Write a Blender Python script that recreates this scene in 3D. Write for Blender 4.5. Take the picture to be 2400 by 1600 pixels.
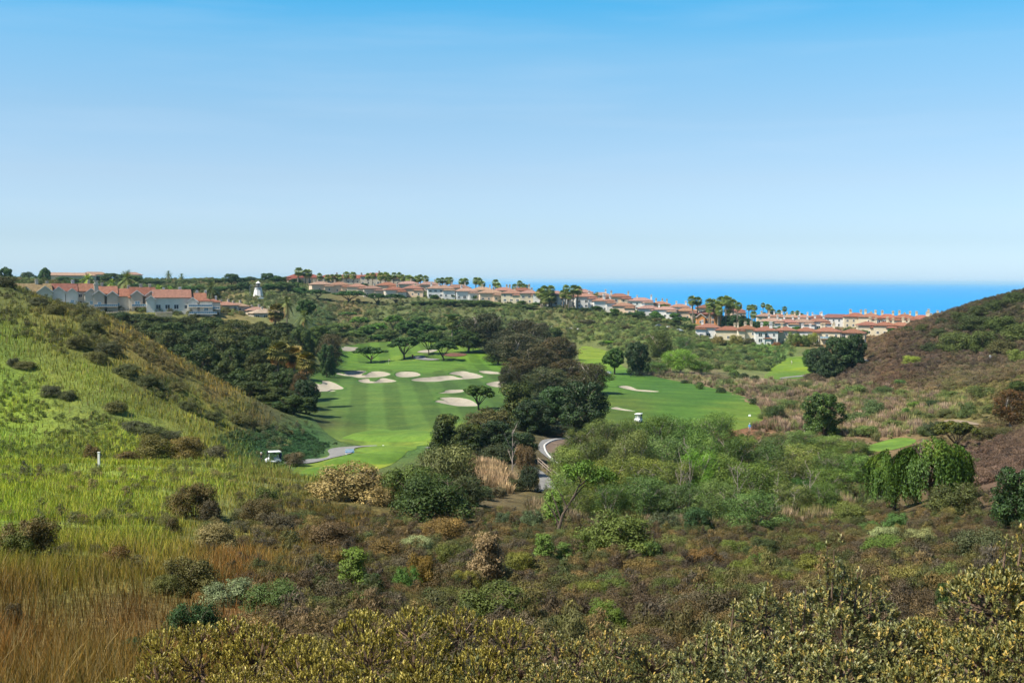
import bpy, bmesh, math, random
import numpy as np
from mathutils import Vector, Matrix, Euler
from mathutils.geometry import delaunay_2d_cdt

for _o in list(bpy.data.objects):
    bpy.data.objects.remove(_o)
SC = bpy.context.scene
COL = SC.collection

# ------------------------------------------------------------------ camera
FPX = 2800.0                      # focal length in pixels of a 2400 px wide picture
PITCH = math.atan(144.0 / FPX)
ROLL = 0.0053
cam_d = bpy.data.cameras.new('camera')
cam = bpy.data.objects.new('camera', cam_d)
COL.objects.link(cam)
cam_d.sensor_width = 36.0
cam_d.lens = FPX / 2400.0 * 36.0
cam_d.clip_start = 0.5
cam_d.clip_end = 300000.0
CR = Matrix.Rotation(math.pi / 2 - PITCH, 3, 'X') @ Matrix.Rotation(ROLL, 3, 'Z')
cam.matrix_world = CR.to_4x4()
SC.camera = cam
CRN = np.array(CR)

# ------------------------------------------------------------------ sky and sun
SUN_EL = math.radians(53)
SUN_AZ = math.radians(-115)        # from +Y (view direction) towards +X; negative is left
SUNV = Vector((math.sin(SUN_AZ) * math.cos(SUN_EL), math.cos(SUN_AZ) * math.cos(SUN_EL), math.sin(SUN_EL)))
W = bpy.data.worlds.new('World')
SC.world = W
W.use_nodes = True
wn, wl = W.node_tree.nodes, W.node_tree.links
wn.clear()
w_out = wn.new('ShaderNodeOutputWorld')
w_bg = wn.new('ShaderNodeBackground')
w_sky = wn.new('ShaderNodeTexSky')
w_sky.sky_type = 'NISHITA'
w_sky.sun_disc = False
w_sky.sun_elevation = SUN_EL
w_sky.sun_rotation = SUN_AZ
w_sky.altitude = 0
w_sky.air_density = 1.0
w_sky.dust_density = 0.6
w_sky.ozone_density = 2.5
w_bg.inputs['Strength'].default_value = 0.063
# thin streaks of high cloud, and the deep clear blue the sky takes on above them
w_tc = wn.new('ShaderNodeTexCoord')
w_sep = wn.new('ShaderNodeSeparateXYZ')
wl.new(w_tc.outputs['Generated'], w_sep.inputs[0])
w_ramp = wn.new('ShaderNodeValToRGB')
wl.new(w_sep.outputs['Z'], w_ramp.inputs[0])
_r = w_ramp.color_ramp
_r.interpolation = 'LINEAR'
_r.elements[0].position = 0.0
_r.elements[0].color = (1.20, 1.62, 2.40, 1)
_r.elements[1].position = 1.0
_r.elements[1].color = (0.95, 1.05, 1.10, 1)
for _p, _c in ((0.033, (.97, 1.21, 1.66)), (0.083, (1.08, 1.19, 1.40)), (0.133, (1.03, 1.25, 1.37)), (0.181, (.90, 1.36, 1.47)), (0.226, (.40, 1.34, 1.58)), (0.34, (.62, 1.18, 1.35))):
    _e = _r.elements.new(_p)
    _e.color = (*_c, 1)
w_mul = wn.new('ShaderNodeMix')
w_mul.data_type = 'RGBA'
w_mul.blend_type = 'MULTIPLY'
w_mul.inputs['Factor'].default_value = 1.0
wl.new(w_sky.outputs[0], w_mul.inputs['A'])
wl.new(w_ramp.outputs[0], w_mul.inputs['B'])
w_map = wn.new('ShaderNodeMapping')
w_map.inputs['Scale'].default_value = (2.2, 2.2, 26.0)
wl.new(w_tc.outputs['Generated'], w_map.inputs[0])
w_noi = wn.new('ShaderNodeTexNoise')
w_noi.inputs['Scale'].default_value = 1.6
w_noi.inputs['Detail'].default_value = 6
w_noi.inputs['Roughness'].default_value = 0.55
wl.new(w_map.outputs[0], w_noi.inputs['Vector'])
w_cr = wn.new('ShaderNodeMapRange')
w_cr.inputs['From Min'].default_value = 0.50
w_cr.inputs['From Max'].default_value = 0.85
w_cr.inputs['To Max'].default_value = 0.15
wl.new(w_noi.outputs[0], w_cr.inputs[0])
w_cl = wn.new('ShaderNodeMix')
w_cl.data_type = 'RGBA'
wl.new(w_cr.outputs[0], w_cl.inputs['Factor'])
wl.new(w_mul.outputs['Result'], w_cl.inputs['A'])
w_cl.inputs['B'].default_value = (6.6, 7.6, 8.8, 1)
wl.new(w_cl.outputs['Result'], w_bg.inputs['Color'])
wl.new(w_bg.outputs[0], w_out.inputs['Surface'])

sun_d = bpy.data.lights.new('sun', 'SUN')
sun_d.energy = 5.0
sun_d.angle = math.radians(0.5)
sun_d.color = (1.0, 0.93, 0.80)
sun = bpy.data.objects.new('sun', sun_d)
COL.objects.link(sun)
sun.rotation_euler = (-SUNV).to_track_quat('-Z', 'Y').to_euler()

SC.view_settings.view_transform = 'Standard'
SC.view_settings.look = 'None'
SC.view_settings.exposure = 0.85
SC.view_settings.gamma = 1.0
SC.view_settings.use_curve_mapping = False
SC.render.engine = 'CYCLES'
SC.cycles.max_bounces = 5
SC.cycles.diffuse_bounces = 2
SC.cycles.glossy_bounces = 2
SC.cycles.transmission_bounces = 3
SC.cycles.transparent_max_bounces = 6
SC.cycles.volume_bounces = 0
SC.cycles.use_denoising = True
SC.cycles.use_adaptive_sampling = True
SC.cycles.adaptive_threshold = 0.02
SC.cycles.caustics_reflective = False
SC.cycles.caustics_refractive = False

rng = np.random.default_rng(11)
random.seed(5)

# ------------------------------------------------------------------ pixel <-> world
def rays(u, v):
    u = np.asarray(u, float); v = np.asarray(v, float)
    d = np.stack([(u - 1200) / FPX, -(v - 800) / FPX, -np.ones_like(u)], -1)
    return d @ CRN.T

def at(u, v, Y):
    d = rays(u, v)
    return d * (np.asarray(Y) / d[..., 1])[..., None]

def proj(P):
    c = np.asarray(P, float) @ CRN
    w = np.maximum(-c[..., 2], 1e-3)
    return 1200 + FPX * c[..., 0] / w, 800 - FPX * c[..., 1] / w

# ------------------------------------------------------------------ small helpers
def mesh_np(name, V, Fc, mat=None, smooth=False, attrs=None):
    """mesh from vertex array and an (n,3) / (n,4) face array or list of such"""
    me = bpy.data.meshes.new(name)
    if not isinstance(Fc, (list, tuple)):
        Fc = [Fc]
    Fc = [np.asarray(f, np.int32) for f in Fc if len(f)]
    V = np.asarray(V, np.float32)
    me.vertices.add(len(V))
    me.vertices.foreach_set('co', V.ravel())
    lv = np.concatenate([f.ravel() for f in Fc])
    tot = np.concatenate([np.full(len(f), f.shape[1], np.int32) for f in Fc])
    st = np.concatenate([[0], np.cumsum(tot)[:-1]]).astype(np.int32)
    me.loops.add(len(lv))
    me.loops.foreach_set('vertex_index', lv)
    me.polygons.add(len(tot))
    me.polygons.foreach_set('loop_start', st)
    me.polygons.foreach_set('loop_total', tot)
    if smooth:
        me.polygons.foreach_set('use_smooth', np.ones(len(tot), bool))
    for k, (dom, typ, arr) in (attrs or {}).items():
        a = me.attributes.new(k, typ, dom)
        a.data.foreach_set('value' if typ in ('FLOAT', 'INT') else ('vector' if typ == 'FLOAT_VECTOR' else 'color'), np.asarray(arr, np.float32 if typ != 'INT' else np.int32).ravel())
    me.update(calc_edges=True)
    if mat is not None:
        for m in (mat if isinstance(mat, (list, tuple)) else [mat]):
            me.materials.append(m)
    return me

def link(name, data, parent=None, loc=None, rot=None, scale=None):
    o = bpy.data.objects.new(name, data)
    COL.objects.link(o)
    if parent is not None:
        o.parent = parent
    if loc is not None:
        o.location = loc
    if rot is not None:
        o.rotation_euler = rot
    if scale is not None:
        o.scale = scale
    return o

def tag(o, label=None, cat=None, group=None, kind=None):
    if label: o['label'] = label
    if cat: o['category'] = cat
    if group: o['group'] = group
    if kind: o['kind'] = kind
    return o

def empty(name, loc, rz=0.0):
    o = link(name, None, loc=loc, rot=(0, 0, rz))
    o.empty_display_size = 0.3
    return o

class MB:
    """collects boxes, prisms and tubes into one mesh"""
    def __init__(s):
        s.v = []; s.f = []; s.mi = []
    def add(s, vs, fs, mi=0):
        n = len(s.v)
        s.v += [tuple(p) for p in vs]
        s.f += [tuple(i + n for i in f) for f in fs]
        s.mi += [mi] * len(fs)
        return s
    def box(s, c, d, mi=0, rz=0.0, taper=1.0):
        x, y, z = d[0] / 2, d[1] / 2, d[2] / 2
        vs = []
        cr, sr = math.cos(rz), math.sin(rz)
        for k, sz in ((1.0, -z), (taper, z)):
            for a, b in ((-x, -y), (x, -y), (x, y), (-x, y)):
                a, b = a * k, b * k
                vs.append((c[0] + a * cr - b * sr, c[1] + a * sr + b * cr, c[2] + sz))
        return s.add(vs, [(3, 2, 1, 0), (4, 5, 6, 7), (0, 1, 5, 4), (1, 2, 6, 5), (2, 3, 7, 6), (3, 0, 4, 7)], mi)
    def tube(s, pts, rad, n=6, mi=0, cap=True):
        pts = [Vector(p) for p in pts]
        if not isinstance(rad, (list, tuple)):
            rad = [rad] * len(pts)
        vs, fs = [], []
        for i, p in enumerate(pts):
            t = (pts[min(i + 1, len(pts) - 1)] - pts[max(i - 1, 0)]).normalized()
            a = t.cross(Vector((0.13, 0.21, 1.0)) if abs(t.z) < 0.9 else Vector((1, 0.1, 0))).normalized()
            b = t.cross(a)
            for k in range(n):
                an = 2 * math.pi * k / n
                vs.append(p + (a * math.cos(an) + b * math.sin(an)) * rad[i])
        for i in range(len(pts) - 1):
            for k in range(n):
                fs.append((i * n + k, i * n + (k + 1) % n, (i + 1) * n + (k + 1) % n, (i + 1) * n + k))
        if cap:
            fs.append(tuple(range(n - 1, -1, -1)))
            fs.append(tuple(range((len(pts) - 1) * n, len(pts) * n)))
        return s.add(vs, fs, mi)
    def mesh(s, name, mats, smooth=False):
        me = bpy.data.meshes.new(name)
        me.from_pydata([tuple(p) for p in s.v], [], s.f)
        for m in (mats if isinstance(mats, (list, tuple)) else [mats]):
            me.materials.append(m)
        me.polygons.foreach_set('material_index', s.mi)
        if smooth:
            me.polygons.foreach_set('use_smooth', [True] * len(s.f))
        me.update()
        return me
    def build(s, name, mats, parent=None, loc=None, rot=None, smooth=False):
        return link(name, s.mesh(name, mats, smooth), parent, loc, rot)

# ------------------------------------------------------------------ materials
class NT:
    def __init__(s, name):
        s.m = bpy.data.materials.new(name)
        s.m.use_nodes = True
        s.n, s.l = s.m.node_tree.nodes, s.m.node_tree.links
        s.bsdf = s.n.get('Principled BSDF')
        s.out = s.n.get('Material Output')
    def new(s, t, **kw):
        n = s.n.new(t)
        for k, v in kw.items():
            setattr(n, k, v)
        return n
    def noise(s, scale, detail=4, rough=0.55, vec=None, dist=0.0):
        n = s.n.new('ShaderNodeTexNoise')
        n.inputs['Scale'].default_value = scale
        n.inputs['Detail'].default_value = detail
        n.inputs['Roughness'].default_value = rough
        n.inputs['Distortion'].default_value = dist
        if vec is not None:
            s.l.new(vec, n.inputs['Vector'])
        return n.outputs[0]
    def ramp(s, fac, stops, interp='LINEAR'):
        n = s.n.new('ShaderNodeValToRGB')
        r = n.color_ramp
        r.interpolation = interp
        while len(r.elements) < len(stops):
            r.elements.new(0.5)
        for e, (p, c) in zip(r.elements, stops):
            e.position = p
            e.color = (*c, 1) if len(c) == 3 else c
        s.l.new(fac, n.inputs[0])
        return n.outputs[0]
    def mix(s, a, b, fac=0.5, mode='MIX'):
        n = s.n.new('ShaderNodeMix')
        n.data_type = 'RGBA'
        n.blend_type = mode
        for inp, x in (('A', a), ('B', b), ('Factor', fac)):
            if isinstance(x, (int, float)):
                n.inputs[inp].default_value = x
            elif isinstance(x, tuple):
                n.inputs[inp].default_value = (*x, 1)
            else:
                s.l.new(x, n.inputs[inp])
        return n.outputs['Result']
    def math(s, op, a, b=0.0):
        n = s.n.new('ShaderNodeMath')
        n.operation = op
        for i, x in enumerate((a, b)):
            if isinstance(x, (int, float)):
                n.inputs[i].default_value = x
            else:
                s.l.new(x, n.inputs[i])
        return n.outputs[0]
    def attr(s, name, typ='GEOMETRY'):
        n = s.n.new('ShaderNodeAttribute')
        n.attribute_name = name
        n.attribute_type = typ
        return n
    def coord(s, which='Object', scale=(1, 1, 1)):
        n = s.n.new('ShaderNodeTexCoord')
        m = s.n.new('ShaderNodeMapping')
        m.inputs['Scale'].default_value = scale
        s.l.new(n.outputs[which], m.inputs[0])
        return m.outputs[0]
    def bump(s, h, strength=0.4, dist=0.1):
        n = s.n.new('ShaderNodeBump')
        n.inputs['Strength'].default_value = strength
        n.inputs['Distance'].default_value = dist
        s.l.new(h, n.inputs['Height'])
        s.l.new(n.outputs[0], s.bsdf.inputs['Normal'])
    def set(s, col=None, rough=0.8, spec=0.3, metal=0.0):
        if col is not None:
            if isinstance(col, tuple):
                s.bsdf.inputs['Base Color'].default_value = (*col, 1)
            else:
                s.l.new(col, s.bsdf.inputs['Base Color'])
        s.bsdf.inputs['Roughness'].default_value = rough
        s.bsdf.inputs['Specular IOR Level'].default_value = spec
        s.bsdf.inputs['Metallic'].default_value = metal
        return s.m

def plain(name, col, rough=0.7, spec=0.3, metal=0.0, var=0.12, scale=3.0):
    t = NT(name)
    n = t.noise(scale, 5, 0.6, t.coord('Object'))
    c = t.ramp(n, [(0.3, tuple(x * (1 - var) for x in col)), (0.7, tuple(min(1, x * (1 + var)) for x in col))])
    return t.set(c, rough, spec, metal)

def leaf_mat(name, stops, trans=0.25, tint='OBJECT', rough=0.6, spec=0.25, gain=1.0):
    """foliage: per-leaf random colour x per-plant tint, some light passing through"""
    t = NT(name)
    r = t.attr('rnd')
    stops = [(p, tuple(x * gain for x in c)) for p, c in stops]
    c = t.ramp(r.outputs['Fac'], stops)
    if tint == 'OBJECT':
        oi = t.new('ShaderNodeObjectInfo')
        c = t.mix(c, oi.outputs['Color'], 1.0, 'MULTIPLY')
    elif tint == 'INSTANCER':
        c = t.mix(c, t.attr('tint', 'INSTANCER').outputs['Color'], 1.0, 'MULTIPLY')
    elif tint == 'GEOMETRY':
        c = t.mix(c, t.attr('tint', 'GEOMETRY').outputs['Color'], 1.0, 'MULTIPLY')
    t.set(c, rough, spec)
    tr = t.new('ShaderNodeBsdfTranslucent')
    t.l.new(t.mix(c, (1.0, 1.0, 0.55), 1.0, 'MULTIPLY'), tr.inputs[0])
    mx = t.new('ShaderNodeMixShader')
    mx.inputs[0].default_value = trans * .6
    t.l.new(t.bsdf.outputs[0], mx.inputs[1])
    t.l.new(tr.outputs[0], mx.inputs[2])
    t.l.new(mx.outputs[0], t.out.inputs['Surface'])
    return t.m
# ================================================================== TERRAIN
# survey points of the ground: (u, v, distance) as sighted from the viewpoint, or ('z', u, distance, height)
SURV = [
 ('z',-900,6,-3.2),('z',1200,6,-4.6),('z',3300,6,-3.6),('z',-900,20,-6.2),('z',3300,20,-6.0),
 ('z',0,20,-6.9),('z',600,20,-7.4),('z',1200,20,-7.8),('z',1800,20,-7.8),('z',2400,20,-7.2),
 (0,1330,40),(600,1400,40),(1200,1425,40),(1800,1410,40),(2400,1340,40),(-700,1270,40),(3100,1230,40),
 (0,1200,70),(600,1262,70),(1200,1295,70),(1800,1300,70),(2400,1235,70),(-700,1150,70),(3100,1120,70),
 (0,1130,100),(350,1140,100),(700,1182,100),(1200,1220,100),(1800,1235,100),(2200,1190,100),(2400,1135,100),(-700,1060,100),(3100,1000,100),
 (0,1092,128),(250,1092,128),(450,1096,130),(700,1125,130),(1000,1160,130),(1200,1180,130),(1500,1205,130),(1800,1215,130),(2100,1185,130),(2280,1110,130),(2400,1065,130),(-500,1040,128),(2800,960,130),
 # hollow behind the near brow, then the left spur
 (0,1080,150),(250,1080,150),(480,1086,155),(640,1093,180),
 (0,1000,170),(0,900,188),(0,800,208),(0,720,230),(0,662,250),(-400,850,180),(-400,640,230),(-800,500,240),
 (250,1010,172),(250,920,190),(250,830,212),(250,745,235),
 (430,1040,178),(430,950,200),(430,850,238),
 (560,1050,190),(560,980,212),(560,925,238),
 (660,1050,200),(660,1000,225),(755,1042,222),(720,1075,200),
 ('z',-300,290,-6),('z',0,300,-14),('z',250,300,-23),('z',500,300,-30),('z',700,290,-31),
 ('z',-400,380,-9),('z',0,400,-17),('z',250,400,-21),('z',450,400,-25),('z',700,380,-31),
 ('z',0,460,-16),('z',250,455,-20),('z',450,455,-23),('z',600,450,-26),
 ('z',-400,490,-2),('z',0,485,-4),('z',78,485,-5.5),('z',150,485,-9),('z',230,485,-10.6),('z',330,487,-12),('z',400,487,-13.3),('z',480,490,-15),('z',600,520,-17),('z',716,505,-18),('z',660,475,-19),('z',740,520,-20),
 ('z',-400,600,-6),('z',0,600,-6),('z',300,600,-11),('z',500,620,-14),
 (605,698,700),(400,690,750),(200,675,800),(0,662,850),(-500,655,850),
 (0,650,1000),(300,652,1000),(600,655,1000),(-500,640,1000),('z',-500,1300,-8),('z',200,1350,-12),('z',600,1300,-16),
 # the golf course
 (860,1112,180),(780,1085,188),(1000,1085,190),(800,1060,203),(950,1055,205),(700,1075,192),(950,1022,232),(950,960,280),(760,960,280),(1120,960,280),
 (950,900,352),(780,900,352),(1140,900,350),(950,872,408),(950,852,448),(780,858,440),(1150,850,450),(950,826,486),(800,820,490),(1130,822,486),(950,806,525),
 (900,795,580),(700,800,560),(1100,795,570),(850,765,632),(1050,760,640),(700,755,600),(850,735,690),(1050,735,690),(1000,714,720),(780,712,720),(700,715,690),(1200,722,715),
 (900,690,800),(700,678,800),(1100,698,790),(700,664,900),(900,668,900),(1000,682,850),
 # mound between the fairways, path
 (1130,1015,212),(1080,1075,195),(1180,1090,188),(1250,1150,163),(1210,1120,172),(1290,1085,192),(1300,1045,214),(1370,1010,242),(1250,1000,238),(1350,930,300),(1250,930,300),(1250,880,380),
 # right fairway and beyond
 (1470,990,252),(1700,965,275),(1700,1000,245),(1500,905,345),(1720,930,312),(1400,845,452),(1350,815,520),(1480,880,390),(1600,880,390),
 (1400,785,590),(1550,790,580),(1500,762,650),(1400,742,685),(1300,718,735),(1500,735,740),(1650,795,610),(1800,806,596),(1950,806,600),(2060,808,600),
 (1870,852,488),(1800,880,405),(1870,872,420),(1700,850,480),(1650,815,560),(1750,818,560),
 (1650,760,700),(1800,775,700),(2000,772,700),(2150,770,700),
 (1300,702,830),(1500,722,820),(1700,750,800),(1900,768,800),(2200,768,800),(2600,760,800),
 ('z',800,1050,-12),('z',1000,1030,-30),('z',1300,1000,-42),('z',1600,980,-50),('z',2000,980,-52),('z',2500,980,-50),
 ('z',800,1300,-45),('z',1100,1250,-66),('z',1500,1250,-66),('z',2100,1250,-66),('z',3200,1250,-66),('z',3200,900,-40),
 # right valley
 (1900,935,310),(1900,1000,250),(2100,955,268),(1500,1185,140),(1500,1105,180),(1900,1110,172),(2100,1010,228),(2080,1035,214),(1750,1060,205),(1400,1050,210),
 (2150,1165,138),(2300,1090,142),(2400,1040,150),('z',2300,190,-25.5),('z',2420,195,-23),(2250,968,245),(2400,905,258),(2600,850,250),('z',2800,200,-8),
 (1950,888,385),(2100,905,335),(2250,905,305),(2400,875,305),(2700,760,300),
 (2000,850,405),(2100,840,385),(2250,825,380),(2400,800,375),(2060,800,430),(2160,755,435),(2300,710,432),(2400,683,432),(2700,600,430),(3200,560,430),
 ('z',2000,520,-31),('z',2200,520,-26),('z',2400,560,-20),('z',2800,600,-4),('z',2400,640,-26),('z',2200,640,-28),
]
def _surv():
    A, Z = [], []
    for p in SURV:
        if p[0] == 'z':
            _, u, Y, z = p
            x = (u - 1200) / FPX * Y
        else:
            q = at(np.array([p[0]]), np.array([p[1]]), np.array([p[2]]))[0]
            x, Y, z = q[0], p[2], q[2]
        A.append((x, Y)); Z.append(z)
    return np.array(A, float), np.array(Z, float)

YK = 4.0
def tcoord(x, y):
    y = np.maximum(y, -2.0)
    return np.stack([x / (y + YK) * 2.4, np.log(y + YK)], -1)
_A, _Z = _surv()
_T = tcoord(_A[:, 0], _A[:, 1])
def _kern(a, b):
    d2 = ((a[:, None, :] - b[None, :, :]) ** 2).sum(-1)
    return 0.5 * d2 * np.log(d2 + 1e-12)
_n = len(_T)
_K = np.zeros((_n + 3, _n + 3))
_K[:_n, :_n] = _kern(_T, _T) + np.eye(_n) * 4e-4
_K[:_n, _n] = 1; _K[:_n, _n + 1:] = _T
_K[_n:, :_n] = _K[:_n, _n:].T
_wt = np.linalg.solve(_K, np.concatenate([_Z, np.zeros(3)]))
def tps(x, y):
    t = tcoord(x.ravel(), y.ravel())
    out = np.empty(len(t))
    for i in range(0, len(t), 20000):
        b = t[i:i + 20000]
        out[i:i + 20000] = _kern(b, _T) @ _wt[:_n] + _wt[_n] + b @ _wt[_n + 1:]
    return out.reshape(x.shape)

# value noise for relief and patches
_ng = rng.random((64, 64))
def vnoise(x, y):
    xi = np.floor(x).astype(int); yi = np.floor(y).astype(int)
    fx = x - xi; fy = y - yi
    fx = fx * fx * (3 - 2 * fx); fy = fy * fy * (3 - 2 * fy)
    g = lambda a, b: _ng[a % 64, b % 64]
    return (g(xi, yi) * (1 - fx) + g(xi + 1, yi) * fx) * (1 - fy) + (g(xi, yi + 1) * (1 - fx) + g(xi + 1, yi + 1) * fx) * fy
def fbm(x, y, o=4):
    s = 0; a = 0.5
    for k in range(o):
        s = s + a * vnoise(x * 2 ** k + 17.3 * k, y * 2 ** k + 5.1 * k); a *= 0.5
    return s / (1 - 0.5 ** o)

def inpoly(u, v, poly):
    u = np.asarray(u); v = np.asarray(v)
    r = np.zeros(u.shape, bool)
    n = len(poly)
    for i in range(n):
        x1, y1 = poly[i]; x2, y2 = poly[(i + 1) % n]
        c = (y1 > v) != (y2 > v)
        with np.errstate(divide='ignore', invalid='ignore'):
            r ^= c & (u < (x2 - x1) * (v - y1) / (y2 - y1 + 1e-12) + x1)
    return r

# outline of the mown ground, as sighted
COURSE_A = [(690,1128),(700,1092),(790,1062),(850,1046),(800,1036),(760,1010),(735,975),(735,930),(720,900),(740,870),(770,845),(790,815),(900,800),(1010,800),(1100,812),(1185,835),(1200,900),(1190,950),(1110,985),(1080,1005),(1045,1040),(980,1045),(950,1062),(915,1090),(850,1105)]
COURSE_B = [(1362,812),(1420,822),(1450,850),(1480,868),(1560,888),(1650,905),(1730,925),(1775,950),(1790,985),(1740,1005),(1640,1020),(1500,1005),(1440,1010),(1395,1000),(1400,940),(1400,880),(1360,850)]
COURSE_C = [(1790,885),(1830,850),(1850,838),(1900,836),(1925,850),(1905,882),(1850,888)]
COURSE_D = [(2015,1054),(2055,1038),(2105,1026),(2145,1030),(2135,1042),(2070,1058)]

NR, NC = 560, 520
_Yr = np.concatenate([np.linspace(-30, 2, 14), np.exp(np.linspace(math.log(2.6), math.log(1500), NR - 14))])
_Sc = np.linspace(-0.86, 0.86, NC)
XK = 14.0
_GY, _GS = np.meshgrid(_Yr, _Sc, indexing='ij')
_GX = _GS * (np.maximum(_GY, 0) + XK)
GZ = tps(_GX, _GY)
_k = np.clip((_GY - 0.5) / 5.5, 0, 1)[..., None][..., 0]
GZ = np.minimum(GZ, -2.0) * _k + (1 - _k) * (-2.0 + np.clip(-_GY, 0, 30) * 0.02)   # bank the viewpoint stands on
_gu, _gv = proj(np.stack([_GX, _GY, GZ], -1))
_incourse = np.zeros(_GX.shape, bool)
for _c in (COURSE_A, COURSE_B, COURSE_C, COURSE_D):
    _incourse |= inpoly(_gu, _gv, _c) & (_GY > 160)
def _blur(m, k):
    m = m.astype(float)
    for _ in range(k):
        p = np.pad(m, 1, mode='edge')
        m = (p[:-2, 1:-1] + p[2:, 1:-1] + p[1:-1, :-2] + p[1:-1, 2:] + 4 * p[1:-1, 1:-1]) / 8
    return m
_smooth = _blur(_incourse, 6)
_rough = (1 - np.clip(_smooth * 1.6, 0, 1)) * np.clip((_GY - 3) / 15, 0, 1)
GZ += _rough * ((fbm(_GX / 34, _GY / 34, 3) - 0.5) * np.clip(_GY / 60, 0.3, 2.2) + (fbm(_GX / 6 + 9, _GY / 6, 3) - 0.5) * np.clip(_GY / 120, 0.15, 0.8))
GZTOP = GZ.copy()                                   # height of the finished surface
_in2 = _blur(_incourse, 2) > 0.97
GZ = np.where(_in2, GZ - 1.2, GZ)                    # the bed under turf and bunkers

_lr = np.log(_Yr[14:])
def _rowf(y):
    y = np.asarray(y, float)
    a = 14 + (np.log(np.maximum(y, 2.6)) - _lr[0]) / (_lr[1] - _lr[0])
    b = np.interp(y, _Yr[:15], np.arange(15))
    return np.where(y < 2.6, b, a)
def hgt(x, y, grid=None):
    g = GZTOP if grid is None else grid
    x = np.asarray(x, float); y = np.asarray(y, float)
    r = np.clip(_rowf(y), 0, NR - 1.001)
    c = np.clip((x / (np.maximum(y, 0) + XK) - _Sc[0]) / (_Sc[1] - _Sc[0]), 0, NC - 1.001)
    ri = r.astype(int); ci = c.astype(int)
    fr = r - ri; fc = c - ci
    return (g[ri, ci] * (1 - fc) + g[ri, ci + 1] * fc) * (1 - fr) + (g[ri + 1, ci] * (1 - fc) + g[ri + 1, ci + 1] * fc) * fr

_ys = np.exp(np.linspace(math.log(6), math.log(1400), 900))
def ground(u, v, y0=6.0, y1=1400.0):
    """where the line of sight through (u, v) first meets the ground beyond distance y0"""
    u = np.atleast_1d(np.asarray(u, float)); v = np.atleast_1d(np.asarray(v, float))
    d = rays(u, v); d = d / d[:, 1:2]
    ys = _ys[(_ys >= y0) & (_ys <= y1)]
    X = d[:, 0:1] * ys; Z = d[:, 2:3] * ys
    H = hgt(X, np.broadcast_to(ys, X.shape))
    below = Z <= H
    i = np.where(below.any(1), below.argmax(1), len(ys) - 1)
    i0 = np.maximum(i - 1, 0)
    r = np.arange(len(u))
    e0 = Z[r, i0] - H[r, i0]; e1 = Z[r, i] - H[r, i]
    f = np.clip(e0 / (e0 - e1 + 1e-9), 0, 1)
    y = ys[i0] + (ys[i] - ys[i0]) * np.where(i > 0, f, 0)
    x = d[:, 0] * y
    return np.stack([x, y, hgt(x, y)], -1)
def gp(u, v, y0=6.0):
    return Vector(ground(u, v, y0)[0])
def gd(u, Y):
    """ground point at distance Y in the vertical plane through u"""
    x = (u - 1200) / FPX * Y
    return Vector((x, Y, float(hgt(x, Y))))

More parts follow.
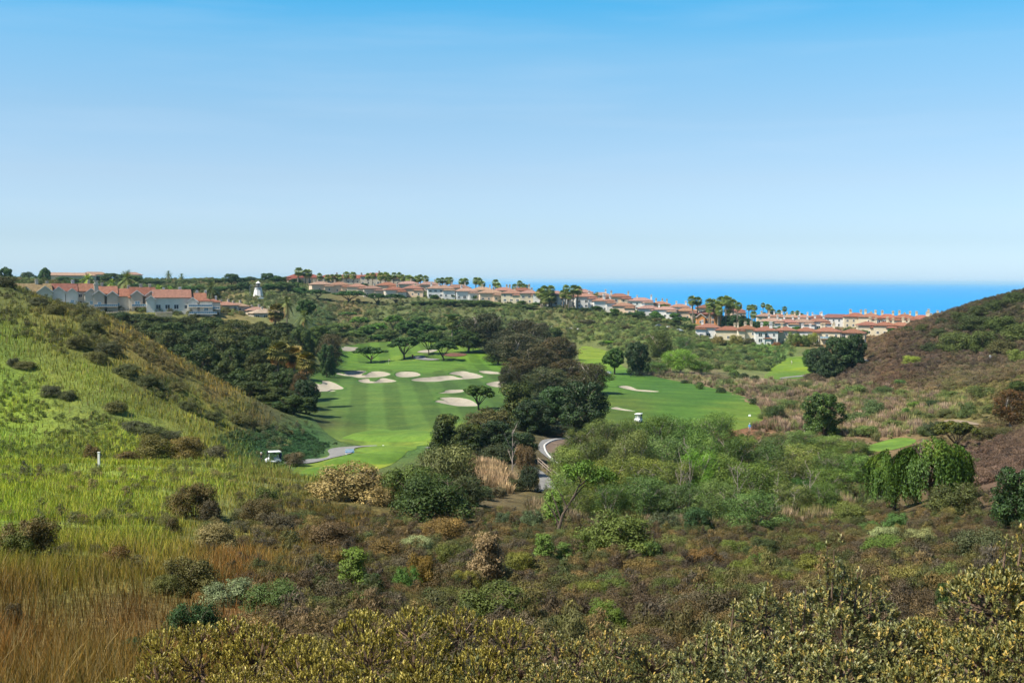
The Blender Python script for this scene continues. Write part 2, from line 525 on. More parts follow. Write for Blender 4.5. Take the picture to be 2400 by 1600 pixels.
# ground colour: what covers the soil, by place
GCOL = [ # u, v, colour
 (0,700,(.075,.085,.025)),(0,800,(.085,.12,.025)),(0,900,(.10,.15,.025)),(0,960,(.16,.22,.03)),(0,1030,(.10,.16,.025)),(0,1120,(.15,.20,.03)),(0,1200,(.13,.19,.03)),(0,1300,(.12,.13,.03)),(0,1400,(.115,.085,.027)),(0,1520,(.12,.076,.024)),
 (130,720,(.10,.10,.03)),(200,800,(.09,.10,.025)),(200,880,(.12,.15,.03)),(250,960,(.10,.13,.03)),(300,1030,(.17,.22,.035)),(300,1130,(.16,.21,.035)),(300,1220,(.14,.18,.035)),(300,1330,(.12,.11,.03)),(300,1450,(.125,.085,.03)),
 (300,790,(.15,.125,.042)),(400,860,(.16,.13,.045)),(450,940,(.14,.16,.035)),(520,980,(.13,.15,.035)),(500,920,(.14,.11,.04)),(600,985,(.10,.09,.04)),(620,1040,(.035,.085,.03)),(700,1045,(.03,.085,.028)),
 (500,1120,(.15,.19,.045)),(550,1200,(.12,.13,.04)),(650,1150,(.13,.14,.05)),(700,1230,(.11,.085,.035)),(550,1330,(.12,.075,.03)),(560,1480,(.13,.075,.03)),(800,1250,(.10,.075,.03)),(900,1350,(.085,.055,.022)),(1000,1250,(.09,.065,.028)),
 (1200,1250,(.085,.065,.025)),(1200,1400,(.075,.05,.022)),(1500,1300,(.08,.055,.024)),(1600,1400,(.08,.055,.022)),(1900,1300,(.085,.058,.025)),(2100,1250,(.085,.065,.028)),(2300,1250,(.08,.06,.025)),(2000,1450,(.075,.055,.022)),(1200,1560,(.06,.045,.02)),
 (1150,1130,(.12,.09,.05)),(1350,1160,(.06,.06,.02)),(1600,1150,(.05,.055,.02)),(1900,1150,(.06,.06,.02)),(1350,1045,(.12,.085,.06)),
 (2300,1060,(.10,.065,.045)),(2350,1120,(.10,.065,.045)),(2200,1200,(.09,.065,.03)),
 (1800,940,(.17,.12,.085)),(1900,980,(.15,.11,.06)),(2000,930,(.13,.11,.05)),(2050,980,(.18,.12,.07)),(1750,1000,(.17,.09,.05)),(2150,930,(.14,.11,.045)),(2250,930,(.13,.13,.04)),(2350,900,(.12,.10,.04)),(1650,890,(.16,.12,.075)),(1550,875,(.10,.09,.04)),
 (2000,870,(.085,.06,.045)),(2150,850,(.085,.06,.045)),(2300,830,(.08,.058,.04)),(2150,800,(.09,.065,.042)),(2250,760,(.055,.055,.025)),(2380,700,(.05,.055,.022)),(2100,765,(.15,.09,.045)),(2000,780,(.15,.085,.045)),(2100,885,(.14,.08,.045)),
 (1700,830,(.09,.13,.035)),(1800,825,(.08,.15,.035)),(1600,840,(.09,.13,.04)),(1500,780,(.09,.12,.035)),(1400,760,(.11,.14,.04)),(1350,740,(.12,.12,.045)),(1300,725,(.10,.11,.04)),(1450,800,(.12,.14,.05)),
 (1000,770,(.055,.09,.025)),(900,740,(.08,.10,.035)),(820,725,(.13,.10,.045)),(1050,735,(.09,.10,.04)),(750,740,(.05,.08,.03)),(1200,770,(.06,.08,.03)),(1180,715,(.08,.10,.035)),
 (600,705,(.09,.11,.04)),(560,715,(.15,.12,.05)),(400,690,(.07,.09,.035)),(200,680,(.07,.085,.03)),(0,655,(.06,.08,.03)),(900,690,(.10,.10,.05)),(1300,705,(.12,.12,.06)),(1700,770,(.10,.11,.045)),(2000,765,(.12,.10,.05)),
 (400,900,(.03,.045,.015)),(650,880,(.03,.05,.016)),(1250,950,(.03,.045,.016)),(1130,1040,(.045,.05,.018)),(1100,1100,(.06,.06,.025)),(950,1000,(.05,.13,.03)),(1600,960,(.05,.13,.03)),
]
_gc = np.array([[g[0], g[1]] for g in GCOL], float)
_gcc = np.array([g[2] for g in GCOL], float)
def ground_col(u, v):
    sh = np.shape(u)
    p = np.stack([np.ravel(u), np.ravel(v)], -1)
    out = np.empty((len(p), 3))
    for i in range(0, len(p), 30000):
        b = p[i:i + 30000]
        d2 = ((b[:, None, 0] - _gc[None, :, 0]) / 1.25) ** 2 + (b[:, None, 1] - _gc[None, :, 1]) ** 2
        w = 1.0 / (d2 + 300.0) ** 1.6
        out[i:i + 30000] = (w @ _gcc) / w.sum(1)[:, None]
    return out.reshape(*sh, 3)
_gu, _gv = proj(np.stack([_GX, _GY, GZTOP], -1))
_gu = np.clip(_gu, -400, 2800); _gv = np.clip(_gv, 600, 1700)
_VC = ground_col(_gu, _gv) * 1.25

t = NT('ground')
_a = t.attr('col')
_co = t.coord('Object')
_n1 = t.noise(0.35, 4, 0.65, _co)
_n2 = t.noise(2.6, 3, 0.7, _co)
_c = t.mix(_a.outputs['Color'], t.ramp(_n1, [(0.3, (.55, .52, .5)), (0.5, (1, 1, 1)), (0.75, (1.35, 1.22, 1.05))]), 1.0, 'MULTIPLY')
_c = t.mix(_c, t.ramp(_n2, [(0.3, (.45, .45, .45)), (0.55, (1.0, 1.0, 1.0)), (0.8, (1.5, 1.4, 1.3))]), 1.0, 'MULTIPLY')
t.bump(t.mix(_n1, _n2, 0.6), 0.9, 0.5)
M_GROUND = t.set(_c, 0.95, 0.1)

_idx = np.arange(NR * NC).reshape(NR, NC)
_F = np.stack([_idx[:-1, :-1], _idx[:-1, 1:], _idx[1:, 1:], _idx[1:, :-1]], -1).reshape(-1, 4)
_me = mesh_np('ground', np.stack([_GX, _GY, GZ], -1).reshape(-1, 3), _F, M_GROUND, True,
              {'col': ('POINT', 'FLOAT_COLOR', np.concatenate([_VC, np.ones((NR, NC, 1))], -1).reshape(-1, 4))})
tag(link('ground', _me), kind='structure')

# ------------------------------------------------------------------ sea
t = NT('sea')
_co = t.coord('Object', (1, 3.0, 1))
_n = t.noise(0.012, 5, 0.62, _co)
_n3 = t.noise(0.0012, 4, 0.6, t.coord('Object', (0.25, 1.6, 1)))
_c = t.ramp(_n3, [(0.35, (.004, .185, .43)), (0.65, (.006, .215, .48))])
t.bump(_n, 0.35, 2.0)
M_SEA = t.set(_c, 0.45, 0.12)
SEA_Z = -62.0
_ye = [700, 1500, 3000, 6000, 12000, 30000, 80000, 160000]
_v, _f = [], []
for i, y in enumerate(_ye):
    w = 2200 + y * 0.9
    _v += [(-w, y, SEA_Z), (w, y, SEA_Z)]
    if i:
        _f.append((2 * i - 2, 2 * i - 1, 2 * i + 1, 2 * i))
tag(link('sea', mesh_np('sea', _v, np.array(_f), M_SEA)), kind='structure')
# ================================================================== GOLF COURSE: turf, greens, bunkers, paths
def smooth_loop(pts, n=5):
    P = np.array(pts, float)
    out = []
    m = len(P)
    for i in range(m):
        p0, p1, p2, p3 = P[i - 1], P[i], P[(i + 1) % m], P[(i + 2) % m]
        for k in range(n):
            s = k / n
            out.append(0.5 * (2 * p1 + (p2 - p0) * s + (2 * p0 - 5 * p1 + 4 * p2 - p3) * s * s + (3 * p1 - p0 - 3 * p2 + p3) * s ** 3))
    return np.array(out)

def loop_world(pts, n=5, y0=150.0):
    q = smooth_loop(pts, n)
    return ground(q[:, 0], q[:, 1], y0)[:, :2]

def dist_to_loop(P, L):
    A = L; B = np.roll(L, -1, 0)
    d = np.full(len(P), 1e9)
    for a, b in zip(A, B):
        ab = b - a
        s = np.clip(((P - a) @ ab) / (ab @ ab + 1e-12), 0, 1)
        d = np.minimum(d, np.linalg.norm(P - (a + s[:, None] * ab), axis=1))
    return d

def sheet(outline, holes=(), step=3.0, lift=0.0, zfun=None, ystep=None):
    """surface inside outline (world xy), minus holes, draped on the ground"""
    lo, hi = outline.min(0), outline.max(0)
    gx = np.arange(lo[0], hi[0], step); gy = np.arange(lo[1], hi[1], ystep or step)
    G = np.stack(np.meshgrid(gx, gy), -1).reshape(-1, 2) + rng.uniform(-.3, .3, (len(gx) * len(gy), 2)) * step
    keep = inpoly(G[:, 0], G[:, 1], outline)
    G = G[keep]
    G = G[dist_to_loop(G, outline) > step * 0.3]
    for h in holes:
        if len(G):
            G = G[~inpoly(G[:, 0], G[:, 1], h)]
        if len(G):
            G = G[dist_to_loop(G, h) > step * 0.25]
    vs = [tuple(p) for p in outline]
    ed = [(i, (i + 1) % len(outline)) for i in range(len(outline))]
    for h in holes:
        n = len(vs)
        vs += [tuple(p) for p in h]
        ed += [(n + i, n + (i + 1) % len(h)) for i in range(len(h))]
    vs += [tuple(p) for p in G]
    r = delaunay_2d_cdt([Vector(p) for p in vs], ed, [], 0, 1e-4)
    V = np.array([(p[0], p[1]) for p in r[0]])
    T = np.array([f for f in r[2]], int)
    C = V[T].mean(1)
    ok = inpoly(C[:, 0], C[:, 1], outline)
    for h in holes:
        ok &= ~inpoly(C[:, 0], C[:, 1], h)
    T = T[ok]
    a, b, c = V[T[:, 0]], V[T[:, 1]], V[T[:, 2]]
    flip = ((b[:, 0] - a[:, 0]) * (c[:, 1] - a[:, 1]) - (b[:, 1] - a[:, 1]) * (c[:, 0] - a[:, 0])) < 0
    T[flip] = T[flip][:, ::-1]
    z = hgt(V[:, 0], V[:, 1]) + lift
    if zfun is not None:
        z = z + zfun(V)
    return np.column_stack([V, z]), T

def z2(p): return [(500 + x / 3.92, 600 + y / 3.92) for x, y in p]
def z3(p): return [(1000 + x / 3.92, 600 + y / 3.92) for x, y in p]
def z4(p): return [(1500 + x / 3.92, 600 + y / 3.92) for x, y in p]
def m2(p): return [(600 + x / 3.36, 900 + y / 3.36) for x, y in p]
def m3(p): return [(1200 + x / 3.36, 900 + y / 3.36) for x, y in p]

BUNK_A = [
 ('winding sand bunker with a grass tongue, front edge of the putting green', z2([(1130,1085),(1150,1076),(1215,1085),(1195,1068),(1260,1056),(1350,1052),(1408,1060),(1390,1072),(1360,1092),(1400,1090),(1440,1068),(1480,1060),(1560,1062),(1628,1083),(1600,1100),(1540,1112),(1440,1118),(1340,1120),(1270,1108),(1200,1100)])),
 ('oval sand bunker at the front middle of the putting green', z2([(1672,1085),(1700,1068),(1780,1062),(1860,1068),(1905,1090),(1860,1108),(1760,1115),(1690,1108)])),
 ('flat lens of sand with a notch, in front of the winding bunker', z2([(1328,1145),(1370,1132),(1430,1130),(1440,1148),(1490,1150),(1530,1128),(1570,1122),(1640,1135),(1684,1150),(1620,1162),(1500,1168),(1380,1166)])),
 ('long sand bunker with a wide head beside the putting green', z2([(1815,1140),(1880,1122),(2000,1112),(2100,1102),(2190,1100),(2250,1116),(2292,1117),(2260,1100),(2185,1088),(2165,1078),(2220,1062),(2300,1058),(2360,1070),(2420,1083),(2480,1108),(2440,1122),(2360,1130),(2260,1136),(2160,1142),(2060,1155),(1960,1157),(1870,1152)])),
 ('small sand strip at the far corner of the putting green', z3([(480,1058),(560,1056),(660,1068),(705,1078),(660,1085),(560,1083),(500,1072)])),
 ('sand bunker half hidden by the brown trees between the fairways', z3([(545,1175),(600,1158),(680,1150),(735,1155),(700,1172),(770,1180),(770,1200),(700,1208),(600,1200)])),
 ('thin sand strip above the bunker behind the spreading dark tree', z3([(100,1260),(160,1250),(175,1235),(260,1228),(345,1230),(330,1250),(260,1260),(180,1263)])),
 ('sand bunker behind the branches of the spreading dark tree', z3([(78,1340),(110,1325),(160,1325),(115,1308),(160,1300),(240,1298),(330,1305),(420,1330),(470,1375),(400,1382),(280,1380),(180,1362)])),
 ('broad sand bunker at the foot of the pine grove', z2([(880,1140),(960,1175),(1000,1172),(1000,1150),(1060,1150),(1110,1165),(1160,1190),(1198,1215),(1160,1228),(1080,1230),(1130,1240),(1060,1248),(960,1245),(890,1215)])),
]
BUNK_B = [
 ('tapering sand bunker on the far side of the golf cart', z3([(1760,1200),(1830,1192),(1890,1205),(1935,1225),(2030,1232),(2130,1243),(2100,1250),(1950,1243),(1830,1222)])),
 ('narrow sand sliver beside the big dark tree near the cart', z3([(1690,1400),(1740,1388),(1800,1402),(1920,1425),(1840,1424),(1740,1412)])),
]
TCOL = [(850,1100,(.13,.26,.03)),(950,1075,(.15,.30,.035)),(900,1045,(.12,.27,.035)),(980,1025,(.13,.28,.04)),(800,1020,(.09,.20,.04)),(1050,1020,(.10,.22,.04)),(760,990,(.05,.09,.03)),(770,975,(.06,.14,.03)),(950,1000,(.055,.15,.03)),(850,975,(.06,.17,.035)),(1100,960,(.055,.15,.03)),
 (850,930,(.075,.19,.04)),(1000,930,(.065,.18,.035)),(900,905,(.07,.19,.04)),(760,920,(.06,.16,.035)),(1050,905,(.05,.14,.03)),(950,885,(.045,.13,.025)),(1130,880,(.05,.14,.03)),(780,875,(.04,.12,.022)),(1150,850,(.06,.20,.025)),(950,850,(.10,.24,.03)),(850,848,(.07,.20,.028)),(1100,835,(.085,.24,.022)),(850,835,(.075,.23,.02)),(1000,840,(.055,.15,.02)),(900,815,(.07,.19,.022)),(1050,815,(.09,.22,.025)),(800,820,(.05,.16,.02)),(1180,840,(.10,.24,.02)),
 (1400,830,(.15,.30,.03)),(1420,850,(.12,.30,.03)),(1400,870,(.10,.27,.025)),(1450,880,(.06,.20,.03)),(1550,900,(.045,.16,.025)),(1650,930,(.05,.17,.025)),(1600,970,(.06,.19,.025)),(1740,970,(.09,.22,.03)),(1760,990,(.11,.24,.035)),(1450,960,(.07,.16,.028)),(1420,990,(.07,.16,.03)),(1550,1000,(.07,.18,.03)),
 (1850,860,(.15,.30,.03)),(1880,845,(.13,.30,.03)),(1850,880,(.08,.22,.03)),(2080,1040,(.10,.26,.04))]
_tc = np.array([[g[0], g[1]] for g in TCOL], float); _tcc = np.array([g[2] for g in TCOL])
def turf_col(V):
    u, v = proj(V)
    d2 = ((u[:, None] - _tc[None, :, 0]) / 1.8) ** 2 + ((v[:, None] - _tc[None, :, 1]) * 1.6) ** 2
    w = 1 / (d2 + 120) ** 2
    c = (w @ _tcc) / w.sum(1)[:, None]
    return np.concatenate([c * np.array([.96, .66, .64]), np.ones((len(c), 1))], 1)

def turf_mat(name, stripe=0.0, sx=0.73, sy=0.0):
    t = NT(name)
    a = t.attr('col').outputs['Color']
    co = t.coord('Object')
    n1 = t.noise(0.10, 4, 0.6, co)
    n2 = t.noise(0.9, 3, 0.65, t.coord('Object', (1.0, 0.5, 1)))
    c = t.mix(a, t.ramp(n1, [(0.35, (.74, .80, .72)), (0.6, (1.06, 1.04, 1.0)), (0.78, (1.35, 1.16, 1.05))]), 1.0, 'MULTIPLY')
    c = t.mix(c, t.ramp(n2, [(0.3, (.80, .82, .8)), (0.7, (1.16, 1.12, 1.1))]), 1.0, 'MULTIPLY')
    n3 = t.noise(0.16, 3, 0.6, t.coord('Object', (0.45, 1.3, 1)))
    c = t.mix(c, t.ramp(n3, [(0.5, (1, 1, 1)), (0.62, (1.18, 1.07, 1.0)), (0.74, (1.5, 1.2, 1.15))]), 1.0, 'MULTIPLY')
    if stripe > 0:
        sp = t.new('ShaderNodeSeparateXYZ')
        t.l.new(co, sp.inputs[0])
        wob = t.math('MULTIPLY', t.noise(0.03, 2, 0.5, co), 1.6)
        ph = t.math('ADD', t.math('ADD', t.math('MULTIPLY', sp.outputs['X'], sx), t.math('MULTIPLY', sp.outputs['Y'], sy)), wob)
        s = t.math('SINE', ph)
        s = t.math('MULTIPLY', s, 3.0)
        n = t.new('ShaderNodeMapRange')
        n.inputs['From Min'].default_value = -1; n.inputs['From Max'].default_value = 1
        n.inputs['To Min'].default_value = 1 - stripe; n.inputs['To Max'].default_value = 1 + stripe
        t.l.new(s, n.inputs[0])
        c = t.mix(c, n.outputs[0], 1.0, 'MULTIPLY')
    t.bump(t.noise(6, 2, 0.6, co), 0.5, 0.05)
    return t.set(c, 0.85, 0.15)
M_FAIR_A = turf_mat('turf_striped', 0.15, .73, .086)
M_TURF = turf_mat('turf', 0.06, 0.25, 0.55)

def turf(name, outline, holes=(), lift=0.0, mat=None, step=4.0, n=4):
    V, T = sheet(outline, holes, step, lift, ystep=step * 1.6)
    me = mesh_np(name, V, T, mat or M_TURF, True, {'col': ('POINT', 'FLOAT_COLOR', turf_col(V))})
    return tag(link(name, me), kind='structure')

LA = loop_world(COURSE_A, 4); LB = loop_world(COURSE_B, 4); LC = loop_world(COURSE_C, 4); LD = loop_world(COURSE_D, 4)
BA = [(l, loop_world(p, 4, 250)) for l, p in BUNK_A]
BB = [(l, loop_world(p, 4, 230)) for l, p in BUNK_B]
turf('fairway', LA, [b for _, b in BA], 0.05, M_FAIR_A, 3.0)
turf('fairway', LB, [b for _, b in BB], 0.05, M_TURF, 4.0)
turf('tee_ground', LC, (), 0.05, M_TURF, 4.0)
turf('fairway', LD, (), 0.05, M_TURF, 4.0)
# tees and putting greens stand a little proud of the fairway
def mound(L, h):
    def f(V):
        d = dist_to_loop(V, L)
        return h * np.clip(d / 1.6, 0, 1) ** 0.7
    return f
M_GREEN = turf_mat('turf_close_mown', 0.05, 0.5, 0.5)
for nm, pts, col, h in (
        ('tee_ground', [(700,1122),(712,1100),(790,1092),(850,1088),(880,1092),(850,1102),(780,1108)], (.13,.29,.03), .35),
        ('tee_ground', [(760,1088),(800,1070),(870,1062),(950,1058),(930,1080),(900,1088),(830,1086)], (.14,.31,.035), .45),
        ('tee_ground', [(835,1058),(862,1049),(930,1047),(975,1047),(965,1056),(900,1062)], (.16,.33,.04), .4),
        ('tee_ground', [(800,1030),(850,1014),(930,1011),(1010,1013),(1040,1022),(1000,1034),(900,1036)], (.14,.31,.04), .7),
        ('putting_green', [(800,862),(830,852),(900,848),(1000,846),(1080,848),(1130,853),(1100,858),(1040,866),(1000,874),(960,868),(900,865),(850,862)], (.115,.28,.035), .12),
        ('tee_ground', [(1800,868),(1830,852),(1890,848),(1912,852),(1900,862),(1850,868)], (.17,.34,.03), .5),
        ('tee_ground', [(1840,846),(1852,839),(1898,837),(1905,842),(1880,847)], (.17,.34,.03), .5)):
    L = loop_world(pts, 3)
    if nm == 'putting_green':
        holes = [b for _, b in BA if inpoly(b[:, 0], b[:, 1], L).any()]
    else:
        holes = []
    V, T = sheet(L, holes if nm != 'putting_green' else [], 2.0, 0.055, mound(L, h), 3.0)
    if holes:
        C = V[T].mean(1)
        ok = np.ones(len(T), bool)
        for b in holes:
            ok &= ~inpoly(C[:, 0], C[:, 1], b)
            ok &= dist_to_loop(C[:, :2], b) > 1.2
        T = T[ok]
    me = mesh_np(nm, V, T, M_GREEN, True, {'col': ('POINT', 'FLOAT_COLOR', np.tile([*[col[0] * .66, col[1] * .54, col[2] * .62], 1.0], (len(V), 1)))})
    tag(link(nm, me), kind='structure')

t = NT('sand')
_co = t.coord('Object')
_n = t.noise(0.5, 5, 0.6, _co)
t.bump(t.noise(3.0, 3, 0.6, _co), 0.5, 0.1)
M_SAND = t.set(t.ramp(_n, [(0.3, (.235, .21, .165)), (0.7, (.30, .27, .215))]), 0.95, 0.1)
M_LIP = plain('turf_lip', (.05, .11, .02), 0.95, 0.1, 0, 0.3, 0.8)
for l, b in BA + BB:
    V, T = sheet(b, (), 1.6, 0.0, lambda P: 0.06 - 0.85 * np.clip(dist_to_loop(P, b) / 1.1, 0, 1) ** 0.6, 2.2)
    # turf lip round the rim, its shadow line put into the darker green
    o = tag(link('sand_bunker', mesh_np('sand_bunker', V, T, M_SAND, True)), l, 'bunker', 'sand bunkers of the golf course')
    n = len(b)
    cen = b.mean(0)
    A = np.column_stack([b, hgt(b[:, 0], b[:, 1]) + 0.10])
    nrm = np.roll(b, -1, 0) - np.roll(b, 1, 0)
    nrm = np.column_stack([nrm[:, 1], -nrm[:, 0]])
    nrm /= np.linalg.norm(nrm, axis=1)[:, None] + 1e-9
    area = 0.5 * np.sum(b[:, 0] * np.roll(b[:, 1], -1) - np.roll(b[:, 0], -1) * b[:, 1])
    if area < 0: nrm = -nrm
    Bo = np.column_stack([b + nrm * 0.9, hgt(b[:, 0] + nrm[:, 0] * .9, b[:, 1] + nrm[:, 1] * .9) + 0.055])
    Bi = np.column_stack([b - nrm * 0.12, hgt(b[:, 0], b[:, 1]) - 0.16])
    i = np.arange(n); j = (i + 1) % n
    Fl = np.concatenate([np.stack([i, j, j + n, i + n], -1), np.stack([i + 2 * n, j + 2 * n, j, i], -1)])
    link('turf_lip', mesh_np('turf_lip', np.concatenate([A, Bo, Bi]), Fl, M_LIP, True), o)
# sand patches beyond the green, too flat to have a lip
for pts in (z2([(1160,835),(1290,838),(1340,850),(1280,875),(1190,870)]), z2([(1875,885),(1920,868),(2000,862),(2060,868),(1980,890)])):
    L = loop_world(pts, 4, 300)
    V, T = sheet(L, (), 3.0, 0.14)
    tag(link('sand_bunker', mesh_np('sand_bunker', V, T, M_SAND, True)), ('pale sand patch under the trees beyond the green, next to the grove' if pts[0][0] < 900 else 'small pale sand patch behind the concrete pad past the green'), 'bunker', 'sand bunkers of the golf course')

# ---- paths
t = NT('path_concrete')
_co = t.coord('Object')
M_PATH = t.set(t.ramp(t.noise(0.8, 5, 0.65, _co), [(0.3, (.14, .137, .133)), (0.7, (.21, .205, .20))]), 0.9, 0.2)
M_KERB = plain('kerb_concrete', (.44, .43, .41), 0.8, 0.2, 0, 0.08, 1.0)
M_DIRT = plain('bare_earth', (.13, .095, .07), 0.95, 0.1, 0, 0.35, 0.8)
def path(name, pts, mat, lift, step=2.0, y0=120, n=4):
    L = loop_world(pts, n, y0)
    V, T = sheet(L, (), step, lift)
    return tag(link(name, mesh_np(name, V, T, mat, True)), kind='structure')
path('cart_path', m2([(230,618),(300,610),(420,595),(540,585),(580,560),(565,530),(600,510),(700,498),(860,488),(945,487),(940,492),(820,500),(770,515),(755,545),(690,565),(600,585),(500,612),(400,628),(300,630),(230,632)]), M_PATH, 0.14)
path('cart_path', m3([(205,500),(222,462),(262,440),(380,429),(560,424),(560,432),(400,438),(320,452),(275,475),(262,500),(285,550),(330,600),(400,660),(360,650),(270,578),(216,532)]), M_PATH, 0.16)
path('cart_path', m3([(170,650),(232,690),(302,750),(335,810),(320,850),(180,850),(205,800),(218,760),(195,705)]), M_PATH, 0.16)
path('earth_bank', m3([(560,434),(540,560),(470,640),(400,665),(370,636),(330,602),(287,550),(266,500),(280,475),(325,453),(402,439)]), M_DIRT, 0.10)
path('cart_path', z4([(1290,1120),(1400,1106),(1500,1096),(1600,1082),(1600,1090),(1500,1108),(1400,1116),(1300,1128)]), M_PATH, 0.14, y0=300)
path('concrete_pad', z2([(1840,925),(1930,918),(1960,940),(2080,952),(1970,960),(1850,946)]), M_PATH, 0.2, y0=300)
path('dirt_track', m2([(1330,505),(1450,488),(1490,492),(1400,505)]), M_PATH, 0.15, y0=150)
path('earth_track', [(2215,986),(2245,985),(2290,993),(2288,997),(2245,992),(2216,991)], plain('pale_track', (.20,.155,.11), .95, .1), 0.15, y0=200)
path('footpath', [(1985,846),(2030,843),(2035,848),(1990,851)], M_PATH, 0.15, y0=300)
path('shoulder_road', z3([(740,600),(900,615),(1000,632),(1200,650),(1400,668),(1400,676),(1200,660),(1000,643),(900,625),(740,608)]), M_KERB, 0.2, y0=500)
# raised kerb round the outside of the bend
def ribbon(name, pts, w, h, mat, n=6, y0=120, lift=0.1):
    q = smooth_loop(pts, n)[: (len(pts) - 1) * n]
    g = ground(q[:, 0], q[:, 1], y0)
    tn = np.gradient(g[:, :2], axis=0); tn /= np.linalg.norm(tn, axis=1)[:, None] + 1e-9
    nn = np.column_stack([-tn[:, 1], tn[:, 0]]) * w / 2
    z0 = g[:, 2] - 0.1; z1 = g[:, 2] + lift + h
    V = np.concatenate([np.column_stack([g[:, :2] + nn, z0]), np.column_stack([g[:, :2] + nn, z1]), np.column_stack([g[:, :2] - nn, z1]), np.column_stack([g[:, :2] - nn, z0])])
    m = len(g); i = np.arange(m - 1)
    Fq = np.concatenate([np.stack([i + k * m, i + 1 + k * m, i + 1 + (k + 1) * m, i + (k + 1) * m], -1) for k in range(3)])
    return tag(link(name, mesh_np(name, V, Fq, mat)), kind='structure')
ribbon('path_kerb', m3([(560,428),(400,435),(320,449),(268,476),(256,500),(278,553),(332,607),(400,662),(440,690)]), 0.35, 0.12, M_KERB, lift=0.12)
# ================================================================== PLANT KINDS (meshes shared by the individuals)
def unit(a):
    return a / (np.linalg.norm(a, axis=-1, keepdims=True) + 1e-9)
def rsph(n, r=rng):
    return unit(r.normal(size=(n, 3)))

def leaves(P, N, size, aspect=0.55, T=None, curl=0.25, rj=0.35):
    """diamond leaves at P lying across N; T = direction of the blade"""
    n = len(P)
    s = (size * (1 + rng.uniform(-rj, rj, n)))[:, None]
    if T is None:
        T = rsph(n)
    T = unit(T - (T * N).sum(1, keepdims=True) * N)
    B = np.cross(N, T)
    V = np.stack([P - T * s * .5, P + B * s * aspect * .5, P + T * s * .5 - N * s * curl, P - B * s * aspect * .5], 1).reshape(-1, 3)
    F = np.arange(4 * n).reshape(n, 4)
    return V, F

def lobes_points(lobes, n, up=0.25, inner=0.72, sh=(0.72, 1.06)):
    """points spread over the outer shells of overlapping lobes"""
    C = np.array([l[0] for l in lobes], float); R = np.array([l[1] for l in lobes], float)
    a = (R[:, 0] * R[:, 1] + R[:, 0] * R[:, 2] * 2); a = a / a.sum()
    k = rng.choice(len(C), int(n * 1.9), p=a)
    D = unit(rsph(len(k)) + np.array([0, 0, up]))
    P = C[k] + R[k] * D * rng.uniform(*sh, (len(k), 1))
    q = np.linalg.norm((P[:, None] - C[None]) / R[None], axis=2)
    q[np.arange(len(k)), k] = 9
    ok = (q > inner).all(1)
    P, D = P[ok][:n], D[ok][:n]
    return P, D

def crown_mesh(name, P, D, size, mat, aspect=0.6, wild=0.7, T=None, extra=None, rnd_top=None):
    N = unit(D + rsph(len(P)) * wild)
    V, F = leaves(P, N, size, aspect, T)
    r = rng.random(len(F))
    # patches of older and younger growth over the crown
    nz = fbm(P[:, 0] * 0.55 + P[:, 2] * .3 + 31, P[:, 1] * 0.55 - P[:, 2] * .4 + 7, 2)
    r = np.clip(0.55 * r + 0.75 * (nz - 0.22), 0, 1)
    if extra is not None:
        r = np.clip(r + extra, 0, 1)
    return mesh_np(name, V, F, mat, False, {'rnd': ('FACE', 'FLOAT', r)})

def limb_tree(H, spread, n=6, r0=0.22, fork=0.35, up=0.5, sides=6, seed=0, sub=3, flat=None):
    """trunk that forks into limbs reaching the crown"""
    rr = random.Random(seed)
    m = MB()
    p = Vector((0, 0, -0.6)); top = Vector((rr.uniform(-.06, .06) * H, rr.uniform(-.06, .06) * H, H * fork))
    mid = (p + top) / 2 + Vector((rr.uniform(-.03, .03) * H, rr.uniform(-.03, .03) * H, 0))
    m.tube([p, mid, top], [r0 * 1.25, r0, r0 * .85], sides)
    for k in range(n):
        an = 2 * math.pi * (k + rr.uniform(-.3, .3)) / n
        L = spread * rr.uniform(.55, .95)
        ez = (flat if flat else H * rr.uniform(.72, .92))
        e = Vector((math.cos(an) * L, math.sin(an) * L, ez))
        b = top.lerp(e, .45) + Vector((rr.uniform(-.08, .08) * H, rr.uniform(-.08, .08) * H, up * .12 * H * rr.uniform(-.3, 1)))
        m.tube([top - Vector((0, 0, .05 * H)), b, e], [r0 * .62, r0 * .4, r0 * .14], max(4, sides - 1), cap=False)
        for _ in range(sub):
            s = b.lerp(e, rr.uniform(.1, .7))
            q = s + Vector((rr.uniform(-1, 1) * spread * .4, rr.uniform(-1, 1) * spread * .4, H * rr.uniform(.08, .22)))
            m.tube([s, (s + q) / 2 + Vector((0, 0, .02 * H)), q], [r0 * .26, r0 * .18, r0 * .07], 4, cap=False)
    return m

M_BARK = plain('bark', (.11, .085, .065), 0.95, 0.1, 0, 0.4, 2.5)
M_BARKPALE = plain('bark_pale', (.30, .26, .22), 0.95, 0.1, 0, 0.3, 2.5)
M_PALMBARK = plain('palm_bark', (.20, .165, .13), 0.95, 0.1, 0, 0.3, 1.5)
M_TWIG = plain('dry_twigs', (.30, .25, .215), 0.95, 0.1, 0, 0.3, 2.0)

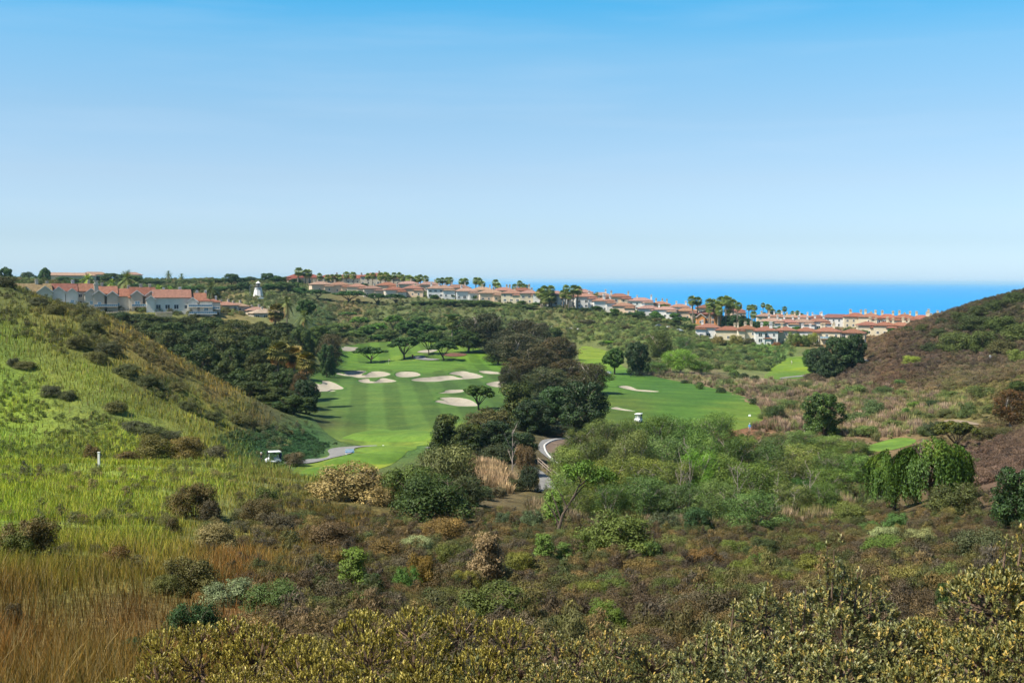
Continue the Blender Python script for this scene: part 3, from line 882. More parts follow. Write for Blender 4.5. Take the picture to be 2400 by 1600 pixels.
L_PINE = leaf_mat('needles_dark', [(0, (.011, .022, .006)), (.45, (.026, .044, .010)), (.8, (.058, .080, .016)), (1, (.10, .105, .026))], 0.12, gain=1.75)
L_EUC = leaf_mat('leaves_brownish', [(0, (.018, .020, .010)), (.4, (.036, .043, .018)), (.7, (.060, .058, .028)), (1, (.092, .066, .036))], 0.15, gain=1.6)
L_WIL = leaf_mat('leaves_grey_green', [(0, (.028, .048, .015)), (.5, (.062, .098, .028)), (.85, (.105, .15, .042)), (1, (.135, .155, .065))], 0.32, gain=2.05)
L_BROAD = leaf_mat('leaves_glossy_dark', [(0, (.010, .024, .006)), (.5, (.020, .044, .010)), (.9, (.045, .085, .018)), (1, (.085, .12, .025))], 0.12, spec=0.4, gain=1.5)
L_UMB = leaf_mat('leaves_mid_green', [(0, (.018, .040, .010)), (.5, (.034, .070, .016)), (.9, (.062, .11, .022)), (1, (.10, .13, .03))], 0.2, gain=1.5)
L_PALM = leaf_mat('fronds', [(0, (.035, .050, .015)), (.5, (.07, .095, .028)), (.85, (.12, .13, .045)), (1, (.22, .15, .07))], 0.2, gain=2.0)
L_SHRUB = leaf_mat('shrub_leaves', [(0, (.40, .40, .36)), (.5, (.8, .8, .8)), (1, (1.35, 1.25, 1.15))], 0.28, gain=1.95)
L_SCRUB = leaf_mat('scrub_leaves', [(0, (.35, .35, .34)), (.5, (.8, .8, .8)), (1, (1.45, 1.35, 1.25))], 0.25, 'INSTANCER', gain=2.0)

KIND = {}    # kind -> list of variants; each a dict of size and part meshes
def lob(H, W, n, zlo, zhi, r, rz=0.8, seed=0, prof=None, wob=0.25):
    """n lobes filling an envelope: prof(h in 0..1) is the half width"""
    rr = np.random.default_rng(seed)
    out = []
    prof = prof or (lambda h: math.sqrt(max(0.02, 1 - (2 * h - 1) ** 2)))
    for i in range(n):
        h = (i + rr.random()) / n
        w = prof(h) * W / 2
        a = i * 2.399963 + rr.uniform(-.5, .5)
        q = math.sqrt(rr.uniform(.12, 1.0)) * max(w - r * .55, 0.05)
        k = r * rr.uniform(1 - wob * 1.2, 1 + wob)
        out.append(((math.cos(a) * q, math.sin(a) * q, zlo + (zhi - zlo) * h), (k, k * rr.uniform(.85, 1.15), k * rz)))
    return out

def reg(kind, H, W, parts):
    KIND.setdefault(kind, []).append(dict(H=H, W=W, parts=parts))

for sd in range(3):   # dense rounded pine
    H, W = 9.0, 9.0
    lb = lob(H, W, 54, 2.6, 8.5, .98, .8, 100 + sd, None, .45)
    P, D = lobes_points(lb, 13000, .35, .6, (.6, 1.14))
    reg('pine', H, W, [('trunk', limb_tree(H, W * .36, 6, .26, .33, seed=sd).mesh('pine_trunk', M_BARK)), ('crown', crown_mesh('pine_crown', P, D, .33, L_PINE, .45, .8, unit(D + np.array([0, 0, .6]) + rsph(len(P)) * .5)))])
for sd in range(3):   # flat-topped spreading tree with open limbs
    H, W = 6.5, 10.0
    lb = lob(H, W, 34, 4.1, 6.05, .9, .5, 200 + sd, lambda h: 1.0 - .55 * h * h)
    P, D = lobes_points(lb, 7500, .4, .62, (.6, 1.12))
    reg('umbrella', H, W, [('trunk', limb_tree(H, W * .40, 7, .24, .26, seed=20 + sd, flat=4.7).mesh('umbrella_trunk', M_BARK)), ('crown', crown_mesh('umbrella_crown', P, D, .40, L_UMB, .55))])
for sd in range(3):   # tall loose eucalyptus, part brown
    H, W = 14.0, 10.0
    lb = lob(H, W, 34, 2.2, 13.2, 1.6, .95, 300 + sd, lambda h: (.55 + .9 * h) if h < .5 else max(.15, 1.0 - 1.5 * (h - .5) ** 1.6))
    P, D = lobes_points(lb, 13000, .15, .6, (.5, 1.12))
    reg('euc', H, W, [('trunk', limb_tree(H, W * .36, 7, .32, .30, seed=40 + sd).mesh('euc_trunk', M_BARKPALE)), ('crown', crown_mesh('euc_crown', P, D, .36, L_EUC, .42, .9))])
for sd in range(4):   # willow of the thicket
    H, W = 7.5, 8.0
    lb = lob(H, W, 30, 1.0, 6.8, 1.15, .85, 400 + sd, lambda h: .75 + .5 * h if h < .5 else max(.2, 1.0 - 1.4 * (h - .5) ** 1.5), .4)
    P, D = lobes_points(lb, 15000, .2, .55, (.45, 1.18))
    T = unit(D * .6 + np.array([0, 0, .5]) + rsph(len(P)) * .7)
    reg('willow', H, W, [('trunk', limb_tree(H, W * .40, 8, .15, .14, seed=60 + sd, sub=4).mesh('willow_trunk', M_BARKPALE)), ('crown', crown_mesh('willow_crown', P, D, .23, L_WIL, .32, .9, T))])
for sd in range(3):   # dense broad-leaved tree, crown to the ground
    H, W = 10.0, 10.0
    lb = lob(H, W, 60, 1.0, 9.2, 1.12, .85, 500 + sd, lambda h: .8 + .35 * h if h < .55 else max(.25, 1.0 - 1.6 * (h - .55) ** 1.5))
    P, D = lobes_points(lb, 15000, .25, .62, (.6, 1.12))
    reg('broad', H, W, [('trunk', limb_tree(H, W * .36, 7, .3, .22, seed=80 + sd).mesh('broad_trunk', M_BARK)), ('crown', crown_mesh('broad_crown', P, D, .34, L_BROAD, .6))])
for sd in range(2):   # round standard tree on a clear trunk
    H, W = 8.0, 6.5
    lb = lob(H, W, 40, 2.8, 7.3, .8, .85, 600 + sd, None, .4)
    P, D = lobes_points(lb, 9500, .25, .62, (.6, 1.12))
    reg('round', H, W, [('trunk', limb_tree(H, W * .36, 6, .2, .38, seed=90 + sd).mesh('round_trunk', M_BARK)), ('crown', crown_mesh('round_crown', P, D, .32, L_UMB, .55))])
for sd in range(2):   # weeping pepper tree: curtains of hanging leaf
    H, W = 8.0, 6.0
    rr = np.random.default_rng(700 + sd)
    P, D, T = [], [], []
    cl = [(rr.uniform(0, 2 * math.pi), math.sqrt(rr.uniform(.02, 1)) * W * .38, rr.uniform(0, 2.2)) for _ in range(26)]
    for k in range(430):
        ca, cq, cz = cl[rr.integers(len(cl))]
        xx, yy = math.cos(ca) * cq + rr.normal(0, .33), math.sin(ca) * cq + rr.normal(0, .33)
        a = math.atan2(yy, xx); q = math.hypot(xx, yy)
        zt = H * (1.0 - .30 * (q / (W * .5)) ** 2) - cz - rr.uniform(0, .4)
        z = zt; x, y = math.cos(a) * q, math.sin(a) * q
        L = rr.uniform(.35, .85) * (zt - .6) * (.55 + .55 * q / (W * .4))
        m = int(L / .055)
        zz = np.linspace(0, L, m)
        out = .75 * (1 - np.exp(-zz / .5))
        px = x + math.cos(a) * out + rr.normal(0, .11, m); py = y + math.sin(a) * out + rr.normal(0, .11, m)
        pz = zt + .35 * np.sin(np.minimum(zz / .5, 3.1)) - zz
        P.append(np.stack([px, py, np.maximum(pz, .15)], 1)); D.append(np.tile([math.cos(a), math.sin(a), .35], (m, 1))); T.append(np.tile([0, 0, -1.0], (m, 1)) + rr.normal(0, .35, (m, 3)))
    P, D, T = map(np.concatenate, (P, D, T))
    top = (P[:, 2] - P[:, 2].mean()) * .06  # shade under the pepper crown put into leaf colour: paler upwards
    reg('weeping', H, W, [('trunk', limb_tree(H, W * .3, 6, .26, .3, seed=95 + sd).mesh('pepper_trunk', M_BARK)), ('crown', crown_mesh('pepper_crown', P, unit(D), .27, L_UMB, .36, .5, T, top))])
for sd in range(2):   # irregular upright juniper / myoporum
    H, W = 6.0, 4.6
    lb = lob(H, W, 30, .7, 5.4, .75, 1.0, 800 + sd, lambda h: .9 - .25 * h, .45)
    P, D = lobes_points(lb, 9000, .4, .6, (.6, 1.15))
    T = unit(D + np.array([0, 0, .9]))
    reg('juniper', H, W, [('trunk', limb_tree(H, W * .3, 6, .16, .2, seed=110 + sd).mesh('juniper_trunk', M_BARK)), ('crown', crown_mesh('juniper_crown', P, D, .26, L_PINE, .42, .6, T))])

def palm(kind, H, nf, L, feather, seed):
    rr = random.Random(seed)
    m = MB()
    bend = rr.uniform(-.5, .5)
    pts = [Vector((bend * (i / 6) ** 2, .3 * bend * (i / 6) ** 2, -.5 + (H - L * .25 + .5) * i / 6)) for i in range(7)]
    m.tube(pts, [.34, .26, .22, .2, .19, .19, .22], 7)
    top = pts[-1]
    Vs, Fs, R = [], [], []
    n0 = 0
    for k in range(nf):
        an = k * 2.39996 + rr.uniform(-.2, .2)
        el = math.radians(85 - 160 * (k / nf) ** .9)
        d = Vector((math.cos(an) * math.cos(el), math.sin(an) * math.cos(el), math.sin(el)))
        ll = L * rr.uniform(.8, 1.08)
        side = Vector((-math.sin(an), math.cos(an), 0))
        brown = 1.0 if k > nf * .82 else rr.uniform(0, .75)
        if feather:
            seg = 7
            c = [top + d * ll * (i / seg) + Vector((0, 0, -.55 * ll * (i / seg) ** 2 * (1.1 - .4 * math.sin(el)))) for i in range(seg + 1)]
            for i in range(seg):
                for s in (-1, 1):
                    w = ll * .26 * math.sin(math.pi * (i + .9) / (seg + 1.2))
                    for h in (0, .5):
                        a0 = c[i].lerp(c[i + 1], h); a1 = c[i].lerp(c[i + 1], h + .4)
                        tip = a1 + side * s * w + Vector((0, 0, -.35 * w)) + d * .12 * ll
                        Vs += [a0, a1, tip]; Fs.append((n0, n0 + 1, n0 + 2)); n0 += 3; R.append(brown)
        else:
            st = top + d * ll * .42
            for j in range(7):
                f = (j - 3) / 3 * 1.15
                dd = (d * math.cos(f) + side * math.sin(f)).normalized()
                tip = st + dd * ll * .58 + Vector((0, 0, -.16 * ll))
                ww = d.cross(side) * .02 + (side * math.cos(f) - d * math.sin(f)) * ll * .075
                Vs += [st - ww * .3, st + dd * ll * .3 + ww, tip, st + dd * ll * .3 - ww]
                Fs.append((n0, n0 + 1, n0 + 2, n0 + 3)); n0 += 4; R.append(brown)
            Vs += [top, st + side * .03, st - side * .03]; Fs.append((n0, n0 + 1, n0 + 2)); n0 += 3; R.append(brown)
    tri = [f for f in Fs if len(f) == 3]; qd = [f for f in Fs if len(f) == 4]
    rt = [r for f, r in zip(Fs, R) if len(f) == 3] + [r for f, r in zip(Fs, R) if len(f) == 4]
    me = mesh_np(kind + '_crown', np.array([tuple(v) for v in Vs]), [np.array(tri), np.array(qd)] if qd else [np.array(tri)], L_PALM, False, {'rnd': ('FACE', 'FLOAT', rt)})
    reg(kind, H, 2 * L * .85, [('trunk', m.mesh(kind + '_trunk', M_PALMBARK)), ('crown', me)])
for sd in range(3):
    palm('fan_palm', 12.0, 60, 1.9, False, sd)
for sd in range(2):
    palm('feather_palm', 9.0, 34, 3.4, True, 50 + sd)
palm('skirt_palm', 7.5, 70, 2.3, False, 77)

# shrubs; the plain colours come from each plant
for sd in range(4):
    H, W = 1.6, 2.4
    lb = lob(H, W, 16, .25, 1.25, .42, .8, 900 + sd, lambda h: 1.0 - .45 * h, .4)
    P, D = lobes_points(lb, 3600, .4, .55, (.5, 1.15))
    T = unit(D + np.array([0, 0, .7]) + rsph(len(P)) * .5)
    reg('shrub', H, W, [('foliage', crown_mesh('shrub_foliage', P, D, .12, L_SHRUB, .4, .8, T)), ('stem', limb_tree(H, W * .4, 7, .035, .05, seed=130 + sd, sub=3).mesh('shrub_stem', M_BARK))])
for sd in range(4):   # large soft bush
    H, W = 3.0, 4.0
    lb = lob(H, W, 30, .3, 2.55, .52, .9, 950 + sd, lambda h: 1.0 - .35 * h * h, .65)
    P, D = lobes_points(lb, 9500, .4, .5, (.45, 1.28))
    T = unit(D + np.array([0, 0, .8]) + rsph(len(P)) * .5)
    reg('bush', H, W, [('foliage', crown_mesh('bush_foliage', P, D, .15, L_SHRUB, .4, .8, T)), ('stem', limb_tree(H, W * .4, 8, .06, .06, seed=140 + sd, sub=4).mesh('bush_stem', M_BARK))])
for sd in range(2):   # feathery upright sapling
    H, W = 3.4, 2.0
    lb = lob(H, W, 18, .9, 3.0, .36, 1.1, 970 + sd, lambda h: .9 - .3 * h, .4)
    P, D = lobes_points(lb, 4200, .5, .55, (.4, 1.2))
    T = unit(D + np.array([0, 0, 1.1]))
    reg('sapling', H, W, [('foliage', crown_mesh('sapling_foliage', P, D, .15, L_SHRUB, .35, .7, T)), ('stem', limb_tree(H, W * .4, 6, .05, .25, seed=150 + sd, sub=3).mesh('sapling_stem', M_BARK))])

def bare_tree(H, spread, seed, r0, lean=0.0, n=9):
    rr = random.Random(seed)
    m = MB()
    pts = [Vector((lean * (i / 5), .1 * math.sin(i), -.4 + (H * .8 + .4) * i / 5)) for i in range(6)]
    m.tube(pts, [r0, r0 * .85, r0 * .7, r0 * .55, r0 * .4, r0 * .2], 6)
    for k in range(n):
        s = pts[1].lerp(pts[5], (k + .5) / n)
        an = k * 2.4 + rr.uniform(-.4, .4)
        L = spread * rr.uniform(.5, 1.0) * (1.1 - .5 * k / n)
        e = s + Vector((math.cos(an) * L, math.sin(an) * L, L * rr.uniform(.9, 1.7)))
        b = s.lerp(e, .5) + Vector((0, 0, -.1 * L))
        m.tube([s, b, e], [r0 * .4, r0 * .28, r0 * .1], 4, cap=False)
        for _ in range(4):
            q = b.lerp(e, rr.uniform(0, .9)); f = q + Vector((rr.uniform(-1, 1), rr.uniform(-1, 1), rr.uniform(.3, 1.2))) * L * .35
            m.tube([q, f], [r0 * .15, r0 * .06], 3, cap=False)
    return m
reg('bare', 7.0, 3.5, [('trunk', bare_tree(7.0, 1.7, 4, .13).mesh('bare_trunk', M_TWIG))])

# ================================================================== PLACING PLANTS
_cnt = {}
PLACED = []
def plant(kind, name, u, vt, w, Y=None, vb=None, tint=(1, 1, 1), label='', cat='tree', group=None, rz=None, sink=0.15, hmax=None, var=None):
    """one plant: base on the ground at distance Y (or where the sight line v=vb meets it), top at height line vt, w pixels wide"""
    if Y is None:
        g = gp(u, vb, 20); Y = g.y
    else:
        g = gd(u, Y)
    top = at(np.array([u]), np.array([vt]), np.array([Y]))[0]
    h = max(top[2] - g.z, 0.3)
    if hmax: h = min(h, hmax)
    wm = w / FPX * Y
    k = _cnt.get(kind, 0); _cnt[kind] = k + 1
    vr = KIND[kind][(k if var is None else var) % len(KIND[kind])]
    PLACED.append((g.x, g.y, wm * .5, h))
    o = empty(name, (g.x, g.y, g.z - sink), rz if rz is not None else (k * 1.7) % 6.28)
    sc = (wm / vr['W'], wm / vr['W'] * rng.uniform(.92, 1.08), h / vr['H'])
    o.scale = sc
    for pn, me in vr['parts']:
        c = link(pn, me, o)
        if 'palm' in kind and pn == 'crown':      # palm heads keep their round shape on tall trunks
            kz = sc[0] / sc[2]; c.scale.z = kz; c.location.z = (vr['H'] - .4) * (1 - kz)
        c.color = (*tint, 1)
    tag(o, label, cat, group)
    return o
ORD = ['first', 'second', 'third', 'fourth', 'fifth', 'sixth', 'seventh', 'eighth', 'ninth', 'tenth', 'eleventh', 'twelfth', 'thirteenth', 'fourteenth', 'fifteenth', 'sixteenth', 'seventeenth', 'eighteenth', 'nineteenth', 'twentieth',
       'twenty-first', 'twenty-second', 'twenty-third', 'twenty-fourth', 'twenty-fifth', 'twenty-sixth', 'twenty-seventh', 'twenty-eighth', 'twenty-ninth', 'thirtieth']
# ================================================================== HOUSES
def wall_mat(name, col):
    t = NT(name)
    co = t.coord('Object')
    n = t.noise(0.6, 5, 0.65, co)
    n2 = t.noise(7, 2, 0.6, co)
    c = t.ramp(n, [(0.25, tuple(x * .86 for x in col)), (0.75, tuple(min(1, x * 1.06) for x in col))])
    t.bump(n2, 0.25, 0.03)
    return t.set(c, 0.9, 0.15)
WALL = {k: wall_mat('stucco_' + k, c) for k, c in dict(white=(.66, .64, .61), cream=(.58, .50, .36), beige=(.56, .51, .43), peach=(.62, .47, .34), orange=(.62, .27, .10), grey=(.70, .65, .57), tan=(.47, .41, .33)).items()}
t = NT('roof_tiles')
_oi = t.new('ShaderNodeObjectInfo')
_co = t.coord('Object')
_c = t.ramp(t.noise(1.1, 5, 0.7, _co), [(0.28, (.62, .58, .56)), (0.5, (1, 1, 1)), (0.74, (1.35, 1.3, 1.28))])
_wv = t.new('ShaderNodeTexWave', wave_type='BANDS', bands_direction='X')
_wv.inputs['Scale'].default_value = 3.2
_wv.inputs['Distortion'].default_value = 0.6
t.l.new(_co, _wv.inputs['Vector'])
_c = t.mix(_c, t.ramp(_wv.outputs[0], [(0, (.72, .70, .70)), (.6, (1.05, 1.05, 1.05))]), 1.0, 'MULTIPLY')
_c = t.mix(_c, _oi.outputs['Color'], 1.0, 'MULTIPLY')
t.bump(_wv.outputs[0], 0.5, 0.08)
M_ROOF = t.set(_c, 0.9, 0.15)
M_TRIM = plain('painted_trim', (.76, .75, .72), 0.6, 0.3, 0, 0.05)
M_DARKTRIM = plain('dark_timber', (.085, .055, .04), 0.7, 0.3)
t = NT('window_glass')
M_GLASS = t.set((.045, .06, .075), 0.12, 0.6)
t = NT('window_glass_blue')
M_GLASSB = t.set((.16, .30, .40), 0.15, 0.6)
M_RAIL = plain('white_railing', (.72, .74, .76), 0.5, 0.3, 0, 0.05)
M_FENCE = plain('grey_fence', (.30, .27, .23), 0.9, 0.1, 0, 0.2)

_wf = MB()
for c, d in (((0, 0, .5), (1.0, .10, .09)), ((0, 0, -.5), (1.0, .10, .09)), ((-.5, 0, 0), (.09, .10, .92)), ((.5, 0, 0), (.09, .10, .92)), ((0, -.01, 0), (.05, .07, .92))):
    _wf.box(c, d)
ME_WFRAME = _wf.mesh('window_frame', M_TRIM)
ME_PANE = MB().box((0, .015, 0), (.92, .04, .92)).mesh('pane', M_GLASS)
ME_PANEB = MB().box((0, .015, 0), (.92, .04, .92)).mesh('pane_blue', M_GLASSB)
_ch = MB().box((0, 0, .55), (1, 1, 1.5))
ME_CHIM = {k: MB().box((0, 0, .4), (1, 1, 2.2)).mesh('chimney_' + k, WALL[k]) for k in ('white', 'cream', 'peach', 'beige', 'tan')}
ME_CAP = {k: MB().box((0, 0, 1.56), (1.35, 1.35, .16)).box((0, 0, 1.82), (.8, .8, .4)).box((0, 0, 2.08), (1.2, 1.2, .12)).mesh('chimney_cap_' + k, WALL[k]) for k in ('white', 'cream', 'peach', 'beige', 'tan')}

def gable_roof(m, x, y, w, d, z, pitch, axis='x', over=.45, th=.2):
    """two sloping slabs meeting at a ridge along axis; w along x, d along y"""
    A, B = (w, d) if axis == 'x' else (d, w)
    hl = A / 2 + over; hd = B / 2 + over
    rise = (B / 2) * pitch
    drop = over * pitch
    def T(a, b, c):
        return (x + a, y + b, z + c) if axis == 'x' else (x + b, y + a, z + c)
    for s in (-1, 1):
        e, r = -drop, rise
        vs = [T(-hl, s * hd, e), T(hl, s * hd, e), T(hl, 0, r), T(-hl, 0, r), T(-hl, s * hd, e + th), T(hl, s * hd, e + th), T(hl, 0, r + th * 1.15), T(-hl, 0, r + th * 1.15)]
        m.add(vs, [(0, 1, 2, 3), (7, 6, 5, 4), (0, 4, 5, 1), (1, 5, 6, 2), (3, 2, 6, 7), (0, 3, 7, 4)])
    return rise
def hip_roof(m, x, y, w, d, z, pitch, over=.6):
    hw, hd = w / 2 + over, d / 2 + over
    if hw >= hd:
        r = hw - hd; R = [(-r, 0), (r, 0)]; rise = hd * pitch
    else:
        r = hd - hw; R = [(0, -r), (0, r)]; rise = hw * pitch
    z0 = z + .02; th = .22
    vs = [(x + a * hw, y + b * hd, z0) for a, b in ((-1, -1), (1, -1), (1, 1), (-1, 1))] + [(x + a * hw, y + b * hd, z0 + th) for a, b in ((-1, -1), (1, -1), (1, 1), (-1, 1))] + [(x + a, y + b, z0 + th + rise) for a, b in R]
    fs = [(3, 2, 1, 0), (0, 1, 5, 4), (1, 2, 6, 5), (2, 3, 7, 6), (3, 0, 4, 7)]
    if hw >= hd:
        fs += [(4, 5, 9, 8), (5, 6, 9), (6, 7, 8, 9), (7, 4, 8)]
    else:
        fs += [(4, 5, 8), (5, 6, 9, 8), (6, 7, 9), (7, 4, 8, 9)]
    m.add(vs, fs)
    return rise

def house(u, Y, vols, label, wall='cream', roof=(.42, .17, .095), yaw=0.0, group=None, chim=(), name='house', balcony=None, floors=2, win=True, blue=0.0, dz=0.0, chcol=None, extra=None, cat='house'):
    """vols: (x, y, w, d, h, 'hip'|'gx'|'gy'); local -y faces the viewpoint"""
    g = gd(u, Y)
    ang = math.atan2(g.x, g.y)
    o = empty(name, (g.x, g.y, g.z + dz), -ang + yaw)
    rr = random.Random(int(u * 7 + Y))
    wm = MB()
    ridges = []
    pitch = .40
    for (x, y, w, d, h, kind) in vols:
        wm.box((x, y, h / 2 - 2.0), (w, d, h + 4.0))
        m = MB()
        if kind == 'hip':
            rise = hip_roof(m, x, y, w, d, h, pitch * .9)
        else:
            pt = .62 if kind == 'gx' else .80
            ax = 'x' if kind == 'gx' else 'y'
            rise = gable_roof(m, x, y, w, d, h, pt, ax)
            if ax == 'x':
                for s in (-1, 1):
                    xx = x + s * (w / 2)
                    wm.add([(xx, y - d / 2, h), (xx, y + d / 2, h), (xx, y, h + rise), (xx - s * .2, y - d / 2, h), (xx - s * .2, y + d / 2, h), (xx - s * .2, y, h + rise)], [(0, 1, 2) if s > 0 else (2, 1, 0), (5, 4, 3) if s > 0 else (3, 4, 5)])
            else:
                for s in (-1, 1):
                    yy = y + s * (d / 2)
                    wm.add([(x - w / 2, yy, h), (x + w / 2, yy, h), (x, yy, h + rise), (x - w / 2, yy - s * .2, h), (x + w / 2, yy - s * .2, h), (x, yy - s * .2, h + rise)], [(0, 1, 2) if s < 0 else (2, 1, 0), (5, 4, 3) if s < 0 else (3, 4, 5)])
        ro = m.build('roof', M_ROOF, o)
        k = rr.uniform(.88, 1.14)
        ro.color = (roof[0] * k, roof[1] * k * rr.uniform(.94, 1.08), roof[2] * k * rr.uniform(.9, 1.1), 1)
        ridges.append((x, y, w, d, h, rise, ro))
        if kind == 'gy' and w < 7:   # barge boards of a small front gable
            mb = MB()
            for s in (-1, 1):
                mb.add([(x + s * (w / 2 + .47), y - d / 2 - .50, h - .34), (x, y - d / 2 - .50, h + rise - .06), (x, y - d / 2 - .50, h + rise + .27), (x + s * (w / 2 + .47), y - d / 2 - .50, h - .02)], [(0, 1, 2, 3) if s < 0 else (3, 2, 1, 0)])
            mb.build('barge_board', M_TRIM, ro)
    wo = wm.build('wall', WALL[wall], o)
    ck = chcol or ('white' if wall in ('white', 'grey') else ('cream' if wall in ('cream', 'peach', 'orange') else 'beige'))
    for (x, y, sc, hh) in chim:
        base = max((h + rise * max(0, 1 - abs(y - yy) / (d / 2 + .6)) for (xx, yy, w, d, h, rise, _) in ridges if abs(x - xx) <= w / 2 + .6 and abs(y - yy) <= d / 2 + .6), default=5.0)
        c = link('chimney', ME_CHIM[ck], ridges[0][6], (x, y, base - .3 * hh), None, (sc, sc, hh))
        link('chimney_cap', ME_CAP[ck], o, (x, y, base - .3 * hh), None, (sc, sc, hh))
    if win:
        for vi, (x, y, w, d, h, kind) in enumerate(vols):
            fl = max(1, int(h / 2.75))
            n = max(1, int(w / 3.3))
            for f in range(fl):
                for k in range(n):
                    if rr.random() < .12: continue
                    xx = x - w / 2 + (k + .5) * w / n + rr.uniform(-.2, .2)
                    if any(vj != vi and abs(xx - v[0]) < v[2] / 2 + .4 and v[1] - v[3] / 2 < y - d / 2 - .05 and v[4] > f * 2.8 + .6 for vj, v in enumerate(vols)): continue
                    zz = 1.55 + f * 2.75
                    if zz > h - .5: continue
                    ww, wh = rr.choice(((1.3, 1.35), (1.7, 1.35), (1.1, 1.5), (1.9, 1.9)))
                    fo = link('window', ME_WFRAME, o, (x * 0 + xx, y - d / 2 - .03, zz), None, (ww, 1, wh))
                    link('pane', ME_PANEB if rr.random() < blue else ME_PANE, fo)
            for s in (-1, 1):
                for f in range(fl):
                    yy = y + rr.uniform(-.15, .15) * d; zz = 1.55 + f * 2.75
                    if zz > h - .5 or d < 4: continue
                    if any(vj != vi and abs(x + s * w / 2 - v[0]) < v[2] / 2 + .3 and abs(yy - v[1]) < v[3] / 2 + .8 for vj, v in enumerate(vols)): continue
                    fo = link('window', ME_WFRAME, o, (x + s * (w / 2 + .03), yy, zz), (0, 0, s * math.pi / 2), (1.2, 1, 1.3))
                    link('pane', ME_PANE, fo)
    for b in (balcony or ()):
        bx, bw, bz, by = b
        mb = MB().box((bx, by - .9, bz), (bw, 1.8, .18))
        bo = mb.build('balcony', WALL[wall], o)
        rl = MB().box((bx, by - 1.76, bz + 1.02), (bw, .07, .08))
        nb = max(3, int(bw / .8))
        for k in range(nb + 1):
            rl.box((bx - bw / 2 + .05 + (bw - .1) * k / nb, by - 1.76, bz + .54), (.06, .05, .9))
        rl.build('railing', M_RAIL, bo)
        MB().box((bx, by - 1.72, bz + .52), (bw - .2, .02, .75)).build('glass_panel', M_GLASSB, bo)
    if extra: extra(o)
    tag(o, label, cat, group)
    return o

RT = (.235, .108, .072); RP = (.28, .15, .108); RD = (.20, .088, .062); RB = (.22, .165, .09); RS = (.30, .19, .145)
GL = 'townhouses on the rise above the pine grove'
house(78, 470, [(0, 2, 13, 9, 5.4, 'gx'), (-3.2, -3.4, 5.2, 4, 4.9, 'gy'), (3.8, -3, 5.6, 4, 5.1, 'gy')], 'townhouse with yellowed roof at the end of the row, behind the grassy crest', 'beige', RB, .10, GL, [(1.5, 2, 1.1, 1.1), (5.5, 3, 1.0, 1.0)], blue=.2)
house(150, 478, [(0, 2, 9.5, 9, 5.8, 'gx'), (-2.4, -3.2, 4.9, 4, 5.4, 'gy'), (2.6, -2.6, 4.6, 4, 4.9, 'gy')], 'townhouse with twin gables and a white balcony over the grass crest', 'grey', RD, .08, GL, [(3.6, 2.5, 1.1, 1.1)], balcony=[(-1, 8, .6, -5.4)], blue=.4)
house(200, 482, [(0, 2, 8.5, 9, 6.2, 'gx'), (1.9, -3.2, 4.8, 4, 5.2, 'gy')], 'townhouse with tall tan chimney stack on its front wall', 'beige', RT, .06, GL, [(3.8, -5.2, 1.5, 2.6), (1.5, 2.4, 1.0, 1.0)], blue=.2)
house(246, 484, [(0, 2, 9, 9, 5.6, 'gx'), (-2.6, -3.2, 4.2, 4, 5.2, 'gy'), (2.6, -3.0, 4.2, 4, 4.8, 'gy')], 'townhouse with two gables and timber deck, beside the tall tan chimney', 'tan', RT, .05, GL, [(-1, 2.3, 1, 1)], balcony=[(0, 9, .4, -5.4)], blue=.5)
house(290, 486, [(0, 2, 8.8, 9, 5.0, 'gx'), (3.6, -2.6, 3.6, 4, 4.4, 'gx')], 'low side-gabled townhouse behind the tall feather palm', 'beige', RT, .05, GL, [(2, 2.4, 1, 1)], blue=.5)
house(334, 488, [(0, 2, 9.4, 9, 5.2, 'gx'), (-2.4, -3.2, 4.4, 4, 5.0, 'gy'), (3.0, -3.6, 4.2, 4, 4.8, 'gy')], 'townhouse with two sharp front gables and blue glazed doors', 'tan', RD, .05, GL, [(-.5, 2.5, 1.1, 1.0), (3, 2.5, 1, 1)], balcony=[(0, 9, .4, -5.6)], blue=.8)
house(402, 487, [(0, 1, 14.5, 9.5, 5.4, 'gx'), (-8.2, -1, 3.4, 7, 4.6, 'gy')], 'wide townhouse with plain pale wall under one long terracotta roof', 'grey', RP, .04, GL, [(3.4, 2, 1.1, 1.0), (-3, 2.2, .9, .9)], blue=.1, chcol='white')
house(462, 490, [(0, 1, 6.5, 9, 5.2, 'gx'), (3.4, -2.2, 5, 5, 4.8, 'hip'), (-2, -3, 3.8, 4, 4.8, 'gy')], 'townhouse with white terraces at the grove end of the row', 'grey', RT, .04, GL, [(0, 2, 1, 1), (3.4, 1.5, .9, .9)], balcony=[(1, 9.5, 2.6, -5.0), (2, 11, -.2, -5.6)], blue=.5, chcol='white')
house(500, 500, [(0, 1, 5.5, 7, 4.2, 'hip')], 'small grey house with a hipped roof, last in the row beside the palms', 'grey', RT, 0, GL, [(1, 1, .8, .8)], balcony=[(0, 5, 1.4, -2.5)], blue=.5, chcol='white')
# tiled roofs seen over the rise between townhouses and lighthouse
GM = 'low tiled roofs between the townhouses and the lighthouse'
for u, Y, v, ww, col, l in ((528, 590, None, 11, RP, 'low pale tiled roof just past the last townhouse'), (556, 600, None, 10, RS, 'low pale tiled roof in the middle of the terrace below the lighthouse'), (625, 520, None, 14, (.34, .26, .19), 'low brown tiled roof behind the palms at the grove edge'), (600, 600, None, 11, RS, 'low pale tiled roof right below the lighthouse'), (662, 560, None, 8, (.34, .25, .18), 'low brown tiled roof beside the dark tree below the lighthouse')):
    house(u, Y, [(0, 0, ww, 8, 3.0, 'hip')], l, 'tan', col, .3, GM, [(1.5, 0, .9, .8), (-2, .5, .8, .8)], dz=-.4, floors=1)
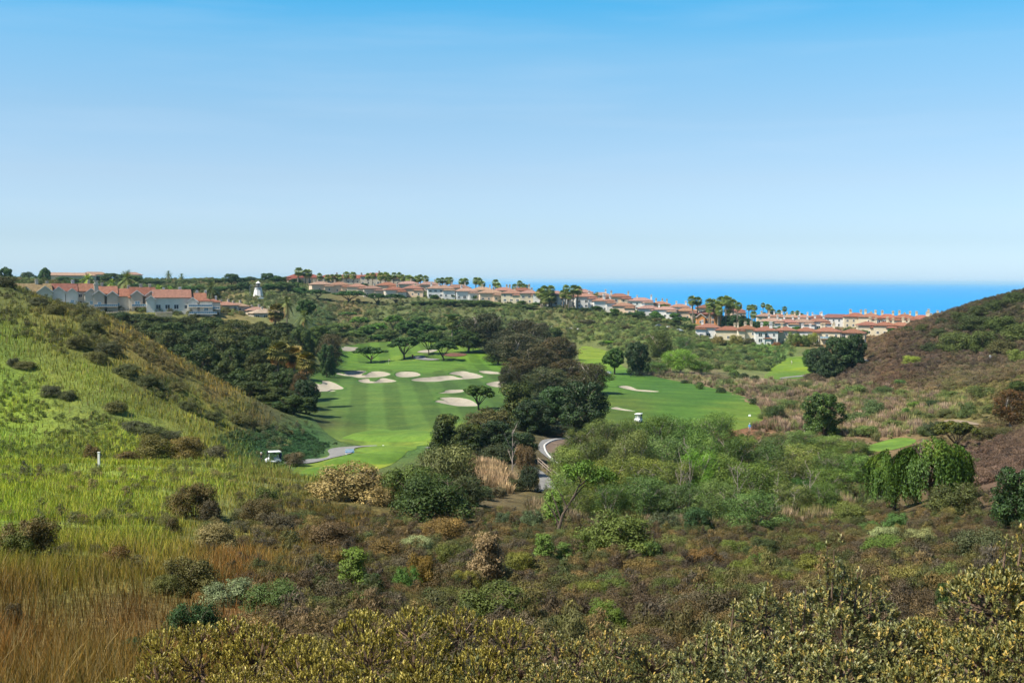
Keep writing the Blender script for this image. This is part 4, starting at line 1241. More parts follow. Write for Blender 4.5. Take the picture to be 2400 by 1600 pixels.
# long buildings on the ridge, deep red roofs
GH = 'long red roofed blocks on the far ridge'
house(712, 885, [(0, 0, 26, 12, 4.2, 'hip'), (-8, -8, 9, 7, 2.6, 'hip')], 'red roofed block on the ridge nearest the lighthouse', 'peach', (.23, .07, .055), .1, GH, [(3, 0, 1.2, 1.0)])
house(815, 880, [(0, 0, 44, 12, 4.0, 'hip'), (15, -8, 10, 8, 3.0, 'hip')], 'longest red roofed block on the ridge, behind the umbrella pines', 'beige', (.23, .075, .058), .05, GH, [(-8, 0, 1.2, 1), (10, 0, 1.2, 1)])
house(882, 872, [(0, 0, 22, 13, 6.0, 'hip'), (14, -3, 16, 10, 4.6, 'hip')], 'tall red roofed block at the palm end of the ridge', 'tan', (.24, .09, .065), -.1, GH, [(2, 0, 1.2, 1)])
# villas along the shoulder above the sea
GV = 'terracotta villas along the shoulder above the sea'
V = lambda u, Y, w, d, h, l, wall='cream', roof=RP, yaw=0.0, ch=((1.5, 0, 1.1, 1.0),), wing=True, dz=0.0, g=GV: house(u, Y, [(0, 0, w, d, h, 'hip')] + ([(w * .30, -d * .42, w * .46, d * .5, h - 1.1, 'hip')] if wing else []), l, wall, roof, yaw, g, ch, dz=dz)
V(752, 792, 14, 10, 4.6, 'villa with a long low roof at the umbrella pine end of the shoulder', 'peach', RS, .2, ((2, 0, 1, 1), (-4, 1, 1, 1)))
V(795, 795, 14, 10, 4.8, 'villa with salmon roof above the row of umbrella pines', 'peach', RP, .1, ((-3, 0, 1, 1), (3, 1, 1, 1)))
V(838, 790, 13, 10, 5.0, 'villa with broad salmon roof above the widest umbrella pine', 'cream', RP, -.1)
V(872, 785, 12, 9, 5.2, 'villa with brownish roof behind the row of umbrella pines', 'tan', (.23,.14,.11), .15)
V(908, 812, 14, 10, 5.0, 'villa with brick red roof under the big palm cluster', 'peach', RT, -.1, ((3, 0, 1, 1), (-3, 0, 1, 1)))
V(925, 775, 13, 10, 4.8, 'villa with dark red roof just above the last umbrella pine', 'beige', RT, .1)
V(958, 822, 14, 10, 4.8, 'villa with yellow upper wall below the three palms', 'cream', RS, .1)
V(968, 780, 13, 9, 5.0, 'villa with red roof and bare palm trunk in front', 'peach', RP, -.1)
V(1005, 828, 15, 10, 4.4, 'villa with flat salmon roof behind the arched white villa', 'peach', RS, 0, ((-3, 0, 1, 1), (4, 0, 1, 1)))
V(1032, 772, 17, 11, 5.8, 'long white villa with arched windows and several white chimneys', 'white', RS, .05, ((-6, 0, 1.1, 1.2), (-1, -1, 1.1, 1.1), (3, 1, 1, 1)))
V(1072, 820, 18, 11, 5.2, 'villa with the darkest brown roof on the skyline', 'tan', (.22,.13,.10), 0, ((-4, 0, 1.2, 1.1), (5, 0, 1, 1)))
V(1092, 770, 14, 10, 5.2, 'villa with pale roof next to the arched white villa', 'white', RS, .15, ((-3, 0, 1.1, 1.2),))
V(1130, 800, 15, 10, 5.2, 'villa with salmon roof behind the solitary palm pair', 'peach', RS, -.05, ((0, 0, 1.1, 1.1), (5, 0, 1, 1)))
V(1150, 762, 15, 10, 5.0, 'villa with wide pale roof over a peach wall', 'peach', RS, .1)
V(1180, 795, 14, 10, 5.4, 'villa with double white chimneys near the skyline', 'cream', RP, .1, ((2, 0, 1.1, 1.2), (4, 0, 1.1, 1.2)))
V(1200, 752, 13, 10, 5.6, 'cream villa with plain wall above the hedge trees', 'cream', RP, -.1)
V(1222, 800, 15, 10, 5.6, 'villa with dark ridge line and tall chimney by the palms', 'peach', RD, .05, ((5, 0, 1.3, 1.4), (-3, 0, 1, 1)))
V(1240, 748, 12, 9, 6.4, 'tall cream villa with open loggia above the bougainvillea', 'cream', RS, .05)
V(1268, 742, 10, 9, 7.0, 'narrow tall white house behind the bright palm clump', 'white', RP, 0, ())
V(1300, 738, 13, 9, 7.2, 'white house with glazed terraces between two palm clumps', 'white', RS, .1, ((-4, 0, 1, 1),))
V(1332, 742, 12, 9, 6.4, 'white house behind the slender palms with blue shutters', 'white', RS, -.1, ())
V(1362, 790, 15, 10, 6.6, 'villa with broad salmon roof against the sea', 'peach', RS, .05, ())
V(1372, 735, 13, 9, 7.0, 'white villa stepping down behind two umbrella pines', 'white', RP, .1, ((2, 0, 1.1, 1.2),))
V(1408, 790, 13, 9, 5.8, 'small white villa beside the lone feather palm', 'white', RS, 0, ((3, 0, 1.2, 1.2),))
V(1414, 728, 13, 9, 6.2, 'villa with tall white chimney in front of the round tower house', 'white', RP, .15, ((0, -2, 1.4, 2.0), (4, 0, 1.1, 1.1)))
V(1450, 775, 15, 10, 6.6, 'pink villa with red roof and tower bay by the sea', 'peach', RT, .05, ((-5, 0, 1.1, 1.2), (6, 0, 1, 1)))
V(1462, 722, 13, 9, 5.0, 'low villa with orange roof above the darkest umbrella pine', 'peach', RP, -.1)
V(1500, 770, 16, 10, 6.0, 'white villa with long salmon hipped roof against the sea', 'white', RS, 0, ((7, 0, 1.1, 1.2), (-2, 0, 1, 1)))
V(1520, 722, 13, 9, 4.8, 'low villa with pale roof and skylight bay', 'white', RS, .1, ((-3, 0, 1, 1),))
V(1548, 775, 12, 9, 5.6, 'villa with three brick chimneys by the sea', 'peach', RP, .1, ((-3, 0, 1.1, 1.3), (1, 0, 1, 1.2), (4, 0, 1, 1)))
V(1560, 718, 13, 9, 5.0, 'villa with salmon roof next to the round bushy palm', 'white', RS, -.1, ((-4, 0, 1, 1),))
V(1592, 768, 13, 9, 5.6, 'villa with small turret chimney nearest the palm pair', 'white', RP, 0, ((-2, 0, 1.1, 1.2), (4, 0, 1.1, 1.3)))
V(1610, 722, 12, 9, 5.0, 'peach villa with chimney between umbrella pines and orange house', 'peach', RP, .1, ((3, 0, 1, 1.2),))
house(1662, 700, [(0, 0, 14, 9, 6.0, 'hip'), (-5.5, -3.4, 5, 5, 4.4, 'gy'), (5, -3, 5, 5, 5.0, 'hip')], 'orange stucco house with arched gable under the tall palm grove', 'orange', RD, .1, GV, [(2, 0, 1.1, 1.1)])
V(1655, 772, 13, 10, 6.6, 'villa with dark red roof behind the tall palm grove', 'peach', RD, .1, ())
V(1722, 775, 13, 10, 6.6, 'villa with red roof half hidden by the palm grove', 'peach', RT, 0, ((4, 0, 1.1, 1.1),))
# rows above the tee on the far side
GR = 'terracotta houses in the rows beyond the far tee'
for i, u in enumerate((1795, 1825, 1855, 1885, 1915)):
    V(u, 800 - i * 4, 12, 9, 5.6, ORD[i] + ' house of the far row by the sea, counting from the tall palm grove', ('peach', 'white', 'peach', 'white', 'white')[i], (RS, RP, RS, RP, RD)[i], (.1, -.1, .05, 0, .1)[i], ((2, 0, 1, 1.1), (-3, 0, 1, 1)), i % 2 == 0, g=GR)
for i, (u, w, rf) in enumerate(((1810, 12, RS), (1846, 13, RP), (1880, 13, RS), (1918, 13, RP))):
    V(u, 715, w, 9, 4.8, ORD[i] + ' house of the middle row, counting from the tall palm grove', 'white', rf, (.1, -.05, .05, .1)[i], ((-2, 0, 1.1, 1.3), (3, 0, 1, 1.1)), True, g=GR)
V(1960, 760, 20, 10, 6.0, 'long white house with brown hipped roof before the open sea', 'white', (.22,.11,.08), 0, ((-9, 0, 1, 1), (9, 0, 1.2, 1.5)), False, g=GR)
for i, (u, Y, w, h) in enumerate(((2005, 730, 14, 6.6), (2040, 720, 13, 6.8), (2080, 715, 14, 6.4), (2120, 712, 14, 6.4), (2160, 708, 14, 6.0), (2195, 705, 12, 5.0))):
    V(u, Y, w, 11, h, ORD[i] + ' broad terracotta roof above the brown hill, counting from the sea side', 'cream', RT if i % 2 else (.28, .115, .07), (.1, -.1, .05, 0, -.1, .1)[i], ((-3, 1, 1.3, 1.5), (3, -1, 1.2, 1.4), (0, 3, 1.1, 1.2))[: 2 + i % 2], True, g=GR)
for i, (u, Y, w) in enumerate(((2035, 655, 12), (2075, 650, 12), (2112, 648, 12))):
    V(u, Y, w, 9, 5.2, ORD[i] + ' house above the dark pines beside the brown hill, counting from the tee', 'cream', RT, (.1, 0, -.1)[i], ((1, 0, 1.2, 1.6), (4, 0, 1.1, 1.3)), True, g=GR)
# nearest row
GN = 'houses in the nearest row above the far tee'
house(1660, 622, [(0, 0, 12, 9, 5.2, 'hip'), (-4, -3.5, 5, 4, 4.4, 'hip')], 'white house with low red roof at the thicket end of the nearest row', 'white', RT, .05, GN, [(-3, 0, 1.1, 1.2)])
house(1708, 618, [(0, 0, 13, 9, 5.0, 'hip')], 'cream house screened by yellow shrubs in the nearest row', 'cream', RT, 0, GN, [(3, 0, 1, 1.1), (4.6, 0, 1, 1.2)])
house(1752, 606, [(0, 0, 9.5, 9, 6.4, 'hip'), (-3.4, -4, 3, 3, 5.6, 'hip')], 'cream house with bright side wall beside the white house', 'cream', RT, .12, GN, [(-1, 1, 1.1, 1.3), (2, 1, 1.1, 1.4)])
house(1795, 600, [(0, 0, 11.5, 10, 6.2, 'hip'), (-3, -5.6, 4.6, 3, 6.0, 'hip'), (.6, -5.6, 3.4, 2.2, 2.4, 'hip')], 'large white house with plain wall and small red porch roof', 'white', RT, .05, GN, [(2.4, -2, 1.5, 1.8), (-2, 1, 1.1, 1.2)])
house(1842, 606, [(0, 0, 10, 9, 6.0, 'hip'), (-3.6, -3.8, 3, 3, 5.2, 'hip')], 'cream house with shaded porch next to the large white house', 'cream', RT, .05, GN, [(-2, 0, 1, 1.1)])
house(1890, 610, [(0, 0, 10.5, 9, 5.6, 'hip')], 'white house behind bright green shrubs in the nearest row', 'white', RT, -.05, GN, [(-2, 0, 1, 1.1), (2, 0, 1.1, 1.1)])
house(1940, 598, [(0, 0, 13, 10, 6.2, 'hip'), (-5, -4, 3, 3, 5.6, 'hip')], 'cream house with veranda and wide windows above the dark pines', 'cream', RT, -.08, GN, [(-3, 0, 1, 1.2), (-1.6, 0, 1, 1.2), (3, 0, 1.2, 1.5)], balcony=[(-.5, 5, 2.9, -5)])
house(2000, 606, [(0, 0, 12, 9, 5.6, 'hip')], 'cream house with red roof behind the tallest dark pine', 'cream', RT, -.1, GN, [(2, 0, 1, 1.1)])
# chimneys and roofs showing over the brown hill
for i, (u, Y) in enumerate(((2262, 660), (2180, 690))):
    V(u, Y, 12, 9, 8.0 if i == 0 else 6.0, ('house with pale chimney just showing over the brown hill crest', 'low terracotta house tucked behind the shoulder of the brown hill')[i], 'cream', RT, 0, ((-1, 0, 1.4, 2.4), (4, 0, 1.3, 2.0)), False, g=GR)
# pale buildings far off on the left skyline
GF = 'pale low buildings on the far skyline above the townhouses'
for i, (u, Y, w) in enumerate(((58, 640, 16), (140, 880, 24), (182, 880, 26), (222, 900, 20), (312, 930, 14))):
    house(u, Y, [(0, 0, w, 10, 4.6 if i else 4.0, 'hip')], ('yellowish roof behind the first townhouse on the skyline', 'pale low building on the skyline beside the round dark tree', 'widest pale low building on the skyline', 'brownish low building on the skyline behind the palms', 'faint low building on the skyline beside the two far palms')[i], 'cream' if i != 3 else 'beige', RS if i else RB, 0, GF, [(2, 0, 1, 1)] if i == 0 else [], win=i > 0)

# ------------------------------------------------------------------ lighthouse-shaped tower
g = gd(605, 700)
lt = empty('lighthouse', (g.x, g.y, g.z - .3), .3)
def ring(r, z, n=8): return [(r * math.cos(2 * math.pi * (k + .5) / n), r * math.sin(2 * math.pi * (k + .5) / n), z) for k in range(n)]
def lathe(prof, n=8):
    m = MB(); vs, fs = [], []
    for r, z in prof: vs += ring(r, z, n)
    for i in range(len(prof) - 1):
        for k in range(n):
            fs.append((i * n + k, i * n + (k + 1) % n, (i + 1) * n + (k + 1) % n, (i + 1) * n + k))
    fs.append(tuple(range((len(prof) - 1) * n, len(prof) * n)))
    return m.add(vs, fs)
lathe([(3.7, -1.0), (3.7, .3), (3.25, .5), (2.0, 6.6), (2.0, 6.8)]).build('tower', WALL['white'], lt)
lathe([(2.0, 6.8), (2.6, 7.0), (2.6, 7.2), (1.0, 7.2)]).build('gallery', M_DARKTRIM, lt)
rl = MB()
for k in range(16):
    a = 2 * math.pi * k / 16
    rl.box((2.5 * math.cos(a), 2.5 * math.sin(a), 7.7), (.07, .07, 1.0))
for k in range(8):
    a0, a1 = ring(2.5, 8.15)[k], ring(2.5, 8.15)[(k + 1) % 8]
    rl.tube([a0, a1], .05, 4)
rl.build('railing', M_DARKTRIM, lt)
ln = lathe([(1.15, 7.2), (1.15, 9.0)]).build('lantern', M_GLASS, lt)
lathe([(1.5, 9.0), (1.5, 9.15), (.2, 10.0), (.12, 10.5)]).build('lantern_roof', M_TRIM, ln)
for k in range(8):
    a = 2 * math.pi * (k + .5) / 8
    MB().box((1.16 * math.cos(a), 1.16 * math.sin(a), 8.1), (.12, .12, 1.8)).build('glazing_bar', M_TRIM, ln)
for a in (-1.2, -2.0, -2.75):
    for zz, rr_ in ((5.4, 2.27),):
        wo = link('window', ME_WFRAME, lt, (rr_ * .96 * math.cos(a), rr_ * .96 * math.sin(a), zz), (0, 0, a + math.pi / 2), (.85, 1, 1.2))
        link('pane', ME_PANE, wo)
tag(lt, 'white tapering lighthouse tower with dark gallery and lantern', 'lighthouse')
# ================================================================== TREES AND SHRUBS, ONE BY ONE
# ---- pine grove below the townhouses
GP = 'dark pines of the grove below the townhouses'
_rows = [
 ('back', 455, [(238, 732), (285, 735), (335, 738), (388, 741), (440, 744), (495, 747), (550, 749), (610, 752), (660, 756)], 88),
 ('fourth', 412, [(285, 752), (340, 755), (398, 758), (460, 760), (522, 764), (585, 766), (648, 768), (705, 764)], 92),
 ('third', 368, [(335, 772), (395, 775), (462, 778), (530, 782), (600, 786), (668, 790)], 98),
 ('second', 325, [(420, 806), (476, 803), (545, 815), (615, 822), (686, 832)], 98),
 ('front', 285, [(560, 862), (618, 854), (668, 868), (530, 840)], 98),
 ('lowest', 258, [(590, 892), (640, 905), (688, 925), (622, 935)], 100)]
for nm, Y, lst, w in _rows:
    for i, (u, vt) in enumerate(lst):
        k = rng.uniform(.6, .95)
        plant('pine', 'pine_tree', u, vt + rng.uniform(-4, 4), w * rng.uniform(.9, 1.15), Y + rng.uniform(-10, 10), tint=(k * rng.uniform(.9, 1.35), k, k * .95),
              label=f'{ORD[i]} dark pine from the grass crest in the {nm} row of the grove', group=GP)
plant('broad', 'pine_tree', 716, 888, 74, 262, tint=(.75, .75, .8), label='darkest tree at the corner of the grove, beside the broad bunker', group=GP)
plant('broad', 'pine_tree', 668, 938, 96, 252, tint=(.9, 1, .9), label='low dark tree in front of the grove, next to the ivy slope', group=GP)
plant('broad', 'pine_tree', 612, 925, 70, 258, tint=(1.3, 1.1, 1), label='low brownish tree in front of the grove, over the scrub edge', group=GP)
plant('broad', 'round_tree', 766, 804, 50, vb=884, tint=(1.0, 1.05, .9), label='upright dark tree on a bare trunk between grove and winding bunker', var=1)
plant('euc', 'eucalyptus_tree', 775, 782, 78, 425, tint=(1.15, .95, .8), label='loose brown tree behind the upright dark tree of the grove')
plant('skirt_palm', 'palm_tree', 648, 812, 56, 300, tint=(1.2, .9, .7), label='shaggy brown skirted palm inside the pine grove', cat='palm')
plant('skirt_palm', 'palm_tree', 690, 822, 50, 305, tint=(1.5, .85, .6), label='rusty skirted palm next to the shaggy palm in the grove', cat='palm')
plant('skirt_palm', 'palm_tree', 722, 836, 52, 285, tint=(1.3, .9, .65), label='brown skirted palm nearest the fairway in the grove', cat='palm')
plant('euc', 'rusty_tree', 700, 872, 60, 276, tint=(1.2, .8, .6), label='rust coloured tree between palm and darkest grove tree')
# ---- open trees round the green
GU = 'spreading flat-topped trees behind the green'
plant('umbrella', 'spreading_tree', 867, 811, 82, vb=851, tint=(.75, .85, .7), label='low spreading tree on forked trunk nearest the grove, behind the green', group=GU)
plant('umbrella', 'spreading_tree', 948, 789, 88, vb=842, tint=(.65, .75, .65), label='dark spreading tree with V-shaped trunk by the concrete pad', group=GU)
plant('umbrella', 'spreading_tree', 1040, 798, 78, vb=845, tint=(.7, .75, .65), label='dark spreading tree nearest the rusty mulch bed', group=GU)
plant('umbrella', 'spreading_tree', 1003, 780, 66, vb=831, tint=(.8, .85, .75), label='spreading tree with leaning trunk behind the concrete pad', group=GU)
plant('pine', 'dense_pine', 1098, 776, 98, vb=826, tint=(.7, .8, .7), label='wide dense dark pine beside the rusty mulch bed')
plant('pine', 'dense_pine', 1062, 788, 66, 520, tint=(.75, .8, .7), label='smaller dense pine behind the dark spreading trees')
plant('skirt_palm', 'palm_tree', 1059, 748, 34, 545, tint=(.8, .8, .6), label='single dark palm rising above the trees behind the green', cat='palm')
for i, (k, u, vt, w, Y, tn, l) in enumerate((
  ('umbrella', 840, 741, 58, 605, (1.9, 1.8, 1.2), 'bright topped umbrella tree beyond the green, nearest the grove'),
  ('umbrella', 888, 756, 54, 590, (1.9, 2.0, 1.1), 'bright green umbrella tree in front of the tallest one'),
  ('umbrella', 922, 737, 52, 610, (1.7, 1.6, 1.0), 'tallest bright topped umbrella tree beyond the green'),
  ('round', 952, 751, 68, 600, (1.0, 1.05, .9), 'mid green round tree right of the tallest umbrella tree'),
  ('pine', 832, 773, 64, 560, (1.6, 1.7, 1.6), 'grey-green dome tree on the rough beyond the green'),
  ('round', 885, 782, 46, 555, (1.3, 1.35, 1.0), 'small green tree standing at the pale sand patch'),
  ('pine', 792, 757, 82, 580, (1.5, 1.5, 1.4), 'wide grey-green tree above the loose brown tree'),
  ('round', 1000, 757, 50, 600, (.9, 1.0, .9), 'dark round tree above the small pale sand patch'),
  ('round', 1030, 762, 46, 610, (1.1, 1.15, 1.0), 'mid green tree beside the single dark palm'),
  ('broad', 712, 772, 60, 450, (1.2, 1.2, 1.1), 'dark tree where the grove meets the far slope'))):
    plant(k, 'garden_tree', u, vt, w, Y, tint=tn, label=l, group='trees beyond the green')
# ---- brown eucalyptus belt between the fairways
GE = 'brown eucalyptus belt between the fairways'
for u, vt, w, Y, tn, l in (
  (1140, 733, 118, 485, (.62, .66, .62), 'dark grey-brown eucalyptus at the far end of the belt'),
  (1226, 748, 88, 475, (.72, .66, .62), 'brown-grey eucalyptus by the pale slope road'),
  (1216, 782, 108, 425, (1.0, .98, .95), 'grey-green eucalyptus in the middle of the belt, bunker side'),
  (1306, 788, 104, 405, (1.12, .86, .74), 'reddish brown eucalyptus facing the lime green fairway corner'),
  (1165, 795, 62, 440, (.62, .7, .62), 'slim dark eucalyptus over the dense pine'),
  (1222, 838, 92, 345, (1.0, .8, .65), 'brown eucalyptus above the half hidden bunker'),
  (1332, 840, 104, 332, (1.1, .82, .68), 'rusty eucalyptus in the centre of the belt'),
  (1392, 850, 84, 312, (1.0, .92, .82), 'grey-brown eucalyptus on the cart side of the belt'),
  (1285, 862, 118, 292, (1.0, 1.12, .95), 'olive grey eucalyptus behind the big dark tree'),
  (1185, 860, 46, 330, (.7, .75, .65), 'small dark eucalyptus beside the half hidden bunker'),
  (1262, 812, 84, 380, (.95, .8, .68), 'brown eucalyptus filling the heart of the belt'),
  (1262, 765, 70, 460, (.7, .7, .62), 'dull eucalyptus between the belt heart and the slope road'),
  (1352, 880, 80, 300, (.85, .85, .7), 'dull olive eucalyptus over the big dark tree'),
  (1180, 775, 60, 455, (.6, .62, .55), 'dark eucalyptus over the smaller bunkers')):
    plant('euc', 'eucalyptus_tree', u, vt, w * 1.22, Y, tint=tn, label=l, group=GE)
plant('broad', 'broad_tree', 1372, 892, 134, 244, tint=(.62, .66, .6), label='big rounded dark tree beside the bend of the cart path')
plant('broad', 'broad_tree', 1300, 905, 92, 250, tint=(1.2, 1.25, 1.3), label='greyish tree merging with the big rounded dark tree')
plant('juniper', 'dark_conifer', 1215, 896, 112, 240, tint=(.8, .7, .65), label='very dark ragged conifer above the bare grey tree')
plant('broad', 'broad_tree', 1250, 935, 110, 232, tint=(.6, .6, .55), label='black-green tree between ragged conifer and cart path bend')
plant('umbrella', 'spreading_tree', 1122, 901, 102, vb=962, tint=(.95, .9, .6), label='spreading tree with curved limbs leaning over the strip bunkers')
plant('juniper', 'dark_conifer', 1046, 964, 96, vb=1064, tint=(.75, .7, .6), label='dark upright conifer on the fairway edge of the ivy mound')
plant('juniper', 'dark_conifer', 1098, 994, 92, vb=1072, tint=(.75, .7, .6), label='lower dark conifer tucked against the ivy mound')
plant('bush', 'ivy_mound', 1140, 954, 150, 212, tint=(.06, .058, .018), label='rusty green ivy mound beneath the leaning spreading tree', cat='shrub')
plant('broad', 'dark_tree', 1160, 985, 120, 203, tint=(.65, .62, .55), label='dark spreading tree on the ivy bank behind the bare grey tree')
plant('broad', 'dark_tree', 1222, 1012, 96, 194, tint=(.6, .62, .55), label='dark tree on the ivy bank beside the timber railing')
plant('bush', 'ivy_mound', 1175, 1040, 130, 194, tint=(.035, .045, .018), label='dark green ivy bank behind the bare grey tree', cat='shrub')
plant('bush', 'ivy_mound', 1115, 1035, 120, 197, tint=(.04, .048, .018), label='dark ivy bank below the lower dark conifer', cat='shrub')
plant('bare', 'bare_tree', 1201, 982, 56, vb=1112, label='leafless grey tree in front of the dark ivy bank')
plant('bush', 'shrub', 1232, 1042, 60, vb=1116, tint=(.11, .075, .035), label='brown leafed shrub beside the timber railing', cat='shrub')
plant('bush', 'shrub', 1240, 1086, 64, vb=1150, tint=(.022, .034, .014), label='blackish green shrub at the lower end of the cart path', cat='shrub')
plant('bush', 'shrub', 1205, 1118, 50, vb=1150, tint=(.05, .055, .02), label='small olive shrub left of the lower cart path', cat='shrub')
plant('bush', 'shrub', 1288, 992, 130, 236, tint=(.02, .032, .012), label='dark hedge under the big trees at the path bend', cat='shrub')
plant('bush', 'shrub', 1285, 1062, 60, 205, tint=(.05, .085, .02), label='green verge hedge inside the path bend', cat='shrub')
# ---- right fairway and beyond
for k, u, vt, w, vb, Y, tn, l in (
  ('round', 1440, 815, 60, 877, None, (.95, 1.0, .75), 'round tree on a clear trunk at the corner of the cart fairway'),
  ('broad', 1492, 801, 72, 880, None, (.75, .75, .75), 'dark tree touching the round tree by the dark fence'),
  ('euc', 1546, 776, 76, None, 470, (1.3, 1.6, .9), 'tall yellow-green tree behind the dark tree by the fence'),
  ('round', 1424, 797, 44, None, 540, (3.0, 3.0, 1.3), 'small lime tree at the end of the lime fairway'),
  ('willow', 1598, 818, 100, 873, None, (1.35, 1.55, .75), 'bright lime bushy tree above the dark fence'),
  ('willow', 1540, 846, 78, 876, None, (.6, .75, .6), 'dark green bushy tree left of the bright lime one'),
  ('willow', 1648, 846, 60, 876, None, (.9, 1.05, .7), 'green bushy tree right of the bright lime one'),
  ('willow', 1605, 788, 54, None, 520, (.75, .85, .85), 'grey-green tree below the parked white car'),
  ('willow', 1655, 800, 46, None, 540, (1.0, 1.1, .9), 'pale green bush under the nearest row of houses'),
  ('euc', 1378, 748, 56, None, 640, (1.3, 1.2, 1.3), 'grey-mauve tree on the pale slope, nearest the belt'),
  ('euc', 1430, 752, 40, None, 640, (1.25, 1.1, 1.15), 'mauve-brown tree next to the grey-mauve one'),
  ('euc', 1464, 763, 44, None, 625, (1.25, 1.15, 1.15), 'mauve-brown tree with ragged outline above the lime fairway'),
  ('round', 1490, 769, 34, None, 620, (2.2, 1.0, 1.0), 'small plum red tree beside the mauve trees'),
  ('euc', 1272, 755, 42, None, 600, (1.3, 1.15, 1.2), 'grey-mauve tree beside the slope road end'),
  ('pine', 1302, 768, 44, None, 560, (.9, .95, .95), 'dark tree just right of the brown belt'),
  ('euc', 1338, 800, 40, None, 450, (.9, .7, .6), 'small brown tree at the lime fairway edge')):
    plant(k, 'tree', u, vt, w, Y, vb, tint=tn, label=l)
GQ = 'umbrella pines below the villas'
_q = [(742, 678, 76, 736), (820, 680, 86, 736), (882, 687, 62, 732), (925, 688, 60, 732), (1340, 721, 40, 705), (1371, 721, 40, 705), (1434, 731, 42, 690), (1486, 731, 58, 690), (1542, 737, 52, 680), (1596, 742, 64, 676), (1616, 760, 44, 660), (1448, 745, 44, 680), (1570, 755, 44, 668)]
for i, (u, vt, w, Y) in enumerate(_q):
    k = rng.uniform(.75, 1.0)
    plant('umbrella' if w > 50 else 'pine', 'umbrella_pine', u, vt, w, Y, tint=(k * .8, k * .95, k * .9), label=f'{ORD[i]} umbrella pine in the line below the villas, counting from the lighthouse', group=GQ)
GK = 'hedge trees under the white villas'
for i, (u, vt, w) in enumerate(((985, 706, 60), (1020, 704, 58), (1056, 703, 60), (1094, 702, 58), (1132, 703, 60), (1165, 711, 50), (1200, 713, 52), (1235, 714, 54), (1258, 722, 40), (1285, 738, 46), (1315, 742, 44))):
    k = rng.uniform(.75, 1.15)
    plant('pine', 'hedge_tree', u, vt, w, 722 + rng.uniform(-8, 8), tint=(k * 1.25, k * 1.4, k * 1.2), label=f'{ORD[i]} rounded tree of the hedge under the white villas, from the umbrella pines', group=GK)
# ---- around the townhouses and the lighthouse
for k, nm, u, vt, w, Y, tn, l, c in (
  ('round', 'tree', 716, 699, 54, 505, (.8, .85, .7), 'dark tree behind the palms at the top of the grove', 'tree'),
  ('feather_palm', 'palm_tree', 672, 702, 40, 475, (.8, .75, .6), 'dark palm left of the dark tree at the top of the grove', 'palm'),
  ('skirt_palm', 'palm_tree', 643, 724, 44, 462, (1.2, .8, .6), 'brown shaggy palm at the top edge of the grove', 'palm'),
  ('feather_palm', 'palm_tree', 712, 732, 42, 452, (.9, .85, .6), 'palm in front of the dark tree at the top of the grove', 'palm'),
  ('feather_palm', 'palm_tree', 298, 646, 56, 520, (1.0, 1.0, .8), 'tall feather palm rising behind the townhouses', 'palm'),
  ('feather_palm', 'palm_tree', 262, 659, 30, 540, (1.4, 1.5, .8), 'small yellow-green palm beside the tall feather palm', 'palm'),
  ('feather_palm', 'palm_tree', 206, 649, 40, 560, (1.6, 1.7, .8), 'bushy yellow-green palm behind the tall tan chimney', 'palm'),
  ('feather_palm', 'palm_tree', 493, 668, 46, 560, (.6, .6, .55), 'dark palm behind the grove end of the townhouses', 'palm'),
  ('feather_palm', 'palm_tree', 372, 673, 34, 560, (1.6, 1.8, .8), 'low yellow-green palm behind the long terracotta roof', 'palm'),
  ('feather_palm', 'palm_tree', 400, 676, 30, 565, (1.4, 1.7, .9), 'low green palm between chimney and dark palm behind the townhouses', 'palm'),
  ('feather_palm', 'palm_tree', 395, 637, 18, 905, (.7, .8, .9), 'lone palm standing on the skyline', 'palm'),
  ('feather_palm', 'palm_tree', 425, 644, 18, 905, (.7, .8, .9), 'shorter lone palm on the skyline beside the taller one', 'palm'),
  ('pine', 'tree', 452, 690, 60, 620, (2.2, 2.6, 1.8), 'light green bush in the garden behind the townhouse terraces', 'shrub'),
  ('pine', 'tree', 420, 683, 46, 640, (2.0, 2.5, 1.8), 'light green bush behind the long terracotta roof', 'shrub'),
  ('round', 'tree', 106, 627, 36, 700, (.95, 1.0, 1.2), 'round dark tree standing alone on the skyline', 'tree'),
  ('round', 'tree', 14, 624, 40, 690, (1.0, 1.0, 1.1), 'hazy tree on the skyline above the grassy crest', 'tree'),
  ('pine', 'tree', 66, 638, 46, 760, (.8, .9, 1.0), 'low dark dome tree on the skyline beside the round tree', 'tree'),
  ('bush', 'bush', 10, 645, 66, 246, (.045, .05, .02), 'dark bush on the grassy crest at the picture edge', 'shrub')):
    plant(k, nm, u, vt, w, Y, tint=tn, label=l, cat=c)
GS = 'trees of the far skyline wood'
_sk = [(150, 648, 44, 860), (172, 652, 40, 840), (205, 650, 44, 880), (236, 646, 44, 890), (262, 640, 50, 880), (290, 642, 44, 870), (316, 646, 46, 880), (345, 655, 40, 860), (368, 657, 40, 850), (405, 657, 40, 870), (432, 656, 42, 860), (462, 656, 38, 880), (488, 655, 36, 870), (512, 652, 38, 860), (543, 641, 40, 850), (566, 650, 36, 860), (586, 648, 34, 880), (628, 639, 40, 880), (650, 646, 34, 870), (672, 648, 36, 880), (694, 652, 34, 870)]
for i, (u, vt, w, Y) in enumerate(_sk):
    k = rng.uniform(.8, 1.15)
    plant(('round', 'pine', 'broad')[i % 3], 'skyline_tree', u, vt, w * 1.15, Y, tint=(k * 1.1, k * 1.15, k * 1.25), label=f'{ORD[i]} tree of the far skyline wood, counting from the round dark tree', group=GS)
GT = 'dark trees round the lighthouse'
